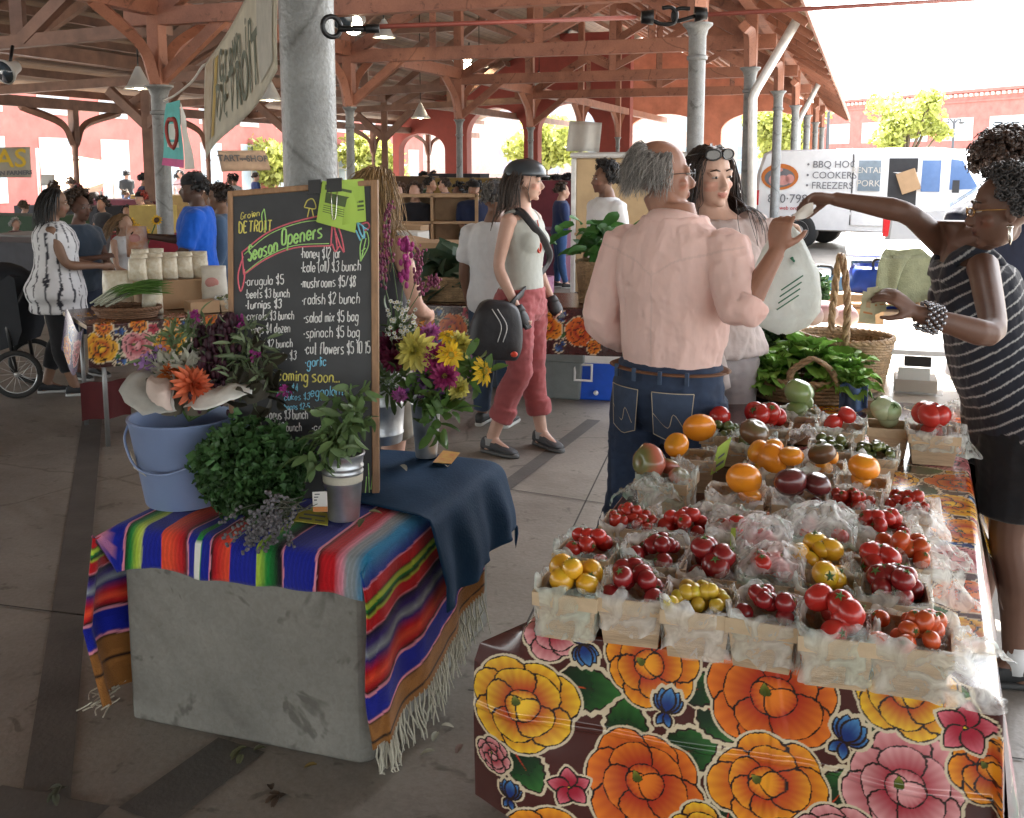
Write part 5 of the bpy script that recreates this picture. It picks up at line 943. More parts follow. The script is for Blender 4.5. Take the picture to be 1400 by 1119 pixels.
def clip_(cx0, cx1, lab, wire):
    t = thing('binder_clip', lab, 'clip', bd(*cu_((cx0 + cx1) / 2, 45), .02)); b = MB(); u0, u1 = cu_(cx0, 45)[0], cu_(cx1, 45)[0]; yy = cu_(cx0, 38)[1]
    P = [(-.016, .034), (.014, -.012), (.026, -.012), (.027, .034)]; b.loft([[bd(u, v, o) for o, v in ((-.018, .03), (-.018, -.012), (.026, -.012), (.026, .03), (.023, .03), (.023, -.006), (-.015, -.006), (-.015, .03))] for u in (u0, u1)]); b.build('jaw', mBlackPl, t, smooth=False)
    if wire: b = MB(); b.tube(bez([bd(u0 * .7 + u1 * .3, .03, .028), bd(u0 * .62 + u1 * .38, .1, .034), bd(u0 * .5 + u1 * .5, .115, .036), bd(u0 * .38 + u1 * .62, .1, .034), bd(u0 * .3 + u1 * .7, .03, .028)], 4), .0016, 6); b.build('wire_handle', mSteel, t)
clip_(278, 318, 'black binder clip at the left of the lime flyers', False); clip_(336, 384, 'black binder clip with wire handle holding the lime flyers', True)
# ---------------------------------------------------------------- plants
mLeaf = mat('leaf', (1, 1, 1), .5, col=True, var=.2, vs=30, bump=.1, thin=.25, spec=.35); mPetal = mat('petal', (1, 1, 1), .6, col=True, var=.1, vs=30, bump=.05, thin=.3); mStem = mat('stem', (.07, .13, .035), .6)
RS = np.random.RandomState(12)
def leaf(b, p, d, n, L, w, curl=.3, col=(.06, .14, .03), m=5, fold=.2, ruff=0.):
    d = unit(d); n = unit(n - d * np.dot(n, d)); s = np.cross(d, n); G_ = []; q = np.asarray(p, float).copy(); st = L / (m - 1)
    for i in range(m):
        t_ = i / (m - 1); ww = w * math.sin(math.pi * min(.97, t_ * .88 + .1)) ** .8; r = ruff * RS.normal(size=3) * w if ruff else 0
        G_.append([q - s * ww / 2 + n * ww * fold + (r if ruff else 0), q, q + s * ww / 2 + n * ww * fold - (r if ruff else 0)])
        a = curl / (m - 1); d, n = d * math.cos(a) - n * math.sin(a), n * math.cos(a) + d * math.sin(a); q = q + d * st
    c = np.asarray(col) * (.75 + .5 * RS.rand()); b.add(np.array(G_).reshape(-1, 3), [(i * 3 + j, i * 3 + j + 1, i * 3 + j + 4, i * 3 + j + 3) for i in range(m - 1) for j in (0, 1)], c)
def rdir(up=.0): v = RS.normal(size=3); v[2] = v[2] + up; return unit(v)
def dahlia(name, lab, c, f, r, col, col2=None, layers=5, n0=12, group=None, cen=None, stem=None, wf=.42, cup=1.):
    t = thing(name, lab, 'flower', c, group); M = frame(f); b = MB(); col = np.asarray(col); col2 = np.asarray(col2 if col2 is not None else col * .7)
    for l in range(layers):
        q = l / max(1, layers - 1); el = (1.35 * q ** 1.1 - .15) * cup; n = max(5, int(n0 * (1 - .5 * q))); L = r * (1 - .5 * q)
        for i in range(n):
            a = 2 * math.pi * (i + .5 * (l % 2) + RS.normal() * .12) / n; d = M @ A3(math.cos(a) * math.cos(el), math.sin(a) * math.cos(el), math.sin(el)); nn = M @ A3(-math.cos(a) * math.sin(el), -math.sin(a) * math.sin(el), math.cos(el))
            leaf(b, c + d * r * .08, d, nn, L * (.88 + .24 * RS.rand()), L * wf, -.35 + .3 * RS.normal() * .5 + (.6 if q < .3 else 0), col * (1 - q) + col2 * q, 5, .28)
    b.build('petals', mPetal, t)
    if cen is not None: b = MB(); b.cur = cen; b.ell(c + M @ A3(0, 0, r * .12), A3(r * .26, r * .26, r * .14), M=M, nu=12, nv=7, fn=lambda V: V * (1 + .1 * RS.rand(len(V), 1))); b.build('flower_head', mPetal, t)
    if stem is not None: b = MB(); b.tube(bez([c - M[:, 2] * .01, c * .6 + np.asarray(stem) * .4 - M[:, 2] * .02, np.asarray(stem)], 5), .0032, 6); b.build('stem', mStem, t)
    return t
def pail(name, lab, c, r0, r1, h, m, tilt=None, ribs=(), n=32, cat='bucket', th=.003):
    t = thing(name, lab, cat, c); M = np.eye(3) if tilt is None else frame(tilt); prof = [(r0 * .9, .004), (r0 * .97, 0), (r0, .005)]
    for q in sorted(ribs): rr = r0 + (r1 - r0) * q; prof += [(rr, h * q - .006), (rr + .003, h * q - .002), (rr + .003, h * q + .002), (rr + .0005, h * q + .006)]
    prof += [(r1, h - .012), (r1 + .004, h - .008), (r1 + .005, h - .002), (r1 + .002, h), (r1 - th, h - .002), (r0 - th, .01), (.003, .01)]
    b = MB(); b.lathe(prof, c, n, M=M, cap=False); b.build('shell', m, t, ang=50); return t, M
top = lambda px, py, z=BZ + .018: on(px, py, z)
mBlueP = mat('blue_plastic', (.185, .245, .40), .42, var=.05, vs=5, bump=.02); mGalvB = mat('galvanised_steel', (.46, .47, .48), .36, m=.75, var=.2, vs=14, bump=.06, bs=40)
bp0 = on(254, 684, BZ + .02); bp0[2] = BZ + .021
pt_, M = pail('plastic_pail', 'light blue plastic pail holding newspaper wrapped flowers', bp0, .118, .158, .27, mBlueP)
b = MB(); hp = lambda a, r, z: bp0 + M @ A3(r * math.cos(a), r * math.sin(a), z)
b.tube(bez([hp(R(185), .162, .245), hp(R(200), .168, .2), hp(R(235), .165, .14), hp(R(270), .165, .13), hp(R(305), .165, .165), hp(R(333), .166, .215), hp(R(345), .163, .24)], 6), .004, 8); b.build('bail_handle', mBlueP, pt_)
b = MB(); b.tube([hp(R(335), .155, .215), hp(R(340), .19, .235), hp(R(345), .25, .25)], [.014, .016, .017], 10); b.build('grip', mBlueP, pt_); b = MB(); b.add([hp(R(a), .128 + .04 * z, z * .27 + .0) + M @ A3(.001 * math.cos(R(a)), .001 * math.sin(R(a)), 0) for a, z in ((198, .62), (212, .60), (222, .52), (200, .52))] + [hp(R(a), .129 + .04 * z, z * .27) for a, z in ((200, .50), (222, .49), (240, .42), (203, .44))], [(3, 2, 1, 0), (7, 6, 5, 4)]); o = b.build('label_sticker', mat('masking_tape', (.5, .47, .38), .7), pt_, smooth=False); sm = o.modifiers.new('s', 'SOLIDIFY'); sm.thickness = .002; sm.offset = 0
# newspaper, dahlias and plume in the pail
mNews = mat('newsprint', (.50, .49, .45), .8, var=.12, vs=16, c2=(.40, .39, .36), thin=.2)
def sheet(name, lab, pts, cat='newspaper', group=None, m=None, amp=.016):
    q = np.asarray(pts, float); n = int(math.sqrt(len(q))); G_ = q.reshape(n, n, 3); 
    G2 = np.array([bez(r, 6) for r in G_]); G2 = np.array([bez(G2[:, j], 6) for j in range(G2.shape[1])]); G2 = G2 + (fbm(G2.reshape(-1, 3), 22, n)[:, None] * A3(.6, 1, .8) * amp + (1 - 2 * np.abs(fbm(G2.reshape(-1, 3), 12, n + 3)))[:, None] * A3(.3, .5, .9) * amp * .8).reshape(G2.shape)
    b = MB(); b.grid(G2); o = b.build(name, m or mNews); sm = o.modifiers.new('s', 'SOLIDIFY'); sm.thickness = .0012; return tag(o, lab, cat, group)
A = lambda px, py, d: at(px, py, d)
sheet('newspaper', 'crumpled newspaper sheet folded over the left rim of the pail', [A(160, 540, 3.0), A(195, 570, 2.93), A(240, 566, 2.93), A(178, 515, 3.05), A(215, 545, 2.97), A(236, 540, 2.96), A(205, 507, 3.1), A(225, 520, 3.05), A(236, 512, 3.05)], group='newspaper wraps')
sheet('newspaper', 'pinkish newspaper roll beside the orange dahlia in the pail', [A(200, 548, 2.95), A(212, 563, 2.9), A(236, 566, 2.93), A(200, 525, 2.97), A(220, 540, 2.92), A(232, 545, 2.95), A(208, 512, 3.02), A(222, 518, 3), A(230, 528, 3)], group='newspaper wraps', m=mat('pink_newsprint', (.5, .40, .35), .8, var=.1))
sheet('newspaper', 'bright newspaper sheet fanned over the right rim of the pail', [A(250, 560, 2.92), A(300, 560, 2.9), A(345, 540, 2.95), A(270, 545, 2.98), A(310, 535, 2.96), A(342, 530, 2.98), A(305, 522, 3.05), A(325, 525, 3.05), A(335, 526, 3.05)], group='newspaper wraps', m=mat('white_newsprint', (.62, .61, .57), .75, var=.1, vs=20))
b = MB()
for x0 in (0, 1): b.lathe([(.03, -.04), (.055, .03), (.07, .07), (.066, .07), (.04, 0)], A((234, 268)[x0], 548, 3.05), 14, cap=False)
tag(b.build('paper_wrap', mat('brown_wrap', (.10, .085, .06), .8)), 'dark brown paper wraps around the dahlia stems in the pail', 'wrapping paper')
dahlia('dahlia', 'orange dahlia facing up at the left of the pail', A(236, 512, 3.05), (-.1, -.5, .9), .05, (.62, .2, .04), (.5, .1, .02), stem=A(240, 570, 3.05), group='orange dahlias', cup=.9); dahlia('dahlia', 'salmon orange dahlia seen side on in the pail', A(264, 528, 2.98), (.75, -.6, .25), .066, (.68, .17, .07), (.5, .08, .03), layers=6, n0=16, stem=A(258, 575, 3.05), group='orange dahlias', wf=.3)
def plume(name, lab, pts, r, col, n=240, cat='flower', taper=1.4):
    b = MB(); P = bez(pts, 10); m = len(P)
    for i in range(n):
        f = RS.rand(); p = P[int(f * (m - 1))]; rr = r * (1 - f) ** .6 * taper * .7 + .004; b.cur = np.asarray(col) * (.5 + .9 * RS.rand()); b.ell(p + RS.normal(size=3) * rr * .5, A3(.006, .006, .011) * (.7 + .6 * RS.rand()) * (r / .03) ** .5, nu=6, nv=4)
    return tag(b.build(name, mPetal), lab, cat)
plume('celosia_plume', 'dark purple celosia plume standing tall in the pail', [A(292, 530, 3.05), A(296, 490, 3.06), A(302, 460, 3.08), A(318, 432, 3.1)], .055, (.045, .008, .02), 420)
plume('celosia_plume', 'second smaller purple plume behind the tall celosia', [A(300, 500, 3.14), A(286, 470, 3.15), A(274, 450, 3.15)], .04, (.05, .012, .025), 200)
def foliage(name, lab, spots, n, L, w, col, cat='foliage', rad=.05, up=.3, group=None, stems=True, m=mLeaf, curl=.5, root=None, down=0.):
    t = thing(name, lab, cat, np.mean(spots, 0) if root is None else root, group); b = MB(); s = MB()
    for c in spots:
        c = np.asarray(c, float)
        for i in range(n): p = c + RS.normal(size=3) * rad * .55; d = unit(p - c + A3(0, 0, up - down) * .05 + RS.normal(size=3) * .02); leaf(b, p, d, rdir(.8), L * (.6 + .8 * RS.rand()), w * (.7 + .5 * RS.rand()), curl, col)
        if stems and root is not None: s.tube(bez([root, root * .4 + c * .6 + A3(0, 0, .03), c], 5), .0025, 5)
    b.build('leaves', m, t)
    if stems and root is not None: s.build('stems', mStem, t)
    return t
rt_ = bp0 + A3(.02, 0, .25)
foliage('lisianthus_stems', 'pale green leafy stems rising behind the celosia in the pail', [A(250, 465, 3.12), A(270, 450, 3.15), A(235, 480, 3.15), A(290, 460, 3.16)], 34, .05, .012, (.14, .2, .09), 'flower stems', .045, root=rt_); foliage('statice_stems', 'grey green flower stems leaning right out of the pail towards the chalkboard', [A(330, 455, 3.06), A(345, 475, 3.04), A(318, 490, 3.05), A(352, 500, 3.04), A(335, 520, 3.02)], 34, .05, .011, (.13, .17, .09), 'flower stems', .05, root=rt_)
foliage('dark_leaf_stem', 'dark bronze leaved stem against the chalkboard beside the pail', [A(345, 495, 3.06), A(360, 505, 3.05), A(370, 535, 3.03), A(345, 545, 3.0)], 9, .075, .05, (.05, .045, .03), 'flower stem', .03, root=rt_); foliage('white_blossom_spray', 'small white blossom spray above the newspaper in the pail', [A(245, 500, 3.06), A(262, 498, 3.04), A(222, 505, 3.1)], 26, .045, .02, (.5, .5, .42), 'flower', .03, root=rt_, m=mPetal); foliage('lilac_blossom', 'tiny lilac blossoms at the left of the pail', [A(203, 492, 3.1), A(212, 482, 3.12), A(200, 505, 3.1)], 24, .014, .011, (.3, .16, .38), 'flower', .022, root=rt_, m=mPetal); foliage('magenta_buds', 'small magenta globe buds on thin stems by the chalkboard', [A(268, 432, 3.12), A(330, 440, 3.1), A(388, 536, 2.98), A(350, 487, 3.02)], 26, .014, .012, (.3, .03, .2), 'flower', .012, root=rt_, m=mPetal)
# kale / parsley bunch, lavender
def clump(name, lab, c, rr, n, col, L=.03, cat='herb bunch', seed=0, down=.0, w=1.0):
    t = thing(name, lab, cat, c - A3(0, 0, rr[2])); b = MB(); s = MB()
    lobes = [(rdir(), .75 + .4 * RS.rand()) for _ in range(16)]; subs = [(rdir() * .55, .38 + .22 * RS.rand()) for _ in range(13)]
    for i in range(n):
        v = rdir(); 
        if v[1] > .6: v[1] = -v[1]
        k = max(np.dot(v, l) ** 6 * a if np.dot(v, l) > 0 else 0 for l, a in lobes); so_, sr_ = subs[int(RS.rand() * 13)]; p = c + (so_ + v * sr_ * (.8 + .35 * k) * (RS.rand() ** .25)) * np.asarray(rr); leaf(b, p, unit(v + rdir() * .7 - A3(0, 0, down)), rdir(.2), L * (.6 + .8 * RS.rand()), L * .8 * w * (.7 + .6 * RS.rand()), .8, np.asarray(col) * (.6 + .7 * k), 4, .35, .18)
    for i in range(14): v = rdir(); s.tube([c - A3(0, 0, rr[2] * .8), c + v * np.asarray(rr) * .7], .003, 5)
    b.build('leaves', mLeaf, t); s.build('stems', mStem, t); return t
clump('kale_bunch', 'dark green curly kale bunch spread before the chalkboard', A(350, 645, 2.93) , (.155, .10, .155), 4600, (.05, .115, .035), .025, 'kale')
t = thing('lavender_bunch', 'dried grey lavender bunch hanging over the blanket edge', 'herb bunch', A(352, 715, 2.8))
b = MB(); s = MB()
for i in range(46):
    q = A(400 + RS.normal() * 14, 690 + RS.normal() * 5, 2.86); e = A(348 + RS.normal() * 19, 728 + RS.normal() * 15, 2.74); P = bez([q, (q + e) / 2 + A3(0, -.02, .02), e], 8); s.tube(P, .0013, 4)
    for j in range(10): p = P[-1 - int(j * .8)] + RS.normal(size=3) * .0035; b.cur = np.asarray((.17, .16, .17)) * (.7 + .6 * RS.rand()); b.ell(p, .0052, nu=6, nv=4)
b.build('flower_heads', mPetal, t); s.build('stems', mat('grey_stem', (.12, .13, .1), .8), t)
# sage bucket
gb0 = on(470, 708, BZ + .02); t, M = pail('metal_bucket', 'small galvanised bucket of drooping sage in front of the chalkboard', gb0, .047, .062, .20, mGalvB, ribs=(.72, .8)); b = MB(); b.lathe([(.0585, .115), (.0598, .138), (.059, .138), (.058, .115)], gb0, 28, cap=False); b.build('tape_band', mat('masking_tape', (.5, .47, .38), .7), t)
t = thing('sage_bunch', 'green sage bunch drooping over the metal bucket', 'herb bunch', gb0 + A3(0, 0, .2)); b = MB(); s = MB()
for px, py, d, nl in ((480, 525, 2.98, 15), (500, 520, 3.0, 14), (455, 545, 2.95, 15), (440, 560, 2.9, 14), (490, 560, 2.88, 15), (470, 575, 2.84, 15), (430, 600, 2.86, 14), (450, 610, 2.82, 14), (508, 570, 2.95, 12), (420, 625, 2.85, 12), (462, 640, 2.8, 11), (495, 610, 2.85, 11), (440, 640, 2.8, 12)):
    e = A(px, py, d); r0 = gb0 + A3(0, 0, .12); P = bez([r0, gb0 + A3((e[0] - gb0[0]) * .35, (e[1] - gb0[1]) * .35, .26), e], 8); s.tube(P, .003, 5)
    for j in range(nl): q = P[int(7 + RS.rand() * 9.9) if len(P) > 16 else -1] + RS.normal(size=3) * .012; dd = unit(rdir() * .8 + A3(0, -.3, -.55 if py > 590 else .1)); leaf(b, q, dd, rdir(.6), .045 + .03 * RS.rand(), .018 + .008 * RS.rand(), .6, (.12, .19, .07), 6, .15)
b.build('leaves', mLeaf, t); s.build('stems', mStem, t)
mOrC = mat('orange_card', (.5, .2, .06), .7); mYelC = mat('yellow_card', (.55, .5, .08), .6)
def card(name, lab, q, m, extra=(), cat='price card'):
    t = thing(name, lab, cat, q[0]); b = MB(); q = [np.asarray(x, float) for x in q]; n = unit(np.cross(q[1] - q[0], q[3] - q[0])); b.add(q + [x - n * .002 for x in q], [(0, 1, 2, 3), (7, 6, 5, 4), (0, 4, 5, 1), (1, 5, 6, 2), (2, 6, 7, 3), (3, 7, 4, 0)]); b.build('card', m, t, smooth=False)
    f = lambda u, v, o: (q[0] * (1 - u) + q[1] * u) * (1 - v) + (q[3] * (1 - u) + q[2] * u) * v + (n if n[1] < 0 or n[2] > .5 else -n) * o
    for u0, u1, v0, v1, mm in extra: b = MB(); b.add([f(u0, v0, .0012), f(u1, v0, .0012), f(u1, v1, .0012), f(u0, v1, .0012)], [(0, 1, 2, 3)]); b.build('print', mm, t, smooth=False)
    return t, f, q
card('price_card', 'small white and orange price card beside the metal bucket', [A(428, 700, 2.84), A(448, 700, 2.84), A(447, 672, 2.86), A(427, 673, 2.86)], mWhiteP, [(.0, 1, .0, .25, mOrC), (.1, .3, .55, .62, mInk), (.1, .4, .7, .76, mInk), (.15, .5, .84, .9, mInk)])
card('price_card', 'yellow card lying on the blanket beside the metal bucket', [on(402, 712, BZ + .022), on(448, 718, BZ + .022), on(450, 702, BZ + .026), on(410, 697, BZ + .026)], mYelC, [(.1, .5, .2, .35, mInk), (.2, .9, .55, .7, mInk), (.6, .9, .2, .3, mInk)])
card('flower_card', 'orange printed card lying on the blue cloth beside the vase', [on(592, 632, BZ + .04), on(617, 634, BZ + .04), on(629, 619, BZ + .04), on(606, 616, BZ + .04)], mat('orange_print', (.6, .22, .08), .5, c2=(.65, .45, .1), vs=40), cat='card')
# ---- buckets of cut flowers behind the board
t1 = top(517, 612); t1[2] = BZ + .03; pail('metal_bucket', 'tall galvanised flower bucket behind the chalkboard edge', t1 + A3(.0, .05, 0), .085, .105, .3, mGalvB, ribs=(.12, .5, .88))
v1 = top(583, 630); v1[2] = BZ + .034; t, M = pail('flower_vase', 'slim galvanised vase full of dahlias on the blue cloth', v1, .038, .054, .215, mGalvB, ribs=(.9,), cat='vase'); b = MB(); b.tube(bez([v1 + A3(-.03, -.042, .185), v1 + A3(-.025, -.062, .205), v1 + A3(0, -.068, .212), v1 + A3(.02, -.062, .205), v1 + A3(.026, -.045, .18)], 5), .003, 6); b.build('handle', mGalvB, t)
vt = v1 + A3(0, 0, .17); bt = t1 + A3(.02, .05, .25); PY, PYd, MG, MGd = (.68, .6, .16), (.55, .5, .1), (.36, .03, .15), (.22, .012, .08)
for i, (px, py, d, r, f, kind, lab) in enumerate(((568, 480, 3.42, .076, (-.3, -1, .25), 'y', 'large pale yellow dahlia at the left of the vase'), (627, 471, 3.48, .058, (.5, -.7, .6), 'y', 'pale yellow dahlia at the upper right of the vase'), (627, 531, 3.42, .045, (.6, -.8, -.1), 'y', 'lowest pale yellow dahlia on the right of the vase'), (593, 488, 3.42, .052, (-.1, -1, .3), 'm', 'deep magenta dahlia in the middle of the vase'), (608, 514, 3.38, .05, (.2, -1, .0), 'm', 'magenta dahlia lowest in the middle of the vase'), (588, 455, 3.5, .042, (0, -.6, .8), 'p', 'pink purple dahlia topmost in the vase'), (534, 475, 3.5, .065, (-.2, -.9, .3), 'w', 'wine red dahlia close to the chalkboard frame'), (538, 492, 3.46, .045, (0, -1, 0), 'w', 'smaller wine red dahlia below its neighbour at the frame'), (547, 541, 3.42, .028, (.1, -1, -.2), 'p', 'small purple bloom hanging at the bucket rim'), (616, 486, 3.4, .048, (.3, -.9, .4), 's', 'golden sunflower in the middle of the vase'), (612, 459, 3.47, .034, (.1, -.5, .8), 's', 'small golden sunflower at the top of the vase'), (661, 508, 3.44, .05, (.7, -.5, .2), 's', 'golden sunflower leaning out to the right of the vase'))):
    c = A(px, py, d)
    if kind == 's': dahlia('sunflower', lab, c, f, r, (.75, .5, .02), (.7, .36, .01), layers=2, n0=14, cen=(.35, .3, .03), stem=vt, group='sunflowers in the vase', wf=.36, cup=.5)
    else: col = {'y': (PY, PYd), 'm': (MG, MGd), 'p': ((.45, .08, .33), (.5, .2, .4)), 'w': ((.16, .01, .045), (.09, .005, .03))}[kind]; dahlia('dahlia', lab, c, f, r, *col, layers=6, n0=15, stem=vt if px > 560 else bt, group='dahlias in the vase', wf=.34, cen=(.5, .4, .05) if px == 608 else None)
foliage('vase_foliage', 'green leaves among the dahlias in the vase', [A(600, 540, 3.42), A(580, 525, 3.45), A(640, 500, 3.46), A(605, 560, 3.4), A(598, 575, 3.38), A(645, 520, 3.46), A(575, 545, 3.44)], 16, .06, .032, (.09, .17, .04), 'foliage', .04, root=vt); foliage('purple_filler', 'small purple filler flowers low in the vase', [A(580, 520, 3.42), A(572, 532, 3.42), A(590, 535, 3.4)], 26, .018, .013, (.12, .06, .16), 'flower', .025, root=vt, m=mPetal); foliage('broad_leaf', 'broad green leaf hanging over the vase rim', [A(604, 565, 3.4), A(612, 552, 3.42)], 4, .085, .06, (.12, .22, .05), 'leaf', .012, root=vt)
foliage('bucket_foliage', 'green stems and leaves in the tall bucket behind the chalkboard', [A(535, 510, 3.5), A(530, 530, 3.5), A(550, 515, 3.48), A(540, 452, 3.52)], 26, .055, .02, (.07, .11, .035), 'foliage', .045, root=bt)
t = thing('daisy_spray', 'cluster of tiny white daisies above the tall bucket', 'flowers', bt); b = MB(); s = MB(); yb = MB()
for i in range(64):
    c = A(528 + RS.rand() * 42, 412 + RS.rand() * 48 + (8 if i % 3 else 0), 3.45 + .1 * RS.rand()); s.tube(bez([bt, (bt + c) / 2 + RS.normal(size=3) * .02, c], 3), .0012, 4); f = unit(A3(RS.normal() * .4, -.8, .5 + RS.normal() * .3)); M = frame(f)
    for j in range(7): a = j * .9; d = M @ A3(math.cos(a), math.sin(a), .15); leaf(b, c, d, f, .0085, .006, .2, (.7, .7, .66), 3, .1)
    yb.cur = (.5, .4, .06); yb.ell(c + f * .001, .0028, nu=6, nv=4)
b.build('petals', mPetal, t); s.build('stems', mStem, t); yb.build('flower_heads', mPetal, t)
for i, (pts, lab) in enumerate((([(545, 420), (535, 350), (528, 300), (536, 278)], 'pink obedient plant spike rising highest beside the blond woman'), ([(548, 420), (552, 380), (556, 345), (552, 330)], 'pink flower spike in the middle beside the blond woman'), ([(555, 425), (568, 385), (574, 360), (570, 338)], 'pink flower spike on the right of the group by the blond woman'), ([(535, 425), (522, 370), (524, 330)], 'pink flower spike nearest the chalkboard frame'), ([(555, 430), (585, 388), (600, 385)], 'short pink spike bending right above the daisies'))):
    P = bez([A(*q, 3.5) for q in pts], 8); t = thing('flower_spike', lab, 'flower', bt, 'pink flower spikes in the tall bucket'); b = MB(); b.tube(np.concatenate([[bt], P]), .0016, 5); b.build('stem', mStem, t); b = MB(); n = len(P)
    for j in range(70): f = .35 + .65 * RS.rand(); p = P[int(f * (n - 1))] + RS.normal(size=3) * .009; b.cur = np.asarray((.32, .08, .16) if i != 1 else (.5, .06, .28)) * (.6 + .7 * RS.rand()); b.ell(p, A3(.005, .005, .008) * (1.2 - .5 * f + (.6 if i == 1 else 0)), nu=6, nv=4)
    b.build('florets', mPetal, t)
# fallen leaves
for px, py, z, lab, c in ((598, 1003, .004, 'pale fallen petal on the floor beside the fringe', (.45, .45, .36)), (604, 994, .004, 'second pale fallen petal on the floor beside the fringe', (.48, .47, .38)), (594, 1029, .004, 'pale leaf lowest on the floor by the fringe', (.42, .42, .33)), (632, 1020, .004, 'pinkish petal on the floor between block and table', (.35, .25, .22)), (433, 1048, .004, 'yellow leaf scrap at the foot of the block', (.35, .25, .08)), (330, 1027, .006, 'dry curled leaf on the dark floor stripe', (.16, .17, .09)), (80, 1085, .014, 'wilted green sprig on the floor at the lower left', (.09, .1, .07)), (380, 1090, .004, 'brown leaf scrap on the floor near the stripe', (.1, .07, .05)), (505, 702, .64, 'green leaf scrap on the red blanket stripes', (.2, .25, .12)), (497, 712, .64, 'olive leaf scrap on the blanket by the bucket', (.16, .18, .08)), (548, 638, .645, 'white petal scrap on the blue cloth left of the vase', (.5, .5, .42)), (612, 640, .645, 'white petal on the blue cloth right of the vase', (.55, .55, .5))):
    c_ = on(px, py, z); b = MB()
    for j in range(1 if z > .1 or px > 400 else 5): leaf(b, c_ + A3(RS.normal() * .02 * (j > 0), RS.normal() * .02 * (j > 0), .004), A3(RS.normal(), RS.normal(), .05), A3(0, 0, 1), .04, .02, .5, c, 5, .3)
    tag(b.build('fallen_leaf', mLeaf), lab, 'leaf scrap', 'leaf scraps')
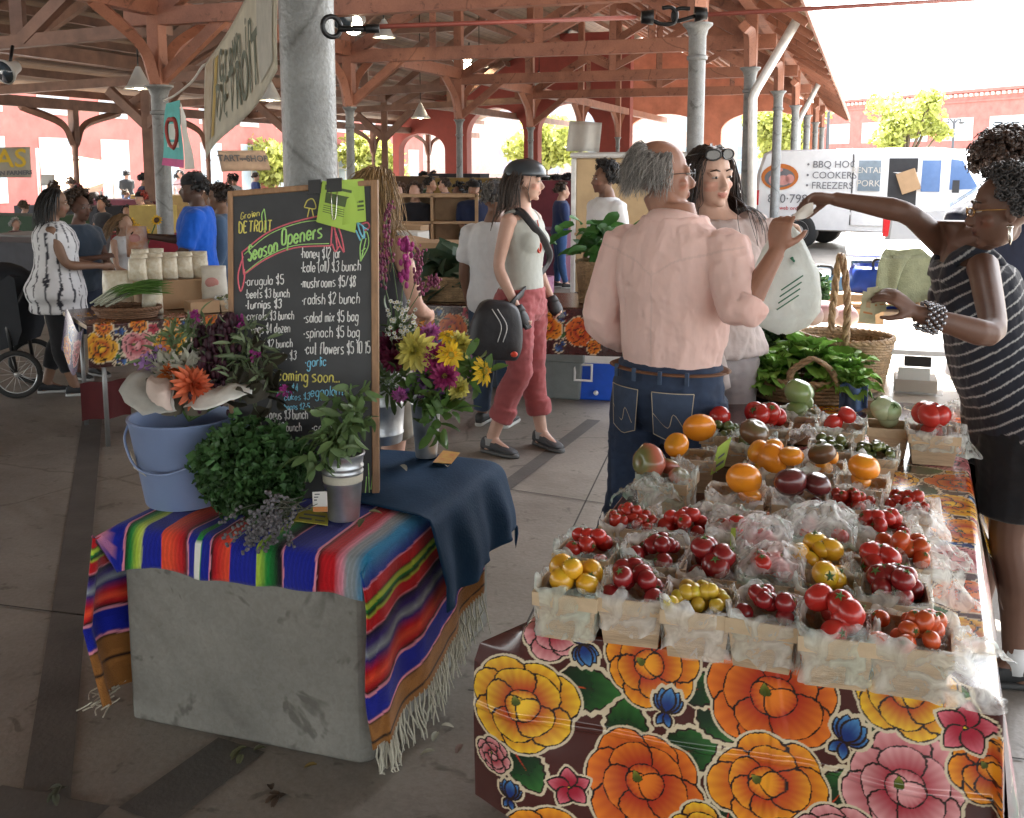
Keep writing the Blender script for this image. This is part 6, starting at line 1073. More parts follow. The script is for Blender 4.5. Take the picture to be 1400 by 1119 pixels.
# ---------------------------------------------------------------- produce table with flowered oilcloth
TO = A3(.03, 1.955, 0); TW, TL2, TZ = .845, 2.28, .745
tb = lambda a, b_, z=TZ: TO + Nv * a + Bv * b_ + A3(0, 0, z)
def tcoord(p): q = np.asarray(p) - TO; return float(np.dot(q, Nv)), float(np.dot(q, Bv))
def tfront(px, py):                       # (across, down) on the front drop
    r = _ray(px, py); e = A3(0, 0, EYE); t_ = np.dot(TO - Bv * .02 - e, Bv) / np.dot(r, Bv); p = e + r * t_; return float(np.dot(p - TO, Nv)), float(p[2] - TZ)
mOil = mat('flowered_oilcloth', (1, 1, 1), .22, col=True, var=.05, vs=30, bump=.05, bs=18, spec=.6, coat=.35)
mTabW = mat('folding_table_top', (.4, .3, .2), .5); mLegM = mat('grey_table_leg', (.25, .25, .25), .4, m=.5)
class Paint:
    def __init__(s, X, Y, bgc): s.X, s.Y = X, Y; s.C = np.tile(np.asarray(bgc, float), X.shape + (1,))
    def petal(s, cx, cy, ang, L, w, c0, c1, out=(.02, .008, .006), lw=.0042, notch=.0, tip=.55, only=None, x0=0.):
        dx, dy = s.X - cx, s.Y - cy; bm = (dx * dx + dy * dy) < (L * 1.2) ** 2
        if not bm.any(): return
        k, q = math.cos(ang), math.sin(ang); x = (dx[bm] * k + dy[bm] * q) / L; y = (-dx[bm] * q + dy[bm] * k) / L
        xs = np.clip(x, 0, 1); hw = w * np.sin(math.pi * np.clip(xs ** tip, 0, 1)) ** (.5 if tip > 1 else .75) * (1 + notch * np.sin(xs * 40))
        ins = (x > 0) & (x < 1) & (np.abs(y) < hw); edge = ins & ((hw - np.abs(y) < lw / L) | (1 - x < lw / L * .8))
        if only is not None: Cc = s.C[bm]; Cc[ins] = only; s.C[bm] = Cc; return
        f = np.clip((x - .18) / .72 + .22 * np.abs(y) / (w + 1e-6) - .12, 0, 1)[:, None] ** 1.8; f = f * (.9 + .1 * np.sin(np.arctan2(y, x + .05) * 30))[:, None]; c = np.asarray(c0) * (1 - f) + np.asarray(c1) * f
        Cc = s.C[bm]; Cc[ins] = c[ins]; Cc[edge] = out; s.C[bm] = Cc
    def flower(s, cx, cy, r, kind, rot=0., asp=1.):
        CR = (.62, .52, .36); Yl, Or, Rd = (.85, .52, .03), (.75, .17, .02), (.40, .02, .012); Pk, Wh, Dp = (.62, .08, .12), (.75, .55, .5), (.33, .01, .03)
        cc = dict(y=(Rd, Yl), o=((.42, .02, .01), (.84, .34, .02)), r=((.36, .015, .01), (.78, .20, .02)), p=(Dp, (.74, .36, .36)), k=(Dp, (.75, .2, .25)), b=((.01, .03, .16), (.09, .30, .60)))[kind]
        if kind == 'b':
            for wd, o in ((1.16, CR), (1, None)):
                for a, L in ((-.75, .9), (.75, .9), (-.35, 1.05), (.35, 1.05), (0, 1.1), (math.pi - .4, .7), (math.pi + .4, .7)): s.petal(cx, cy, rot + a, r * L * wd, .32 * (1.15 if o else 1), *cc, only=o, tip=.9)
            return
        if kind == 'k':
            for wd, o in ((1.12, CR), (1, None)):
                for i in range(5): s.petal(cx, cy, rot + i * 1.257, r * wd, .42, *cc, only=o, tip=.75)
            s.petal(cx - r * .1, cy, 0, r * .22, .5, Yl, Yl); return
        n = 7; rr = np.random.RandomState(int(abs(cx) * 977 + abs(cy) * 373) % 9999); js = [(2 * math.pi * i / n + rot + rr.normal() * .12, .9 + .2 * rr.rand()) for i in range(n)]
        for a, L in js: s.petal(cx, cy, a, r * L + .0045, .485, *cc, only=CR, tip=1.5)
        for a, L in js: s.petal(cx, cy, a, r * L, .46, cc[0], cc[1], tip=1.5, notch=.02)
        for i in range(5): a = rot + .4 + i * 1.257 + rr.normal() * .15; s.petal(cx - math.cos(a) * r * .05, cy, a, r * (.70 + .10 * rr.rand()), .56, cc[0], np.asarray(cc[1]) * .92, tip=1.45, notch=.02)
        for i in range(3): a = rot + 1.2 + i * 2.09; s.petal(cx - math.cos(a) * r * .12, cy - math.sin(a) * r * .12, a, r * .45, .62, cc[1], cc[0], tip=1.3)
        s.petal(cx - r * .10, cy - r * .02, rot + 1.5, r * .22, .4, (.06, .08, .01), (.3, .3, .04), lw=.001)
    def leaf(s, cx, cy, L, ang):
        x0, y0 = cx - math.cos(ang) * L / 2, cy - math.sin(ang) * L / 2
        s.petal(x0, y0, ang, L * 1.06, .42, 0, 0, only=(.62, .52, .36), tip=.8, notch=.05); s.petal(x0, y0, ang, L, .37, (.005, .022, .008), (.035, .16, .03), tip=.8, notch=.05); s.petal(x0 - math.cos(ang) * L * .05, y0 - math.sin(ang) * L * .05, ang, L * .66, .035, (.4, .02, .01), (.5, .12, .02), lw=.001)
ppm = 1 / 730.
fl = []
for px, py, r, k, ro in ((726, 968, 68, 'y', .3), (887, 912, 62, 'o', 1), (1056, 958, 86, 'r', .2), (882, 1074, 80, 'r', .5), (1046, 1076, 68, 'o', .9), (1231, 1074, 74, 'p', .1), (1241, 950, 64, 'y', .4), (1350, 1055, 50, 'o', .7), (756, 862, 46, 'p', 0), (1318, 1000, 36, 'k', .2), (784, 1076, 29, 'k', .5), (795, 886, 30, 'b', -1.2), (911, 976, 32, 'b', 1.4), (1149, 1018, 36, 'b', 1.1), (713, 1092, 26, 'b', 1.5), (690, 1040, 26, 'p', 0), (960, 1150, 50, 'y', 0), (1140, 1160, 60, 'p', .3), (760, 1160, 60, 'o', .4)):
    u, v = tfront(px, py); fl.append((u, v, r * ppm * 1.06, k, ro))
lv = []
for px, py, L, a in ((806, 947, 82, 0), (858, 992, 74, 1.5), (945, 1028, 78, .6), (985, 992, 66, -.8), (1141, 1088, 80, 1.0), (1222, 985, 86, 1.5), (734, 1055, 60, -1.0), (960, 945, 60, .4), (1000, 1100, 60, 1.4), (1290, 960, 60, .3)): u, v = tfront(px, py); lv.append((u, v, L * ppm * 1.15, a))
rs = np.random.RandomState(21); kinds = 'oybprykob'
for i in range(46):
    u, v = -.05 + rs.rand() * 1.35, .10 + .2 * (i // 5) + rs.rand() * .1
    (fl if i % 3 else lv).append((u, v, .05 + .045 * rs.rand(), kinds[i % 9], rs.rand() * 6) if i % 3 else (u, v, .12, rs.rand() * 6))
for i in range(10): fl += [(.80 + .03 * (i % 2), .22 + .21 * i, .09, 'yrpo'[i % 4], i * .8), (1.05, .2 + .21 * i, .085, 'pyro'[i % 4], i * .5), (.45 + .1 * (i % 3), .2 + .21 * i, .085, 'oypr'[i % 4], i * 1.1)]; lv += [(.73, .32 + .21 * i, .12, i * 1.3), (.92, .31 + .21 * i, .12, i * .9)]; fl.append((.88, .32 + .21 * i, .045, 'bk'[i % 2], i))
Us = np.concatenate([np.arange(-.085, TW, .0016), np.arange(TW, TW + .36, .006)]); Vs = np.concatenate([np.arange(-.40, .10, .0016), np.arange(.10, TL2 + .02, .006)])
UU, VV = np.meshgrid(Us, Vs, indexing='ij'); pa = Paint(UU, VV, (.062, .015, .012))
for q in lv: pa.leaf(*q[:4])
for q in fl: pa.flower(*q)
R_ = np.clip(UU - TW, 0, 1); L_ = np.clip(-UU, 0, 1); F_ = np.clip(-VV, 0, 1)
a_ = np.where(R_ > 0, TW + .012 + .04 * R_ / .36 + .03 * np.sin(VV * 7) * R_ / .36, np.where(UU < 0, UU * np.clip(F_ / .06, 0.05, 1), UU)) - .03 * np.clip(F_ / .1, 0, 1) * np.clip((.12 - UU) / .2, 0, 1) + .02 * (F_ / .47) * (UU > .5)
bb = np.where(F_ > 0, -.016 - .03 * np.sin(UU * 5 + 1) ** 2 * F_ / .47 - .05 * L_ / .085 * np.clip(F_ / .1, 0, 1) * 0 + .03 * L_ / .085, VV); bb = np.where((F_ > 0) & (R_ > 0), -.016 - F_ * .25 + R_ * .2, bb)
bb = bb + np.where(F_ > 0, (fbm(np.stack([UU * 1.0, VV * .6, UU * 0], -1).reshape(-1, 3), 7, 4).reshape(UU.shape) * .012 + .006 * np.sin(UU * 17 + VV * 5)) * np.clip(F_ / .15, 0, 1) - .003 * (np.abs(UU - .47 + .02 * np.sin(VV * 9)) < .012) - .004 * (np.abs(F_ - .19) < .006), 0)
zz = np.where(F_ > 0, TZ + .004 - F_ * .985, np.where(R_ > 0, TZ + .004 - R_ * (1 - .0 * VV), TZ + .005)); zz = np.where((F_ > 0) & (R_ > 0), TZ + .004 - np.maximum(F_, R_), zz); zz = np.where((UU < 0) & (F_ == 0), TZ + .003 + UU * .6, zz)
a_ = a_ * (1 + .062 * np.maximum(VV, 0) * (a_ > 0))
Pt = TO + Nv * a_[..., None] + Bv * bb[..., None]; Pt[..., 2] = zz + .0012 * np.sin(UU * 41 + VV * 13) * (F_ == 0) * (R_ == 0)
for _ in range(5): Pt[1:-1, 1:-1] = (Pt[1:-1, 1:-1] * 2 + Pt[:-2, 1:-1] + Pt[2:, 1:-1] + Pt[1:-1, :-2] + Pt[1:-1, 2:]) / 6
t = thing('folding_table', 'long folding table under the flowered oilcloth loaded with tomato baskets', 'table', tb(TW / 2, TL2 / 2, 0))
def slabbox(nm, f, a0, a1, b0, b1, z0, z1, m, par, bv=.003):
    b = MB(); P = [f(a0, b0, z0), f(a1, b0, z0), f(a1, b1, z0), f(a0, b1, z0)]; Q = [f(a0, b0, z1), f(a1, b0, z1), f(a1, b1, z1), f(a0, b1, z1)]; b.add(P + Q, [(3, 2, 1, 0), (4, 5, 6, 7), (0, 1, 5, 4), (1, 2, 6, 5), (2, 3, 7, 6), (3, 0, 4, 7)]); return bevel(b.build(nm, m, par, smooth=False), bv)
tbw = lambda a, b_, z: tb(a * (1 + .062 * b_), b_, z)
slabbox('table_top', tbw, .005, TW - .005, .005, TL2 - .01, TZ - .035, TZ - .004, mTabW, t)
for a, b_ in ((.08, .2), (.82, .2), (.08, TL2 - .2), (.82, TL2 - .2)): b = MB(); b.tube([tb(a, b_, TZ - .035), tb(a, b_, 0)], .014, 8); b.build('leg', mLegM, t)
b = MB(); b.grid(Pt, np.clip(pa.C, 0, 1)); o = b.build('oilcloth', mOil); tag(o, 'glossy maroon oilcloth printed with big orange yellow and pink flowers', 'tablecloth', 'flowered oilcloths')
# ---- wooden quart baskets, bags and tomatoes
mChip = mat('basket_veneer', (.42, .30, .19), .7, var=.25, vs=10, bump=.2, bs=40, stretch=(1, 1, 8)); mChipR = mat('basket_rim_wood', (.48, .36, .23), .7, var=.15, vs=14)
mFilm = mat('plastic_film', (.90, .91, .90), .25, col=True, alpha=.34, var=.05, vs=20, bump=.18, bs=30, spec=.6, thin=.0)
def filmtex():
    tr = mFilm.node_tree; N = tr.nodes; L = tr.links; p = N['Principled BSDF']; at_ = N.new('ShaderNodeTexNoise'); tc = N.new('ShaderNodeTexCoord'); L.new(tc.outputs['Object'], at_.inputs[0]); at_.inputs['Scale'].default_value = 26; at_.inputs['Detail'].default_value = 4; at_.inputs['Distortion'].default_value = 1.2
    mr = N.new('ShaderNodeMapRange'); mr.inputs[1].default_value = .35; mr.inputs[2].default_value = .7; mr.inputs[3].default_value = .10; mr.inputs[4].default_value = .70; L.new(at_.outputs['Fac'], mr.inputs[0]); p.inputs['Alpha'].default_value = 1; tl_ = N.new('ShaderNodeBsdfTranslucent'); tl_.inputs[0].default_value = (.9, .92, .9, 1); m1 = N.new('ShaderNodeMixShader'); m1.inputs[0].default_value = .45; m2 = N.new('ShaderNodeMixShader'); tp_ = N.new('ShaderNodeBsdfTransparent'); L.new(p.outputs[0], m1.inputs[1]); L.new(tl_.outputs[0], m1.inputs[2]); L.new(mr.outputs[0], m2.inputs[0]); L.new(tp_.outputs[0], m2.inputs[1]); L.new(m1.outputs[0], m2.inputs[2]); L.new(m2.outputs[0], N['Material Output'].inputs[0])
filmtex()
mTom = mat('tomato_skin', (1, 1, 1), .26, col=True, var=.08, vs=25, bump=0, spec=.5, coat=.12)
def rr_(lst): return lst[int(RS.rand() * len(lst))]
TKIND = {}; mCal = mat('calyx', (.07, .14, .03), .7)
def tomato_mesh(kind, c, lob=0, sq=1., elong=1., sh=(0, 0, 0), top_=None):
    b = MB(); rs = np.random.RandomState(len(TKIND)); c = np.asarray(c, float)
    def fn(V):
        an = np.arctan2(V[:, 1], V[:, 0]); r = np.hypot(V[:, 0], V[:, 1]); f = 1 + lob * (np.cos(an * 7 + 1) * .6 + np.cos(an * 4) * .5) * r ** 2; V = V * np.stack([f, f, np.ones_like(f)], 1); dim = np.exp(-(r / .28) ** 2) * (V[:, 2] > 0); V[:, 2] -= dim * (.16 + lob); return V * A3(1, 1, sq * elong)
    b.ell((0, 0, 0), 1, nu=20, nv=14, fn=fn); V = b.v[0]; n1 = fbm(V, 1.6, len(TKIND)); C = c * (1 + .18 * n1[:, None]); top_ = np.asarray(top_ if top_ is not None else c * A3(.9, 1.15, 1)); g = np.clip((V[:, 2] / (sq * elong) - .35 + .3 * n1) / .5, 0, 1)[:, None]; b.c[0] = np.clip(C * (1 - g) + top_ * g, 0, 1)
    if sq >= .9 and kind not in ('olive', 'yellow'):
        b.m = 1; b.cur = (1, 1, 1); zt = sq * elong * .93
        for i in range(5): a = i * 1.257; b.tube([(0, 0, zt - .02), (math.cos(a) * .2, math.sin(a) * .2, zt + .03), (math.cos(a) * .42, math.sin(a) * .42, zt - .03)], [.09, .08, .01], 4, flat=.3)
        b.tube([(0, 0, zt - .05), (.03, 0, zt + .22)], [.06, .05], 5)
    o = b.build('tomato', [mTom, mCal]); me = o.data; bpy.data.objects.remove(o); TKIND[kind] = (me, sq * elong)
for k, c, lob, sq, el, tp_ in (('red', (.42, .022, .016), 0, .92, 1, None), ('dred', (.22, .012, .014), 0, .95, 1, None), ('grape', (.40, .025, .014), 0, 1, 1.35, None), ('ograpes', (.50, .075, .02), 0, 1, 1.25, None), ('yellow', (.55, .36, .035), 0, .97, 1, None), ('gold', (.62, .32, .02), 0, .9, 1, None), ('orange', (.72, .24, .015), .02, .82, 1, (.7, .3, .02)), ('heir', (.38, .11, .07), .09, .78, 1, (.14, .15, .05)), ('brown', (.16, .085, .045), .04, .78, 1, (.10, .09, .04)), ('purple', (.10, .018, .018), .04, .8, 1, (.06, .02, .02)), ('olive', (.10, .12, .03), 0, .95, 1, (.06, .09, .03)), ('green', (.20, .27, .10), .08, .85, 1, (.17, .26, .08)), ('bigred', (.45, .03, .022), .03, .85, 1, None), ('pale', (.36, .40, .24), .02, .9, 1.15, None)): tomato_mesh(k, c, lob, sq, el, None, tp_)
CN = dict(red='red', dred='dark red', grape='red grape', ograpes='orange red grape', yellow='yellow cherry', gold='golden', orange='orange', heir='ribbed reddish green', brown='brown', purple='dark purple', olive='small olive green', green='ribbed green', bigred='large red', pale='pale green')
mCal = mat('calyx', (.07, .14, .03), .7)
def tomato(kind, p, r, lab, grp, tilt=None):
    me, _ = TKIND[kind]; o = bpy.data.objects.new('tomato', me); COL.objects.link(o); o.location = p; o.scale = (r * (.92 + .16 * RS.rand()), r * (.92 + .16 * RS.rand()), r * (.9 + .16 * RS.rand())); o.rotation_euler = (RS.normal() * .7, RS.normal() * .7, RS.rand() * 6.28) if tilt is None else tilt; return tag(o, lab, 'tomato', grp, 'thing')
def basket(c, rot, s, h, ph):
    t = thing('produce_basket', 'slatted wooden ' + ph, 'basket', c, 'wooden produce baskets'); M = rotz(rot)
    f = lambda k, z, q=1.: [c + M @ A3(x * s * k * q, y * s * k, z) for x, y in ((-1, -1), (1, -1), (1, 1), (-1, 1))]
    b = MB(); b.loft([f(.82, 0), f(1, h)], cap=False); b.loft([f(.97, h), f(.79, .004)], cap=False); b.add(f(.82, .002), [(0, 1, 2, 3)]); b.build('sides', mChip, t, smooth=False)
    b = MB()
    for z0, z1 in ((h - .024, h + .003), ): 
        o_ = [f(1.0 + .004, z0), f(1.055, z0), f(1.06, z1), f(.985, z1), f(.98, z1 - .004)]; b.loft(o_, cap=False)
    b.build('rim', mChipR, t, smooth=False); return t
def bag(c, rot, s, h, ph, drop=.06, lift=.012, cover=0, green=0., seed=0, flop=None, tuck=.0):
    rs = np.random.RandomState(seed); n = 96; an = np.linspace(0, 2 * math.pi, n, endpoint=False); M = rotz(rot); sq = 1 / np.maximum(np.abs(np.cos(an)), np.abs(np.sin(an))) ** .8
    prof = [(.05, -.030), (.45, -.034), (.80, -.03), (.90, -.004), (.97, .9 * lift), (1.03, .8 * lift), (1.05, -.015), (.99, -.45 * drop), (.975, -.75 * drop), (.985, -drop)]
    G_ = []
    for i, (k, z) in enumerate(prof):
        amp = (.002, .004, .006, .008, .012, .012, .007, .006, .007, .010)[i]; q = np.stack([np.cos(an) * 1.3, np.sin(an) * 1.3, np.full(n, i * .25)], 1); nz = 1 - 2 * np.abs(fbm(q, 3.2, seed)); nz2 = fbm(q, 2.2, seed + 7); rr = s * sq * k + nz * amp + (nz2 * .010 if i > 6 else 0)
        zz = h + z + nz2 * (.012 if 1 < i < 5 else .006) + (nz * .006); dr = 1 + .5 * nz2 if i > 6 else 1
        zz = h + z * dr + nz2 * (.012 if 3 < i < 7 else .004) + (np.clip(nz2, 0, 1) * .035 if 3 < i < 6 else 0)
        x, y = np.cos(an) * rr, np.sin(an) * rr
        if flop is not None: fa, fl_ = flop; wgt = np.clip(np.cos(an - fa), 0, 1) ** 2 * max(0, (i - 4) / 5); x = x + math.cos(fa) * fl_ * wgt; y = y + math.sin(fa) * fl_ * wgt; zz = zz - wgt * h * .3
        G_.append(c + np.stack([x, y, np.maximum(zz, .006)], 1) @ M.T)
    G_ = np.array(G_)
    for _ in range(2): G_ = (np.roll(G_, 1, 1) + 2 * G_ + np.roll(G_, -1, 1)) / 4
    G_ = np.concatenate([G_, G_[:, :1]], 1); C = np.ones(G_.shape); 
    if green: gm = np.clip(green * 1.5 * (fbm(G_.reshape(-1, 3), 9, seed + 2).reshape(G_.shape[:2]) * .6 + .35), 0, 1)[..., None]; C = C * (1 - gm) + A3(.30, .72, .52) * gm
    b = MB(); b.grid(G_, C)
    if cover:
        m = 30; u, v = np.meshgrid(np.linspace(-1, 1, m), np.linspace(-1, 1, m), indexing='ij'); q = np.stack([u, v, 0 * u], -1).reshape(-1, 3); d = 1 - np.maximum(np.abs(u), np.abs(v)) ** 2; nz = (1 - 2 * np.abs(fbm(q, 1.7, seed + 4))).reshape(u.shape)
        zz = h + .012 + (cover * d + nz * .014) * (1 if True else 0) + .02 * (v if flop is None else 0); P = np.stack([u * s * 1.12 + .006 * nz, v * s * 1.12, zz], -1) @ M.T + c; C = np.ones(P.shape)
        if green: gm = np.clip((np.abs(v) > .82) * .8 + (fbm(q, 1.3, seed + 9).reshape(u.shape) > .42) * .5, 0, .8)[..., None]; C = C * (1 - gm) + A3(.25, .65, .45) * gm
        b.add(P.reshape(-1, 3), [(i * m + j, i * m + j + 1, i * m + m + j + 1, i * m + m + j) for i in range(m - 1) for j in range(m - 1)], C.reshape(-1, 3))
    tag(b.build('plastic_bag', mFilm, origin=c), 'clear plastic bag round the ' + ph, 'plastic bag', 'plastic bags on the baskets', 'thing')
def fill(c, rot, s, h, ph, kind, r, n, z0=None, layers=2):
    r *= .93; n = int(n * 1.3 + .5) if n > 3 else n
    M = rotz(rot); pts = []; tries = 0; grp = 'tomatoes in the ' + ph
    lim = max(.004, s * .84 - r * 1.05); m = max(1, int(lim / r * 1.08) + 1); gx = np.linspace(-lim, lim, m) if m > 1 else np.array([0.]); cells = [(float(np.clip(x + (.5 * (gx[1] - gx[0]) if m > 1 and j % 2 else 0) * .5, -lim, lim)), y) for j, y in enumerate(gx) for x in gx]; rnd.shuffle(cells); up_ = min(6, max(0, n - len(cells)))
    for x, y in cells[:n]: pts.append((x + RS.normal() * r * .12, y + RS.normal() * r * .12, h - r * .4 + RS.rand() * r * .3))
    for j in range(up_): a = j * 2.4 + RS.rand(); q = 0 if up_ == 1 else min(lim * .75, r * (.9 if up_ < 4 else 1.25)) * (.2 if j == 0 and up_ > 3 else 1); pts.append((math.cos(a) * q, math.sin(a) * q, h + r * .7 + RS.rand() * r * .2))
    nm = 'tomato' 
    for x, y, z in pts: tomato(kind, c + M @ A3(x, y, z), r * (.9 + .2 * RS.rand()), 'tomato in the ' + ph, grp)
B0 = -BD
BK = [ # px, py of the rim centre, phrase, tomato kind, radius, count, bag (drop, lift, cover, green, flop), half size
 (783, 800, 'first basket of the front row with golden tomatoes', 'gold', .026, 5, (.085, .016, 0, .5, None), .060), (868, 806, 'second basket of the front row with dark red tomatoes', 'dred', .0225, 8, (.06, .014, 0, 0, None), .062), (956, 822, 'third basket of the front row with yellow cherry tomatoes', 'yellow', .0165, 14, (.085, .010, 0, .0, None), .062), (1048, 836, 'fourth basket of the front row with red grape tomatoes', 'dred', .019, 9, (.08, .012, 0, .3, None), .06), (1142, 856, 'fifth basket of the front row with plump red tomatoes', 'red', .028, 5, (.08, .014, 0, .8, None), .062), (1246, 868, 'last basket of the front row with orange red grape tomatoes', 'ograpes', .0165, 17, (.09, .012, 0, .25, (-.2, .09)), .064),
 (805, 752, 'second row basket at the left edge with red tomatoes', 'red', .019, 8, (.05, .014, 0, .7, None), .058), (897, 762, 'second row basket with oval dark red tomatoes', 'dred', .02, 8, (.05, .02, 0, .4, None), .062), (972, 778, 'second row basket with shiny red tomatoes by the lime card', 'dred', .026, 6, (.05, .012, 0, .2, None), .058), (1052, 787, 'bag covered second row basket behind the red grape tomatoes', 'red', .02, 7, (.05, .02, .035, .5, None), .058), (1132, 800, 'second row basket with one golden tomato and a card', 'gold', .026, 3, (.05, .012, 0, .6, None), .056), (1221, 812, 'second row basket with dark red tomatoes near the right end', 'dred', .024, 9, (.05, .014, 0, .5, None), .062),
 (862, 714, 'third row basket heaped with red grape tomatoes', 'grape', .0135, 20, (.035, .006, 0, 0, None), .058), (934, 722, 'third row basket with round red tomatoes', 'red', .02, 9, (.04, .012, 0, .5, None), .056), (1008, 730, 'bag swathed third row basket of red tomatoes', 'red', .018, 8, (.05, .02, .012, .2, None), .058), (1042, 752, 'third row basket wholly hidden in a shining bag', 'red', .02, 4, (.05, .02, .045, .3, None), .052), (1118, 772, 'third row basket with yellow tomatoes under an open bag', 'gold', .024, 6, (.04, .014, 0, .0, None), .058), (1196, 782, 'third row basket with plump red tomatoes at the right', 'red', .026, 5, (.04, .012, 0, .4, None), .056), (1232, 764, 'basket with orange red tomatoes beside the bare oilcloth', 'ograpes', .02, 10, (.05, .014, 0, .3, (-.1, .10)), .056),
 (1122, 733, 'fourth row basket under a big green edged bag', 'red', .02, 3, (.05, .02, .05, .7, None), .064), (1206, 726, 'fourth row basket with long red tomatoes at the right', 'red', .021, 7, (.04, .012, 0, .2, (-.1, .08)), .056), (1166, 690, 'fifth row basket with small red grape tomatoes', 'grape', .0135, 14, (.03, .01, 0, .4, None), .052), (1240, 694, 'fifth row basket with cherry tomatoes at the right edge', 'grape', .0145, 13, (.04, .014, 0, .1, (-.1, .05)), .052),
 (912, 652, 'tall basket at the left edge with ribbed heirloom tomatoes', 'heir', .03, 2, (.085, .02, 0, .55, None), .066), (1006, 678, 'low basket with orange tomatoes in the middle', 'orange', .028, 2, (.05, .012, 0, .2, None), .064), (1094, 684, 'low basket with dark purple heirloom tomatoes', 'purple', .02, 2, (.035, .008, 0, 0, None), .062), (1178, 662, 'basket with large orange tomatoes toward the right', 'orange', .03, 3, (.05, .014, 0, .15, None), .06),
 (1055, 640, 'basket with glowing orange tomatoes in the centre', 'orange', .033, 3, (.04, .01, 0, .5, None), .062), (1122, 640, 'basket with orange tomatoes and a dark one behind', 'orange', .028, 3, (.04, .012, 0, .4, None), .058), (950, 624, 'box with two big orange tomatoes behind the heirlooms', 'orange', .03, 0, (.03, .008, 0, .2, None), .056), (1196, 622, 'long basket of small olive green tomatoes at the right', 'olive', .0165, 13, (.02, .01, 0, .3, None), .058), (1136, 612, 'basket of small olive green tomatoes behind the oranges', 'olive', .0165, 10, (.03, .014, 0, .3, None), .056), (1030, 606, 'basket of mixed olive tomatoes below the red ones', 'olive', .0175, 8, (.03, .012, 0, .5, None), .06), (985, 592, 'basket of small green tomatoes at the far left', 'olive', .0165, 9, (.03, .012, 0, .5, None), .056),
 (1052, 582, 'basket of red tomatoes before the lettuce', 'red', .032, 4, (.03, .012, 0, .3, None), .06), (1150, 586, 'bag lined basket with one red tomato before the wicker', 'bigred', .033, 2, (.05, .02, 0, .55, None), .066), (1214, 582, 'carton of pale green tomatoes', 'pale', .036, 4, None, .06), (1275, 590, 'tall basket of large red tomatoes at the far right', 'bigred', .04, 3, (.05, .02, 0, .5, (.2, .08)), .07), (1092, 566, 'basket of ribbed green tomatoes by the wicker handle', 'green', .034, 2, (.03, .014, 0, .5, None), .058)]
h = .092
for i, (px, py, ph, kd, r, n, bg_, s) in enumerate(BK):
    c = on(px, py, TZ + h + .006); c[2] = TZ + .007; rot = B0 + RS.normal() * .06; basket(c, rot, s, h, ph); fill(c, rot, s, h, ph, kd, r, n)
    if bg_: bag(c, rot, s, h, ph, bg_[0], bg_[1], bg_[2], bg_[3], i, bg_[4])
def bigtom(px, py, r, kind, lab, d=None, tilt=None):
    z = TZ + h + r * .55 + .01; p = on(px, py, z) if d is None else at(px, py, d); tomato(kind, p, r, lab, None, tilt)
for a in ((903, 634, .052, 'heir', 'largest ribbed green and red heirloom tomato at the left edge'), (958, 601, .045, 'orange', 'biggest orange tomato resting high above the heirloom'), (933, 617, .038, 'orange', 'second big orange tomato just left of the highest one'), (1024, 604, .044, 'brown', 'broad brown heirloom tomato in the middle of the table'), (1044, 633, .042, 'orange', 'tall bright orange tomato in the middle of the table'), (1014, 672, .044, 'orange', 'wide orange tomato at the front of the low basket'), (1084, 678, .042, 'purple', 'large dark purple heirloom tomato, left of the pair'), (1112, 676, .037, 'purple', 'large dark purple heirloom tomato, right of the pair'), (1085, 552, .048, 'green', 'large ribbed green tomato by the wicker handle'), (1081, 637, .033, 'orange', 'orange tomato right of the tall bright one'), (1176, 655, .042, 'orange', 'broad orange red tomato toward the right of the table'), (985, 577, .033, 'red', 'lone red tomato at the far left before the woman'), (1027, 573, .036, 'red', 'left upright red tomato before the lettuce'), (1048, 574, .036, 'red', 'right upright red tomato before the lettuce'), (1128, 634, .036, 'brown', 'brownish red tomato behind the orange basket'), (1262, 580, .042, 'bigred', 'long red tomato at the left of the far right basket'), (1290, 583, .04, 'bigred', 'pale red tomato at the right of the far right basket')): bigtom(*a)
# loose crumpled film between the baskets
def loose(px, py, s, lab, green=0., hgt=.05, seed=0, z=TZ + .06):
    c = on(px, py, z); m = 40; u, v = np.meshgrid(np.linspace(-1, 1, m), np.linspace(-1, 1, m), indexing='ij'); q = np.stack([u, v, 0 * u], -1).reshape(-1, 3); n1 = (1 - 2 * np.abs(fbm(q, 1.9, seed))).reshape(u.shape); n2 = fbm(q, .9, seed + 3).reshape(u.shape); rad = np.sqrt(u * u + v * v)
    P = np.stack([u * s * (1 + .2 * n2), v * s * .7 * (1 + .2 * n1), hgt * (1 - rad ** 2 * .6) + n1 * .020 + n2 * .015], -1) @ rotz(B0 + seed).T + c; P[..., 2] = np.maximum(P[..., 2], TZ + .012)
    C = np.ones(P.shape); gm = np.clip(((n1 > .6) * .5 + (np.abs(u) > .85)) * green, 0, 1)[..., None]; C = C * (1 - gm) + A3(.2, .6, .4) * gm; b = MB(); b.grid(P, C); tag(b.build('plastic_bag', mFilm), lab, 'plastic bag', 'plastic bags on the baskets')
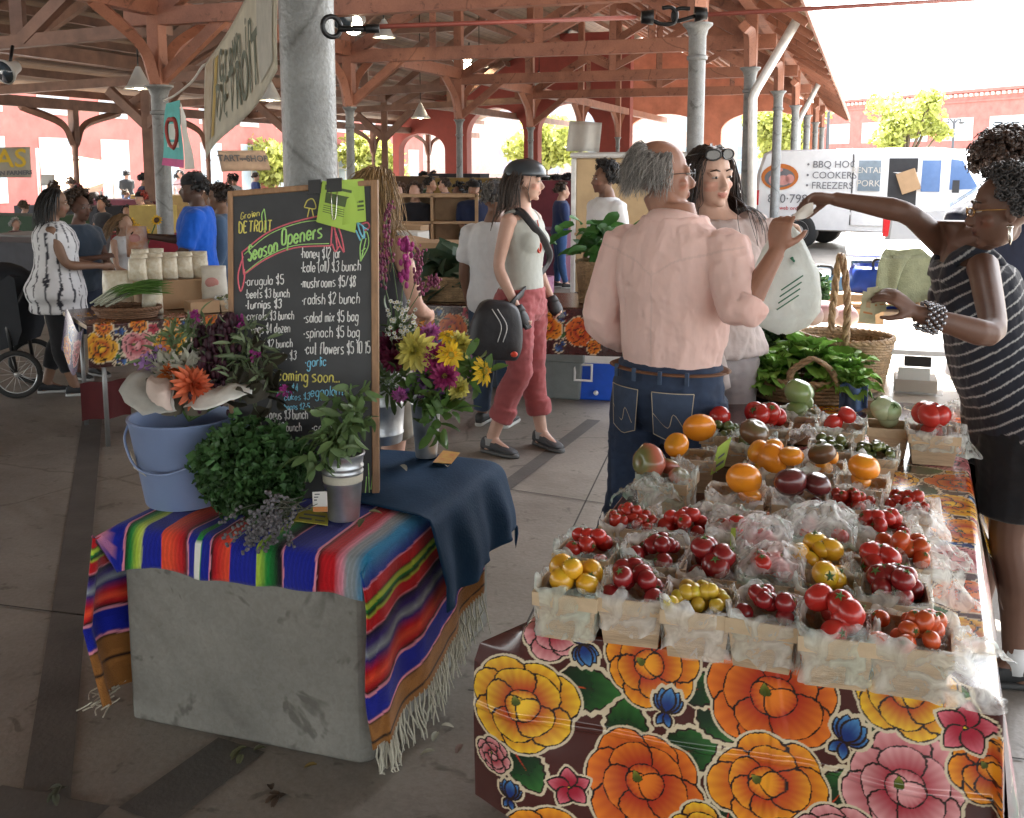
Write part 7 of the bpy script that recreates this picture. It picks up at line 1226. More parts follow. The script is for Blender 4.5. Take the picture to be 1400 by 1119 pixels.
for a in ((883, 690, .075, 'crumpled clear bag hanging at the table edge below the heirlooms', .6, .05, 1), (1080, 745, .085, 'bright crumpled bag in the middle of the table', .3, .06, 2), (1150, 745, .09, 'wide shiny bag with green edge right of the middle', .7, .06, 3), (970, 725, .07, 'crumpled bag left of the middle baskets', .3, .05, 4), (1250, 725, .075, 'crumpled bag at the right edge by the long red tomatoes', .1, .05, 5), (1270, 780, .08, 'crumpled bag spilling onto the bare oilcloth at right', .2, .05, 6), (1300, 900, .085, 'puffed bag sticking out at the front right corner', .3, .03, 7), (1100, 610, .06, 'crumpled bag behind the orange tomatoes', .3, .05, 8), (1060, 700, .075, 'bag folded before the purple tomatoes', .3, .04, 9), (1310, 575, .06, 'bag end flying out over the far right table edge', .4, .06, 10)): loose(*a)
mLime = mat('lime_card', (.5, .68, .12), .6, bump=0, thin=.3)
for P_, lab in (([(994, 800, 2.08), (1003, 800, 2.08), (1006, 722, 2.14), (1000, 722, 2.14)], 'tall narrow lime price card among the front baskets'), ([(972, 650, 2.75), (990, 638, 2.8), (1000, 598, 2.82), (982, 612, 2.77)], 'lime price card leaning beside the orange tomatoes')): card('price_card', lab, [A(*q) for q in P_], mLime, [(.2, .8, .2, .3, mInk), (.2, .7, .5, .58, mInk)])
# ---- far end of the table: lettuce, wicker, turnips
mWick = mat('wicker', (.36, .24, .13), .6, var=.35, vs=40, bump=.5, bs=90)
def wicker(name, lab, c, rx, ry, hh, rot, handle=None, flare=1.15, lean=0., m=None, cat='basket'):
    m = m or mWick; t = thing(name, lab, cat, c); M = rotz(rot); b = MB(); n = 26; nl = max(5, int(hh / .011))
    for l in range(nl):
        f = l / (nl - 1); k = 1 + (flare - 1) * f; P = [c + M @ A3(rx * k * math.cos(a) * (1 + .012 * (-1) ** (j + l)), ry * k * math.sin(a) * (1 + .012 * (-1) ** (j + l)), .006 + hh * f + lean * f * math.cos(a) * .2) for j, a in enumerate(np.linspace(0, 2 * math.pi, 2 * n + 1))]; b.tube(np.array(P), .0068, 5, cap=False)
    b.build('weave', m, t); b = MB()
    for j in range(2 * n): a = 2 * math.pi * j / (2 * n); b.tube([c + M @ A3(rx * k_ * math.cos(a), ry * k_ * math.sin(a), z) for k_, z in ((.97, .0), (.97 * flare, hh))], .0035, 4)
    b.build('stakes', m, t); b = MB()
    for q in range(2): b.tube([c + M @ A3(rx * flare * math.cos(a) * (1.02 + .015 * math.sin(a * 22 + q * 3.1)), ry * flare * math.sin(a) * (1.02 + .015 * math.sin(a * 22 + q * 3.1)), hh + .008 + .006 * math.cos(a * 22 + q * 3.1)) for a in np.linspace(0, 2 * math.pi, 90)], .008, 6)
    b.add([c + M @ A3(rx * .9 * math.cos(a), ry * .9 * math.sin(a), .008) for a in np.linspace(0, 6.28, 20)], [tuple(range(20))]); b.build('rim', m, t)
    for (e0, e1, hz, r_) in handle or []:
        b = MB(); C_ = bez([c + M @ e0, c + M @ (np.asarray(e0) * .85 + A3(0, 0, hz * .6)), c + M @ ((np.asarray(e0) + np.asarray(e1)) / 2 + A3(0, 0, hz)), c + M @ (np.asarray(e1) * .85 + A3(0, 0, hz * .6)), c + M @ e1], 10)
        for q in range(3): b.tube([p + A3(math.cos(i * .7 + q * 2.1), math.sin(i * .7 + q * 2.1), .4 * math.sin(i * .7 + q)) * r_ * .6 for i, p in enumerate(C_)], r_ * .62, 6)
        b.build('handle', m, t)
    return t
lc = on(1098, 552, TZ + .01); lc[2] = TZ + .008; lc = lc + Bv * .14
wicker('wicker_basket', 'shallow wicker basket of green lettuce with a small arched handle', lc, .20, .15, .075, B0, [(A3(-.05, -.165, .08), A3(.12, -.165, .08), .10, .013)], 1.12)
def lettuce(c, r, lab, col, n=26, L=.11, cat='lettuce', grp=None, up=.5):
    t = thing('lettuce', lab, cat, c - A3(0, 0, r * .5), grp); b = MB()
    for i in range(n):
        a = i * 2.4; el = .2 + 1.2 * (i / n); d = A3(math.cos(a) * math.cos(el), math.sin(a) * math.cos(el), math.sin(el)); nn = A3(-math.cos(a) * math.sin(el), -math.sin(a) * math.sin(el), math.cos(el)); m1, m2 = 9, 9; Lx = L * (.8 + .4 * RS.rand()); s = np.cross(d, nn); G_ = []
        for u in range(m1):
            f = u / (m1 - 1); w_ = .85 * Lx * math.sin(math.pi * min(.93, .12 + f * .8)) ** .8; row = []
            for v in range(m2): g = v / (m2 - 1) * 2 - 1; ru = (abs(g) ** 2 * .5 + f ** 3 * .5) * .018 * math.sin(v * 2.9 + u * 2.3 + i); row.append(c + d * (Lx * f) + s * g * w_ / 2 + nn * (ru - .35 * Lx * f * f * (1 - up) + .25 * abs(g) * w_ * .5) + A3(0, 0, -.04 * f * f))
            G_.append(row)
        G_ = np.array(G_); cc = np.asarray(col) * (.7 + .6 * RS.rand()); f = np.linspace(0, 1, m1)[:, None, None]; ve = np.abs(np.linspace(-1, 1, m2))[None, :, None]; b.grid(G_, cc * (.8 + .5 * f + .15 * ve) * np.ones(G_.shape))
    b.build('leaves', mLeaf, t); return t
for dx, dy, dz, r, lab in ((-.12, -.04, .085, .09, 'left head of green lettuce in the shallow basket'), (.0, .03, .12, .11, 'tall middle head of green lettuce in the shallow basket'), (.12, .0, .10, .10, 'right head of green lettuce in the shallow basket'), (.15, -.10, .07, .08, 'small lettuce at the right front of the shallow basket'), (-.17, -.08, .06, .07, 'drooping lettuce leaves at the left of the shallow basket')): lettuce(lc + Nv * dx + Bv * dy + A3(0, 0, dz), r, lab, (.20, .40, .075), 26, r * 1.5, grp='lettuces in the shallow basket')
b = MB(); G_ = np.array([[lc + Nv * (.13 + .1 * u) + Bv * (-.175 + .02 * math.sin(u * 9)) + A3(0, 0, .09 - .085 * v + .008 * math.sin(u * 7)) - Bv * .01 * v for u in np.linspace(0, 1, 10)] for v in np.linspace(0, 1, 8)]); b.grid(G_); o = b.build('denim_cloth', mat('pale_denim', (.08, .14, .28), .8, var=.2, vs=40)); o.modifiers.new('s', 'SOLIDIFY').thickness = .004; tag(o, 'folded denim cloth over the edge of the lettuce basket', 'cloth')
wb = on(1152, 536, TZ + .01); wb[2] = TZ + .008; wb = wb + Bv * .1
wicker('wicker_basket', 'large oval wicker basket with one tall braided handle', wb, .15, .13, .20, B0 + .2, [(A3(-.03, -.165, .2), A3(-.03, .165, .2), .34, .0135)], 1.22, lean=-.1)
wt = wb + Bv * .32 + Nv * -.02; wicker('wicker_basket', 'wicker tray of pale turnips behind the tall handle', wt, .19, .13, .16, B0, None, 1.1)
for i, (px, py, lab) in enumerate(((1107, 432, 'left pale turnip in the wicker tray'), (1127, 428, 'middle pale turnip in the wicker tray'), (1155, 434, 'right purple topped turnip in the wicker tray'))): o = bpy.data.objects.new('turnip', None) if False else None; b = MB(); c = at(px, py, 4.55 + .05 * i); b.ell(c, A3(.062, .062, .056), fn=lambda V: V * (1 - .25 * np.clip(-V[:, 2:], 0, 1) ** 3)); V = b.v[0]; g = np.clip((V[:, 2] - c[2]) / .05, 0, 1)[:, None]; b.c[0] = A3(.62, .55, .5) * (1 - g) + A3(.4, .2, .27) * g; tag(b.build('turnip', mPetal), lab, 'turnip', 'turnips in the tray')
clump('kale_bunch', 'large dark green leafy bunch left of the wicker handle', at(1050, 476, 4.3), (.085, .07, .11), 700, (.04, .085, .03), .05, 'greens'); clump('broccoli_bunch', 'dark green broccoli heads behind the turnips', at(1108, 396, 5.0), (.09, .07, .07), 500, (.045, .10, .035), .03, 'greens')
# clear cash box, wooden till
mClear = mat('clear_plastic', (.6, .62, .62), .1, alpha=.35, bump=0); mLid = mat('white_lid', (.75, .75, .75), .3, bump=0)
tb2 = lambda a, b_, z: TO + Bv * (TL2 + .06) + Nv * (a + .02) + Bv * b_ + A3(0, 0, z)
t = thing('folding_table', 'sunlit pale table behind the wicker baskets', 'table', tb2(.5, .9, 0)); slabbox('table_top', tb2, -.05, 1.02, 0, 1.7, .705, .74, mat('pale_table_top', (.6, .56, .5), .35, coat=.3), t)
for a, b_ in ((.05, .1), (.95, .1), (.05, 1.6), (.95, 1.6)): b = MB(); b.tube([tb2(a, b_, .705), tb2(a, b_, 0)], .014, 8); b.build('leg', mLegM, t)
cb = on(1252, 540, .745); cbf = lambda a, b_, z: cb + Nv * a + Bv * b_ + A3(0, 0, z - cb[2])
t = thing('storage_box', 'clear plastic storage box with white lid and black latch', 'box', cb); slabbox('body', cbf, -.10, .10, 0, .2, .745, .905, mClear, t); slabbox('lid', cbf, -.11, .11, -.012, .212, .905, .925, mLid, t); slabbox('latch', cbf, -.05, .05, -.02, -.006, .862, .902, mBlackPl, t); slabbox('contents', cbf, -.08, .08, .02, .18, .75, .8, mTabW, t); slabbox('slips', cbf, -.07, .05, .015, .02, .8, .85, mWhiteP, t)
tl = on(1190, 440, .78); tlf = lambda a, b_, z: tl + Nv * a + Bv * b_ + A3(0, 0, z - .76)
t = thing('wooden_till', 'brown wooden money box behind the woman\'s banknotes', 'box', tl); slabbox('body', tlf, -.11, .07, 0, .15, .745, .83, mCard, t); slabbox('divider', tlf, -.10, .06, .02, .13, .8305, .85, mOak, t)
for k in range(3): card('banknote', ['lowest', 'middle', 'uppermost'][k] + ' paper note lying on the wooden money box', [tlf(-.1 + .05 * k, .0 + .02 * k, .856 + .003 * k), tlf(.05 + .05 * k, .02, .857 + .003 * k), tlf(.04 + .05 * k, .08, .86 + .003 * k), tlf(-.11 + .05 * k, .06, .859 + .003 * k)], mOrC if k < 2 else mWhiteP, cat='banknote')
mNote = mat('banknote_paper', (.42, .42, .28), .7, var=.25, vs=90, c2=(.56, .5, .32), thin=.3)
for k, q in enumerate(([(1174, 440), (1197, 444), (1196, 402), (1180, 398)], [(1182, 434), (1204, 428), (1200, 392), (1186, 394)], [(1196, 428), (1212, 426), (1210, 396), (1198, 394)])): card('banknote', ['front', 'middle', 'rear'][k] + ' banknote hanging from the striped dress woman\'s hand', [A(x, y, 2.72 + .012 * k) for x, y in q], mNote, [(.2, .8, .3, .36, mOrC), (.35, .65, .5, .7, mCard)], cat='banknote')
b = MB(); P = np.array([[A(1070 + 42 * u, 298 - 20 * u + 8 * v + 3 * math.sin(u * 6 + v * 2), 3.2 - .02 * v) for u in np.linspace(0, 1, 10)] for v in np.linspace(0, 1.6, 8)]); b.grid(P); o = b.build('receipt', mWhiteP); tag(o, 'crumpled white paper passed between the two outstretched hands', 'paper')
# carrier bag held by the woman
cb_ = at(1072, 385, 3.55); b = MB(); n = 48; G_ = []
for i, (z, rx, ry) in enumerate(((.19, .01, .01), (.16, .035, .02), (.10, .07, .04), (.03, .105, .065), (-.05, .12, .075), (-.11, .115, .075), (-.16, .08, .05), (-.185, .02, .015))):
    an = np.linspace(0, 2 * math.pi, n); q = np.stack([np.cos(an) * 1.2, np.sin(an) * 1.2, np.full(n, z * 9)], 1); nz = 1 - 2 * np.abs(fbm(q, 2.0, 5)); G_.append(cb_ + np.stack([np.cos(an) * (rx + nz * .012) + .04 * (.19 - z) * .3, np.sin(an) * (ry + nz * .01), z + .01 * nz], 1))
b.grid(np.array(G_)); mBagW = mat('carrier_film', (.72, .76, .73), .35, alpha=.8, var=.08, vs=14, bump=.5, bs=25, thin=.45); t = thing('carrier_bag', 'white plastic carrier bag with green print held by the woman', 'bag', cb_ - A3(0, 0, .185)); b.build('film', mBagW, t); b = MB()
for k in range(4): b.tube([A(1062 + k * 2 + 30 * u, 424 - k * 9 - 20 * u, 3.462) for u in np.linspace(0, 1, 8)], .0022, 4)
for a in range(5): b.ell(A(1082 + 3 * math.cos(a * 1.26), 358 + 4 * math.sin(a * 1.26), 3.50), (.006, .003, .008), nu=6, nv=4)
b.build('green_print', mat('green_print', (.03, .18, .10), .6, bump=0), t)
# small flowers cloth at right beyond the table: second oilcloth edge
b = MB(); G_ = np.array([[tbw(TW + .012 + .10 * u, 1.35 + .75 * v, TZ - .03 - .36 * u - .03 * math.sin(v * 9)) for u in np.linspace(0, 1, 60)] for v in np.linspace(0, 1, 120)]); X, Y = np.meshgrid(np.linspace(0, .75, 120), np.linspace(0, .38, 60), indexing='ij'); p2_ = Paint(X, Y, (.045, .012, .01))
for a in ((.15, .2, .1, 1.), (.5, .12, .1, 2.), (.65, .3, .1, 3.)): p2_.leaf(*a)
for a in ((.3, .22, .11, 'y', .3), (.62, .18, .1, 'r', .6), (.08, .1, .07, 'b', 1.)): p2_.flower(*a)
b.grid(G_, p2_.C); tag(b.build('oilcloth', mOil), 'hanging flowered oilcloth flap on the far right side of the table', 'tablecloth', 'flowered oilcloths')
# ---------------------------------------------------------------- people further back
BLKH = (.012, .010, .009)
def crowd(label, px, py_top, d, az, cap=None, **kw):
    p = at(px, 226, d); H = EYE - (py_top - 226) / FPX * d - .01; kw.setdefault('vox', .011 if d < 10 else .015); kw.setdefault('shoe', dict(col=(.03, .03, .03))); kw.setdefault('face', d < 9)
    P = person(label, (p[0], p[1]), az, H, **kw)
    if cap is not None:
        HW, hk = P['HW'], P['hk']; b = MB(); b.cur = cap; b.loft([np.array([HW(.084 * q * math.cos(a), -.012 + .104 * q * math.sin(a), z) for a in np.linspace(0, 6.2832, 17)[:-1]]) for q, z in ((.98, .035), (1.0, .07), (.85, .105), (.5, .128), (.05, .134))]); b.add([HW(-.06, .07, .045), HW(.06, .07, .045), HW(.05, .15, .035), HW(-.05, .15, .035), HW(-.06, .07, .04), HW(.06, .07, .04), HW(.05, .15, .03), HW(-.05, .15, .03)], [(0, 1, 2, 3), (7, 6, 5, 4), (2, 6, 7, 3), (1, 5, 6, 2), (0, 3, 7, 4)]); b.build('cap', mCloth, P['t'])
    return P
jn = (.035, .06, .12)
crowd('woman with long blond hair and sunglasses on her head behind the chalkboard', 512, 224, 4.5, 40, fem=True, skin=(.52, .3, .22), seed=4, armR=dict(e=(.26, .0, 1.12), w=(.10, .24, 1.05)), armL=dict(e=(-.2, .02, 1.12), w=(-.05, .25, 1.05)), top=dict(col=(.05, .05, .055), sleeve=.0, hem=.9, loose=.012, neck=1.4, name='tank_top'), bottom=dict(col=(.2, .18, .14), skirt=.5, name='skirt'), hair=dict(style='long', col=(.30, .19, .085), len=.42, n=1100, rad=.0022, comb=(0, -.9, -.3), grav=.38, wave=.1, steps=12, line=.6, colv=.5))
crowd('person in a white t-shirt and grey cap seen from behind beside the helmeted woman', 677, 248, 6.5, 20, cap=(.06, .06, .065), skin=(.17, .09, .06), seed=5, top=dict(col=(.60, .60, .62), sleeve=.8, hem=.8, loose=.03, fold=.008), bottom=dict(col=(.03, .05, .09), loose=.02), hair=dict(style='curly', col=(.12, .11, .1), len=.015, n=150, curl=.7))
crowd('man with curly black hair and moustache in a white t-shirt', 829, 224, 8.5, 242, skin=(.19, .1, .065), seed=6, head=(14, 2, 0), top=dict(col=(.66, .66, .66), sleeve=.8, hem=.85, loose=.02), bottom=dict(col=jn), hair=dict(style='curly', col=BLKH, len=.05, n=420, curl=.9, puff=1.08, stubble=A3(.6, .55, .55)))
crowd('woman with loose brown curls standing behind the striped dress woman', 1372, 186, 4.7, 40, fem=True, skin=(.3, .17, .11), seed=7, vox=.008, top=dict(col=(.02, .025, .05), sleeve=.5, hem=.8, loose=.03), bottom=dict(col=(.03, .04, .07)), hair=dict(style='curly', col=(.045, .025, .018), len=.07, n=420, curl=1.0, puff=1.12))
crowd('second dark haired person at the right edge behind the curls', 1404, 178, 5.4, 30, skin=(.25, .14, .09), seed=8, top=dict(col=(.3, .3, .3), sleeve=.8), bottom=dict(col=jn), hair=dict(style='curly', col=BLKH, len=.03, n=160))
def tiedye(l, n1):
    C = np.tile(A3(.66, .65, .66), (len(l), 1)); a = np.arctan2(l[:, 1], l[:, 0]); q = np.stack([a * 5, l[:, 2] * 7, l[:, 0] * 2], 1); n = fbm(q, 1.3, 3); s_ = (np.abs(((a * 2.6 + .5 * n) % 1) - .5) < .12) & (n > -.25); C[s_] = A3(.03, .03, .04); return C
crowd('woman in a black and white tie dye tank top and black cropped leggings', 68, 255, 7.4, 72, fem=True, skin=(.2, .11, .07), fat=1.22, seed=9, head=(0, -6, 0), armR=dict(e=(.23, .10, 1.12), w=(.10, .36, 1.10)), armL=dict(e=(-.23, .08, 1.12), w=(-.06, .36, 1.08)), legs={1: dict(ank=(.1, .10, .085)), -1: dict(ank=(-.1, -.14, .085))}, top=dict(col=tiedye, sleeve=0, hem=.72, loose=.04, flare=.05, name='tank_top'), bottom=dict(col=(.01, .01, .012), len=1.68, loose=.012), hair=dict(style='long', col=BLKH, len=.26, n=200, rad=.005, grav=.4, comb=(0, -1, -.6), steps=8), shoe=dict(col=(.015, .016, .02), sole=(.5, .5, .5), lace=(.4, .4, .4)))
crowd('woman with big brown curls in a dark denim dress behind the tie dye woman', 104, 264, 8.0, 118, fem=True, skin=(.13, .065, .045), fat=1.1, seed=10, armR=dict(e=(.2, .12, 1.14), w=(.06, .32, 1.18)), armL=dict(e=(-.2, .12, 1.1), w=(-.05, .38, 1.0)), top=dict(col=(.05, .07, .10), sleeve=.5, hem=.85, loose=.03), bottom=dict(col=(.03, .04, .07), skirt=.45, name='skirt'), hair=dict(style='curly', col=(.06, .035, .022), len=.06, n=260, curl=1.1, puff=1.1))
crowd('fair woman in a white tank top bending over the far produce', 150, 292, 9.6, 110, fem=True, skin=(.45, .27, .19), lean=(0, .16), seed=11, armR=dict(e=(.2, .2, 1.05), w=(.1, .45, .95)), top=dict(col=(.62, .62, .62), sleeve=0, name='tank_top'), bottom=dict(col=(.02, .02, .025)), hair=dict(style='long', col=(.22, .13, .06), len=.3, n=160, rad=.006, steps=8))
BM = crowd('man in a bright blue t-shirt khaki shorts and dark cap holding a bag', 266, 236, 8.0, 258, cap=(.02, .02, .022), skin=(.09, .05, .035), seed=12, armR=dict(e=(.2, .14, 1.18), w=(.15, .42, 1.22), curl=.3), armL=dict(e=(-.22, .10, 1.10), w=(-.14, .34, .98)), top=dict(col=(.012, .11, .58), sleeve=.85, hem=.86, loose=.035, fold=.01), bottom=dict(col=(.42, .33, .22), len=1.0, loose=.03, lg=1.15, name='shorts'), hair=dict(style='curly', col=BLKH, len=.01, n=60))
crowd('person in a denim jacket standing behind the man in blue', 300, 252, 8.8, 265, skin=(.2, .11, .07), seed=13, top=dict(col=(.07, .12, .2), sleeve=1.9, hem=.8, loose=.035), bottom=dict(col=(.06, .09, .16)), hair=dict(style='curly', col=(.03, .018, .012), len=.03, n=120))
crowd('dark haired woman half hidden behind the blue t-shirt', 288, 256, 9.6, 250, fem=True, skin=(.3, .17, .11), seed=14, top=dict(col=(.1, .16, .25), sleeve=.8), bottom=dict(col=jn), hair=dict(style='curly', col=BLKH, len=.04, n=120))
DS = []
for px, py, d, az, fem, sk, tc, bc, hc, lab in ((28, 276, 17, 20, 0, WHITE, (.10, .17, .32), jn, (.1, .06, .03), 'man in a blue shirt walking far off at the left edge'), (14, 300, 15, 120, 0, (.4, .24, .18), (.07, .02, .025), jn, (.3, .28, .26), 'balding man in a maroon shirt at the left edge'), (137, 271, 15, 200, 1, TAN, (.03, .03, .035), jn, (.03, .02, .015), 'dark topped woman far behind the sunflowers'), (193, 262, 16, 220, 0, WHITE, (.6, .6, .6), jn, (.25, .03, .02), 'man in a red beanie far behind the left table'), (542, 252, 15, 150, 1, WHITE, (.12, .10, .10), jn, (.1, .06, .04), 'brown haired woman far behind the chalkboard'), (568, 250, 13, 190, 0, WHITE, (.015, .015, .02), (.02, .02, .02), (.05, .03, .02), 'man in a black t-shirt beside the shelf stall'), (585, 243, 17, 100, 0, TAN, (.02, .02, .02), jn, BLKH, 'man in black far behind the shelf stall'), (607, 246, 18, 210, 0, BROWN, (.25, .1, .08), jn, BLKH, 'man in a rust shirt far behind the shelf stall'), (648, 246, 13, 170, 0, TAN, (.02, .03, .075), (.05, .05, .06), BLKH, 'man in a navy hooded top and cap by the thin column'), (628, 252, 14, 230, 1, BROWN, (.03, .03, .03), jn, BLKH, 'woman in black left of the navy hooded man'), (700, 244, 20, 180, 1, WHITE, (.45, .2, .2), jn, (.15, .09, .05), 'woman in a pink top far behind the cap wearer'), (766, 250, 14, 80, 0, WHITE, (.03, .05, .14), (.04, .09, .22), (.06, .04, .03), 'person in jeans and navy top right of the helmeted woman'), (783, 243, 19, 90, 1, TAN, (.5, .5, .5), jn, BLKH, 'woman in a grey top far right of the helmeted woman'), (340, 262, 20, 100, 1, WHITE, (.4, .4, .42), jn, (.1, .06, .03), 'woman in pale grey far behind the banner'), (170, 282, 17, 170, 0, TAN, (.3, .12, .1), jn, BLKH, 'man in a brick red shirt far behind the left table'), (1052, 236, 24, 200, 1, WHITE, (.5, .3, .3), jn, BLKH, 'woman walking far off between the open side columns')):
    q_ = np.random.RandomState(px).rand(6); DS.append(crowd(lab, px, py, d, az, armR=dict(e=(.2 + .06 * q_[0], .12 * q_[1], 1.13), w=(.2 - .15 * q_[2], .1 + .28 * q_[2], .9 + .35 * q_[3])), armL=dict(e=(-.22, .1 * q_[4], 1.13), w=(-.2 + .1 * q_[5], .08 + .25 * q_[5], .9 + .3 * q_[5])), legs={1: dict(ank=(.1, .15 * q_[0], .085)), -1: dict(ank=(-.1, -.15 * q_[4], .085))}, lean=(0, .05 * q_[1]), fat=.95 + .25 * q_[4], fem=bool(fem), skin=sk, seed=px, group='distant shoppers', top=dict(col=tc, sleeve=1.0 if not fem else .6, loose=.025), bottom=dict(col=bc), hair=dict(style='curly', col=hc, len=.03 if not fem else .06, n=60, curl=1.4), cap=BLKH if 'cap' in lab or 'beanie' in lab else None)['t'])
q_ = np.random.RandomState(77)
for i in range(46):
    d = 17 + 16 * q_.rand(); px = (470 + 330 * q_.rand()) if i % 3 else (5 + 370 * q_.rand()); p = at(px, 226, d); p[2] = 0
    dup(DS[int(q_.rand() * len(DS))], p, q_.rand() * 6.28, 'small figure among the crowd deep in the shed', 'crowd deep in the shed', (1, 1, .97 + .05 * q_.rand()))
# ---------------------------------------------------------------- left stall
LO = on(118, 446, .74); LR = on(318, 430, .74); LO[2] = LR[2] = 0; le = unit(LR - LO); lw = 2.1; ln = np.array([-le[1], le[0], 0]); lt = lambda a, b_, z: LO + le * a + ln * b_ + A3(0, 0, z)
def stall(name_lab, cloth_lab, f, w_, dp, drop, fls, lvs, bgc=(.045, .012, .01), side=.1, z=.74):
    t = thing('folding_table', name_lab, 'table', f(w_ / 2, dp / 2, 0)); slabbox('table_top', f, .01, w_ - .01, .01, dp - .01, z - .03, z - .004, mTabW, t)
    for a, b_ in ((.1, .08), (w_ - .1, .08), (.1, dp - .08), (w_ - .1, dp - .08)): b = MB(); b.tube([f(a, b_, z - .03), f(a, b_, 0)], .015, 8); b.build('leg', mLegM, t)
    U_ = np.linspace(-.0, w_, int(w_ / .008)); V_ = np.concatenate([np.arange(-drop, 0, .008), np.linspace(0, dp, 20)]); X, Y = np.meshgrid(U_, V_, indexing='ij'); p = Paint(X, Y, bgc)
    for q in lvs: p.leaf(*q)
    for q in fls: p.flower(*q)
    F_ = np.clip(-Y, 0, 1); P = np.array([[f(x, -.01 - .015 * np.sin(x * 9) ** 2 * fq / drop if y < 0 else y, z + .004 - fq) for x, y, fq in zip(r1, r2, r3)] for r1, r2, r3 in zip(X, Y, F_)]); b = MB(); b.grid(P, np.clip(p.C, 0, 1)); tag(b.build('oilcloth', mOil), cloth_lab, 'tablecloth', 'flowered oilcloths')
fls, lvs = [], []
for i, (u, k) in enumerate(((.07, 'y'), (.27, 'p'), (.46, 'y'), (.69, 'p'), (.88, 'y'), (1.08, 'p'), (1.3, 'y'), (1.5, 'p'), (1.75, 'y'))): fls.append((u, -.14, .095, k, i * .7)); lvs += [(u + .11, -.14, .12, .5 + i), (u + .1, -.22, .1, 2.)]; fls.append((u + .10, -.05, .04, 'bk'[i % 2], i)); fls.append((u + .02, -.02, .05, 'o', i * 1.3)); fls.append((u + .1, -.22, .04, 'b', i))
fls += [(.1 + .23 * i, .12 + .2 * (i % 2), .09, 'oypr'[i % 4], i) for i in range(9)] + [(.05 + .23 * i, .45, .1, 'ypro'[i % 4], i) for i in range(9)]
stall('folding table with the flowered cloth at the left stall', 'flowered oilcloth with yellow and pink blooms on the left stall', lt, lw, .76, .25, fls, lvs)
b = MB(); P = np.array([[lt(-.015 - .05 * v * (1 - .2 * u), 0 + .5 * u, .735 - .25 * v - .05 * math.sin(u * 5)) for u in np.linspace(0, 1, 40)] for v in np.linspace(0, 1, 50)]); X, Y = np.meshgrid(np.linspace(0, .4, 50), np.linspace(0, .5, 40), indexing='ij'); p_ = Paint(X, Y, (.05, .02, .1)); p_.flower(.2, .12, .12, 'p', .4); p_.flower(.1, .3, .09, 'b', .4); p_.flower(.3, .35, .1, 'o', .2); b.grid(P, p_.C); tag(b.build('oilcloth', mOil), 'flared side corner of the left stall oilcloth', 'tablecloth', 'flowered oilcloths')
b = MB(); P = np.array([[lt(.05 + .3 * u, .55 + .03 * math.sin(u * 9), +.30 - .24 * v) for u in np.linspace(0, 1, 14)] for v in np.linspace(0, 1, 8)]); b.grid(P); tag(b.build('red_cloth', mat('dark_red_cloth', (.10, .012, .014), .8)), 'dark red cloth hanging behind the left table legs', 'cloth')
oc = lt(.28, .22, .745); wicker('wicker_basket', 'flat wicker basket of spring onions on the left stall', oc, .17, .12, .05, 0, None, 1.15, m=mat('dark_wicker', (.16, .08, .04), .7, var=.3, vs=50))
t = thing('spring_onions', 'bunched spring onions with white bulbs lying in the flat basket', 'spring onions', oc + A3(0, 0, .05)); b = MB()
for i in range(70): a = RS.normal() * .3; p = oc + A3(-.14 + RS.normal() * .03, RS.normal() * .05, .07 + .03 * RS.rand()); e = p + A3(.30 + .1 * RS.rand(), .10 * a, .06 + .07 * RS.rand()); b.tube(bez([p, (p + e) / 2 + A3(0, 0, .04), e], 4), [.006, .006, .005, .004, .004, .003, .003, .002, .001], 5, cols=[(.6, .62, .5)] * 3 + [(.12, .25, .05)] * 6)
b.build('stalks', mLeaf, t)
mBread = mat('snack_bag', (.55, .46, .30), .3, var=.3, vs=30, bump=.4, bs=40, c2=(.70, .66, .56)); mPap = mat('printed_pouch', (.62, .58, .5), .5, var=.1, vs=20)
slabbox2 = lambda nm, lab, a0, a1, b0, b1, z0, z1, m, cat='box': tag(bevel((lambda t: t)(slabbox(nm, lt, a0, a1, b0, b1, z0, z1, m, None)), .005), lab, cat)
slabbox2('wooden_crate', 'brown crate raising the snack bags on the left stall', .42, .80, .38, .72, .747, .93, mCard); slabbox2('wooden_crate', 'small brown carton of onions between crates at left stall', .62, .80, .08, .22, .747, .82, mCard)
def pouch(c, w_, hh, lab, m, grp, name='snack_bag', cat='bag', pr=None):
    t = thing(name, lab, cat, c, grp); b = MB(); n = 20; rs_ = []
    for f in np.linspace(0, 1, 10): k = (1 - .1 * f) ; th_ = .32 * math.sin(math.pi * min(1, .12 + .8 * (1 - f)) ) + .03; an = np.linspace(0, 2 * math.pi, n, endpoint=False); nz = 1 + .10 * fbm(np.stack([np.cos(an), np.sin(an), an * 0 + f * 2], 1), 2.4, int(c[0] * 100) % 50); rs_.append(c + np.stack([np.cos(an) * w_ / 2 * k * nz, np.sin(an) * w_ * th_ * nz, np.full(n, hh * f)], 1))
    b.loft(rs_); b.build('pouch', m, t)
    if pr: b = MB(); b.ell(c + A3(0, -w_ * .30, hh * .62), (w_ * .26, .012, w_ * .2)); b.build('label', pr, t)
    return t
for i in range(12): r_, k = divmod(i, 5); pouch(lt(.40 + .095 * k + .04 * r_, .42 + .12 * r_, .935 + .0 * r_), .12, .14 + .02 * r_, ('clear snack bag %s on the raised crate, %s row' % (['first', 'second', 'third', 'fourth', 'fifth'][k] + ' from left', ['front', 'middle', 'back'][r_])), mBread, 'snack bags on the crate')
pouch(lt(.84, .30, .747), .17, .27, 'tall white printed pouch standing right of the crate', mPap, 'printed pouches', pr=mPk); pouch(lt(.30, .52, .747), .2, .25, 'clear bag of dried goods at the left of the crate', mBread, 'snack bags on the crate'); pouch(lt(.44, .26, .747), .13, .17, 'low clear bag before the crate near the onions', mBread, 'snack bags on the crate')
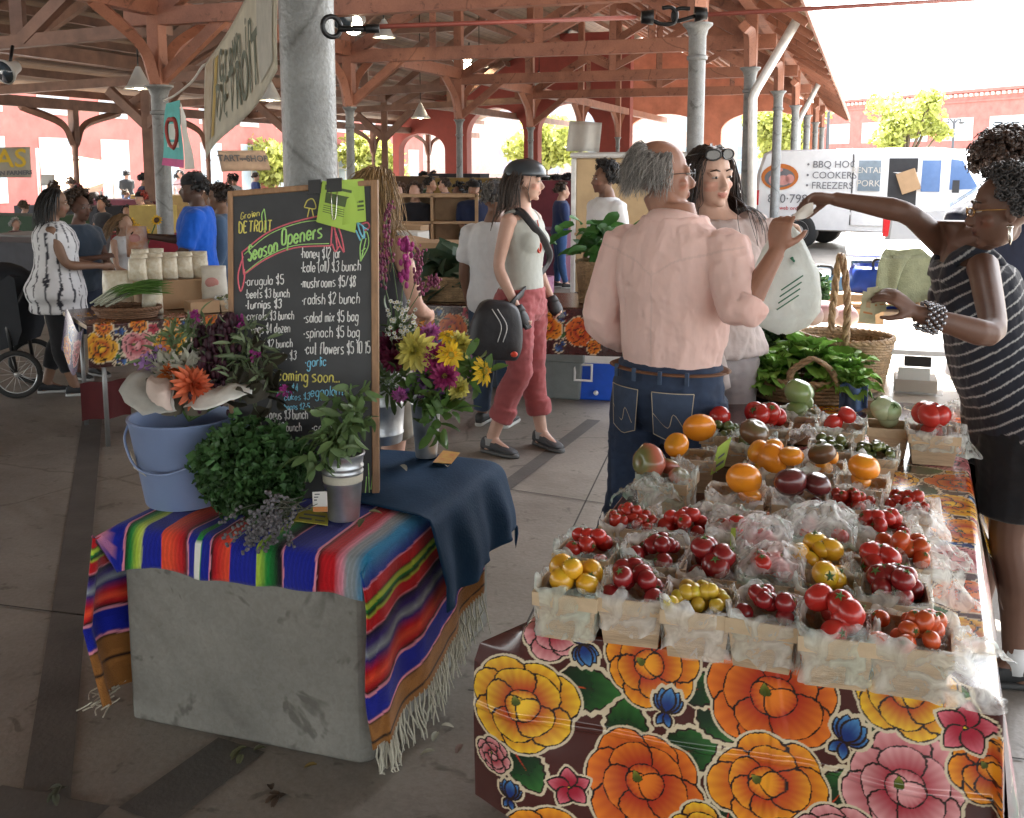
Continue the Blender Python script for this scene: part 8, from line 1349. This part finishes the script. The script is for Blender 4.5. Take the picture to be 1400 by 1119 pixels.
hp_ = BM['arms'][1][1]; t = pouch(hp_ + A3(-.08, -.02, -.16), .17, .24, 'printed snack pouch held out by the man in blue', mat('orange_snack', (.55, .2, .06), .4, c2=(.6, .5, .45), vs=12), 'printed pouches', pr=mPk)
for i, (a, kd, lab) in enumerate(((.86, 'olive', 'left green'), (1.0, 'pale', 'second'), (1.16, 'red', 'third'), (1.30, 'dred', 'fourth'), (1.46, 'green', 'fifth'), (1.6, 'red', 'right'))):
    ph = lab + ' small basket on the left stall'; c = lt(a, .14, .747); basket(c, math.atan2(le[1], le[0]), .055, .07, ph); fill(c, math.atan2(le[1], le[0]), .055, .07, ph, kd, .017, 8); bag(c, 0, .055, .07, ph, .05, .014, .02 if i % 2 else 0, .3, 60 + i)
t = thing('sunflower_bucket', 'bucket of sunflowers far behind the left stall', 'flowers', at(180, 330, 12)); b = MB(); g = MB()
for i in range(16):
    c = at(165 + RS.rand() * 50, 300 + RS.rand() * 30, 12 + RS.rand() * .4); f = unit(A3(RS.normal() * .5, -1, .4)); M = frame(f)
    for j in range(12): a = j * .52; leaf(b, c, M @ A3(math.cos(a), math.sin(a), .2), f, .07, .03, .2, (.7, .42, .02), 3)
    b.cur = (.08, .04, .02); b.ell(c, .035, nu=8, nv=5); g.tube([c, at(188, 370, 12.2)], .008, 5)
b.build('petals', mPetal, t); g.build('stems', mStem, t)
# ---- stroller at the left edge
sc_ = on(25, 545, 0); t = thing('jogging_stroller', 'dark jogging stroller with a spoked wheel at the left edge', 'stroller', sc_); wc_ = sc_ + A3(0, 0, .175); w1 = None
for nm, off_ in (('wheel', A3(0, 0, 0)), ('wheel', A3(-.12, .52, 0))):
    b = MB(); c = wc_ + off_; e1 = unit(A3(1, .25, 0)); b.tube([c + e1 * math.cos(a) * .155 + A3(0, 0, math.sin(a) * .155) for a in np.linspace(0, 6.2832, 33)], .02, 8); w1 = b.build(nm, mTyre, t); ORG[w1.name] = ORG[t.name]; b = MB()
    for j in range(14): a = j * .449; b.tube([c, c + e1 * math.cos(a) * .142 + A3(0, 0, math.sin(a) * .142)], .0018, 4)
    b.ell(c, .02, nu=8, nv=6); b.tube([c + e1 * math.cos(a) * .138 + A3(0, 0, math.sin(a) * .138) for a in np.linspace(0, 6.2832, 29)], .006, 5); b.build('rim', mRim, w1)
b = MB(); b.tube([wc_, wc_ + A3(-.10, .1, .35), wc_ + A3(.16, .1, .78)], .015, 8); b.tube([wc_ + A3(-.12, .52, 0), wc_ + A3(-.10, .4, .35), wc_ + A3(.16, .4, .78)], .015, 8); b.tube([wc_ + A3(.16, .1, .78), wc_ + A3(.16, .4, .78)], .018, 8); b.tube([wc_ + A3(-.1, .1, .35), wc_ + A3(-.9, .2, -.05)], .015, 8); b.build('frame', mBlackPl, t)
b = MB(); mStr = mat('stroller_cloth', (.015, .017, .022), .8); b.loft([[wc_ + A3(x, y, z) for y in (.08, .45)][0:1] + [wc_ + A3(x, .45, z), wc_ + A3(x - .03, .45, z + hh), wc_ + A3(x - .03, .08, z + hh)] for x, z, hh in ((-.55, .1, .3), (-.25, .12, .42), (-.02, .2, .5), (.02, .3, .38))]); b.build('seat', mStr, t, ang=40)
b = MB(); b.ell(wc_ + A3(-.2, .26, .62), (.24, .2, .16)); b.build('canopy', mStr, t)
# ---------------------------------------------------------------- middle stall behind the helmeted woman
MO = on(566, 416, .75); MO[2] = 0; me_ = unit(Nv * 1 + Bv * .12); mn = np.array([-me_[1], me_[0], 0]); mt_ = lambda a, b_, z: MO + me_ * a + mn * b_ + A3(0, 0, z)
fls = [(.05 + .21 * i, -.12 - .03 * (i % 2), .095, 'oryp'[i % 4], i * .9) for i in range(8)] + [(.15 + .21 * i, -.05, .045, 'bk'[i % 2], i) for i in range(8)] + [(.14 + .21 * i, -.24, .05, 'bo'[i % 2], i) for i in range(8)]; lvs = [(.15 + .21 * i, -.14, .12, i * 1.1) for i in range(8)]
stall('folding table of greens behind the helmeted woman', 'flowered oilcloth with orange and red blooms behind the helmeted woman', mt_, 1.75, .76, .30, fls, lvs, z=.75)
gc = mt_(.20, .3, .757); wicker('wicker_basket', 'wide pale wicker basket of collard greens left of the white t-shirt', gc, .27, .2, .15, 0, None, 1.25)
def greens(c, w_, hh, n, L, wd, col, name, lab):
    t = thing(name, lab, 'greens', c); b = MB()
    for i in range(n): p = c + A3(RS.normal() * w_ * .45, RS.normal() * .1, .10 + RS.rand() * hh); leaf(b, p, unit(A3(RS.normal() * .8, -.5 + RS.normal() * .5, .25 + RS.normal() * .3)), A3(RS.normal() * .3, -.6, .9), L * (.7 + .5 * RS.rand()), wd * (.7 + .5 * RS.rand()), .7, col, 6, .12, .06)
    b.build('leaves', mLeaf, t)
greens(gc, .4, .15, 60, .26, .15, (.055, .10, .06), 'collard_greens', 'big blue green collard leaves heaped in the pale wicker basket')
gc2 = mt_(1.22, .3, .757); wicker('wicker_basket', 'tall wicker basket of chard right of the helmeted woman', gc2, .17, .16, .26, 0, None, 1.1); greens(gc2 + A3(0, 0, .2), .3, .22, 130, .13, .075, (.05, .16, .035), 'chard_greens', 'bright green chard leaves heaped above the tall wicker basket')
def tub(name, lab, c, w_, dp, hh, m, ml, cat, rz_=0., extra=None):
    t = thing(name, lab, cat, c); M = rotz(rz_); f = lambda a, b_, z: c + M @ A3(a, b_, z - 0); b = MB(); rg = lambda k, z: [f(x * w_ / 2 * k, y * dp / 2 * k, z) for x, y in ((-1, -1), (1, -1), (1, 1), (-1, 1))]
    b.loft([rg(.9, 0), rg(1, hh)]); bevel(b.build('body', m, t, smooth=False), .015, 3); b = MB(); b.loft([rg(1.05, hh - .03), rg(1.07, hh + .02), rg(1.04, hh + .05), rg(.9, hh + .06)]); bevel(b.build('lid', ml, t, smooth=False), .01, 3); return t, f
mCoolB = mat('cooler_blue', (.015, .09, .55), .35, bump=0); mTubG = mat('grey_tub_plastic', (.18, .2, .2), .5)
cc = on(806, 550, 0); cc[2] = 0; t, f = tub('cooler', 'blue picnic cooler with white lid and handle', cc + Bv * .2, .44, .32, .30, mCoolB, mLid, 'cooler', -BD + .1)
b = MB(); b.tube([f(-.13, -.17, .26), f(-.13, -.185, .15), f(-.01, -.185, .15), f(-.01, -.17, .26), f(-.13, -.17, .26)], .012, 6); b.build('handle', mLid, t); b = MB(); b.ell(f(.02, -.165, .06), (.018, .02, .018)); b.build('spout', mLid, t)
tub('storage_tub', 'grey lidded storage tub left of the blue cooler', on(752, 547, 0) * A3(1, 1, 0) + Bv * .2, .45, .35, .30, mTubG, mTubG, 'tub', -BD); tub('storage_tub', 'dark tub under the middle stall behind the black bag', on(665, 545, 0) * A3(1, 1, 0) + Bv * .5, .45, .35, .28, mat('dark_navy_tub', (.03, .04, .06), .5), mTubG, 'tub', -BD)
# stalls in the depth
def boxobj(name, lab, c, d_, m, cat, rz_=-BD, open_=False):
    t = thing(name, lab, cat, c); b = MB(); b.box(np.asarray(c) + A3(0, 0, d_[2] / 2), d_, rz=rz_); bevel(b.build('body', m, t, smooth=False), .006)
    if open_:
        M = rotz(rz_)
        for q in (-1, 1): b = MB(); P = [c + M @ A3(q * d_[0] / 2, y, d_[2] + .002) for y in (-d_[1] / 2, d_[1] / 2)] + [c + M @ A3(q * (d_[0] / 2 + .16), y, d_[2] - .03 - .06 * q) for y in (d_[1] / 2, -d_[1] / 2)]; b.add(P, [(0, 1, 2, 3)]); b.build('flap', m, t, smooth=False).modifiers.new('s', 'SOLIDIFY').thickness = .004
    return t
boxobj('carton', 'open cardboard carton beyond the collard greens', at(612, 375, 8.4) * A3(1, 1, 0) + A3(0, 0, .76), (.5, .4, .28), mCard, 'carton', open_=True); boxobj('stall_table', 'table under the cardboard carton', at(612, 375, 8.4) * A3(1, 1, 0), (1.6, .7, .755), mat('checked_cloth', (.35, .08, .25), .8, vs=30, c2=(.5, .35, .45)), 'table')
mShelf = mat('pine_shelf', (.42, .27, .15), .6, var=.2, vs=6)
t = thing('display_shelf', 'low pine display shelf with open compartments at the deep stall', 'shelf', at(592, 300, 13) * A3(1, 1, 0)); c = at(592, 300, 13) * A3(1, 1, 0)
for nm, cx, cz, dx, dz in (('side', -.55, .75, .04, 1.1), ('side', .55, .75, .04, 1.1), ('divider', 0, .95, .03, .66), ('shelf', 0, 1.28, 1.1, .04), ('shelf', 0, .95, 1.06, .03), ('shelf', 0, .6, 1.06, .04)): b = MB(); b.box(c + A3(cx, 0, cz), (dx, .4, dz)); b.build(nm, mShelf, t, smooth=False)
b = MB(); b.box(c + A3(0, .2, .75), (1.1, .02, 1.1)); b.build('back_panel', mShelf, t, smooth=False)
for i, (px, py, d, dm, m, lab) in enumerate(((565, 330, 12.2, (.3, .25, .2), mCard, 'small carton on the counter behind the greens'), (556, 352, 11, (.4, .3, .2), mWhiteP, 'white carton left of the pine shelf'), (700, 330, 15, (1.6, .7, .76), mat('plum_cloth', (.12, .03, .06), .8), 'plum clothed table deep in the shed'), (520, 340, 14, (1.4, .7, .76), mTabW, 'bare table deep behind the blond woman'), (80, 345, 13, (1.6, .7, .8), mat('grey_cloth', (.2, .2, .2), .8), 'grey clothed table behind the tie dye woman'), (20, 350, 12, (1.4, .7, .8), mat('dark_cloth', (.06, .06, .07), .8), 'dark clothed table at the left edge'), (200, 345, 13, (1.8, .7, .8), mat('crimson_cloth', (.3, .02, .04), .8), 'crimson clothed table behind the snack bags'), (350, 340, 16, (1.8, .7, .8), mCard, 'brown clothed table far behind the chalkboard'), (210, 300, 13.2, (.5, .3, .35), mat('mustard_carton', (.45, .33, .08), .7), 'mustard yellow carton on the crimson table'))):
    base = at(px, py, d); base[2] = 0 if dm[2] > .5 else (.8 if i == 8 else .76); boxobj('stall_table' if dm[2] > .5 else 'carton', lab, base, dm, m, 'table' if dm[2] > .5 else 'carton')
for i in range(14):
    d = 16 + 1.2 * i; px = (500 + 41 * ((i * 7) % 8)) if i % 3 else (30 + 23 * i); base = at(px, 330, d); base[2] = 0; hh = .9 + .5 * ((i * 5) % 3) / 2
    boxobj('market_stall', ['dark green', 'maroon', 'brown', 'charcoal', 'ochre'][i % 5] + ' draped market stall deep in the shed', base, (1.9, .8, hh), mat('stall_drape_%s' % 'abcde'[i % 5], [(.03, .06, .03), (.12, .02, .03), (.10, .06, .035), (.03, .03, .035), (.22, .14, .04)][i % 5], .85, vs=8), 'market stall')['group'] = 'draped stalls deep in the shed'
# tan backed stall trailer behind the curly man
q = at(845, 300, 10.5) * A3(1, 1, 0); t = thing('market_trailer', 'tan panelled market trailer with silver edging behind the curly haired man', 'trailer', q); fT = lambda a, b_, z: q + Nv * a + Bv * b_ + A3(0, 0, z)
slabbox('body', fT, -.45, .75, 0, 1.6, .35, 1.72, mat('tan_panel', (.5, .36, .2), .6, var=.15, vs=3), t, .02); slabbox('roof_edge', fT, -.5, .8, -.04, 1.64, 1.72, 1.78, mGalv, t, .02); slabbox('edge_trim', fT, -.49, -.44, -.02, .05, .35, 1.72, mGalv, t, .01); slabbox('shelf', fT, -.4, .7, -.2, 0, .95, .98, mShelf, t)
for k in range(2):
    b = MB(); b.lathe([(.1, -.08), (.2, -.08), (.21, 0), (.2, .08), (.1, .08)], fT(-.46, .6 + .5 * k, .21), 18, M=frame(Nv)); b.build('wheel', mTyre, t)
# ---------------------------------------------------------------- back right: table with blue totes and a towel
RO = on(1150, 424, .75); RO[2] = 0; rt2 = lambda a, b_, z: RO + A3(.975, -.22, 0) * a + A3(.22, .975, 0) * b_ + A3(0, 0, z)
t = thing('folding_table', 'brown topped table with blue tote bags before the parked car', 'table', rt2(.7, .3, 0)); slabbox('table_top', rt2, -.3, 1.4, 0, .7, .71, .745, mTabW, t)
for a, b_ in ((.0, .1), (1.3, .1), (.0, .6), (1.3, .6)): b = MB(); b.tube([rt2(a, b_, .71), rt2(a, b_, 0)], .016, 8); b.build('leg', mBlackPl, t)
mTote = mat('blue_tote', (.012, .06, .42), .5, var=.25, vs=8, bump=.3, bs=12)
def tote(a, b_, w_, dp, hh, lab, m=mTote):
    t = thing('tote_bag', lab, 'bag', rt2(a, b_, .748), 'tote bags on the back table'); b = MB(); rs_ = []
    for z, k in ((0, .95), (.02, 1.04), (hh * .5, 1.06), (hh * .9, .98), (hh, .9), (hh * .93, .8)): an = np.linspace(0, 6.2832, 29)[:-1]; nz = 1 + .06 * fbm(np.stack([np.cos(an), np.sin(an), an * 0 + z * 5], 1), 2.2, 5); rs_.append(np.array([rt2(a + w_ / 2 * k * n_ * np.sign(math.cos(x)) * abs(math.cos(x)) ** .5, b_ + dp / 2 * k * n_ * np.sign(math.sin(x)) * abs(math.sin(x)) ** .5, .748 + z) for x, n_ in zip(an, nz)]))
    b.loft(rs_); b.build('bag_body', m, t); b = MB(); b.tube(bez([rt2(a - w_ * .25, b_ - dp * .4, .748 + hh), rt2(a - w_ * .2, b_ - dp * .45, .8 + hh), rt2(a + w_ * .2, b_ - dp * .45, .8 + hh), rt2(a + w_ * .25, b_ - dp * .4, .748 + hh)], 5), .011, 6); b.build('handle', mBlackPl, t)
tote(.32, .3, .5, .35, .26, 'blue tote bag with a sage towel hung over it'); tote(.92, .34, .55, .35, .27, 'bright blue tote bag at the right end of the back table'); tote(-.12, .34, .3, .3, .2, 'pale blue cooler bag at the left end of the back table', mat('pale_blue_bag', (.14, .3, .5), .5))
mSage = mat('sage_towel', (.22, .25, .16), .9, var=.2, vs=18, bump=.4, bs=120, sheen=.3)
U_ = np.linspace(0, 1, 30); V_ = np.linspace(-1, 1, 60); b = MB(); b.grid([[rt2(.26 + .20 * u + .03 * math.sin(v * 3) + .10 * v * (u - .4), .14 + (.05 if abs(v) < .25 else .05 - .02) + .012 * math.sin(u * 8 + v * 4) * abs(v) - .02 - (.12 * (v < 0) * 0), 1.13 - .36 * abs(v) ** 1.4 - .006 * math.sin(u * 5)) + A3(.10 * v, -.03 - .05 * abs(v), 0) for u in U_] for v in V_]); o = b.build('sage_towel', mSage); o.modifiers.new('s', 'SOLIDIFY').thickness = .006; tag(o, 'crumpled sage green towel draped over the blue tote bag', 'towel')
t = thing('white_tray', 'white tilted tray lid behind the sage towel', 'tray', rt2(.5, .5, 1.0)); slabbox('tray', lambda a, b_, z: rt2(a, b_, z + .25 * b_), .05, .75, .3, .62, .98, 1.0, mLid, t, .01); slabbox('tray_support', rt2, .1, .7, .5, .6, .75, 1.02, mTubG, t, .01)
b = MB(); c = rt2(.78, .08, .80); 
for i in range(26): b.ell(c + RS.normal(size=3) * A3(.09, .04, .03), A3(.04, .03, .03) * (.6 + .8 * RS.rand()), nu=8, nv=6)
t = thing('black_plastic_sack', 'rumpled shiny black plastic sack on the back table', 'bag', rt2(.78, .08, .748)); V, Nn, Fs = remesh(b, .012, 2); b = MB(); b.add(V, Fs); b.build('film', mat('black_film', (.012, .012, .014), .25, bump=.6, bs=30), t)
boxobj('carton', 'flat brown carton at the front of the back table', rt2(.62, .08, .748), (.34, .16, .05), mCard, 'carton', -.22); boxobj('carton', 'brown carton left of the sage towel', rt2(.05, .12, .748), (.3, .2, .10), mCard, 'carton', -.22); boxobj('clear_tub', 'small clear tub at the right of the black sack', rt2(.92, .05, .748), (.22, .14, .09), mClear, 'tub', -.22)
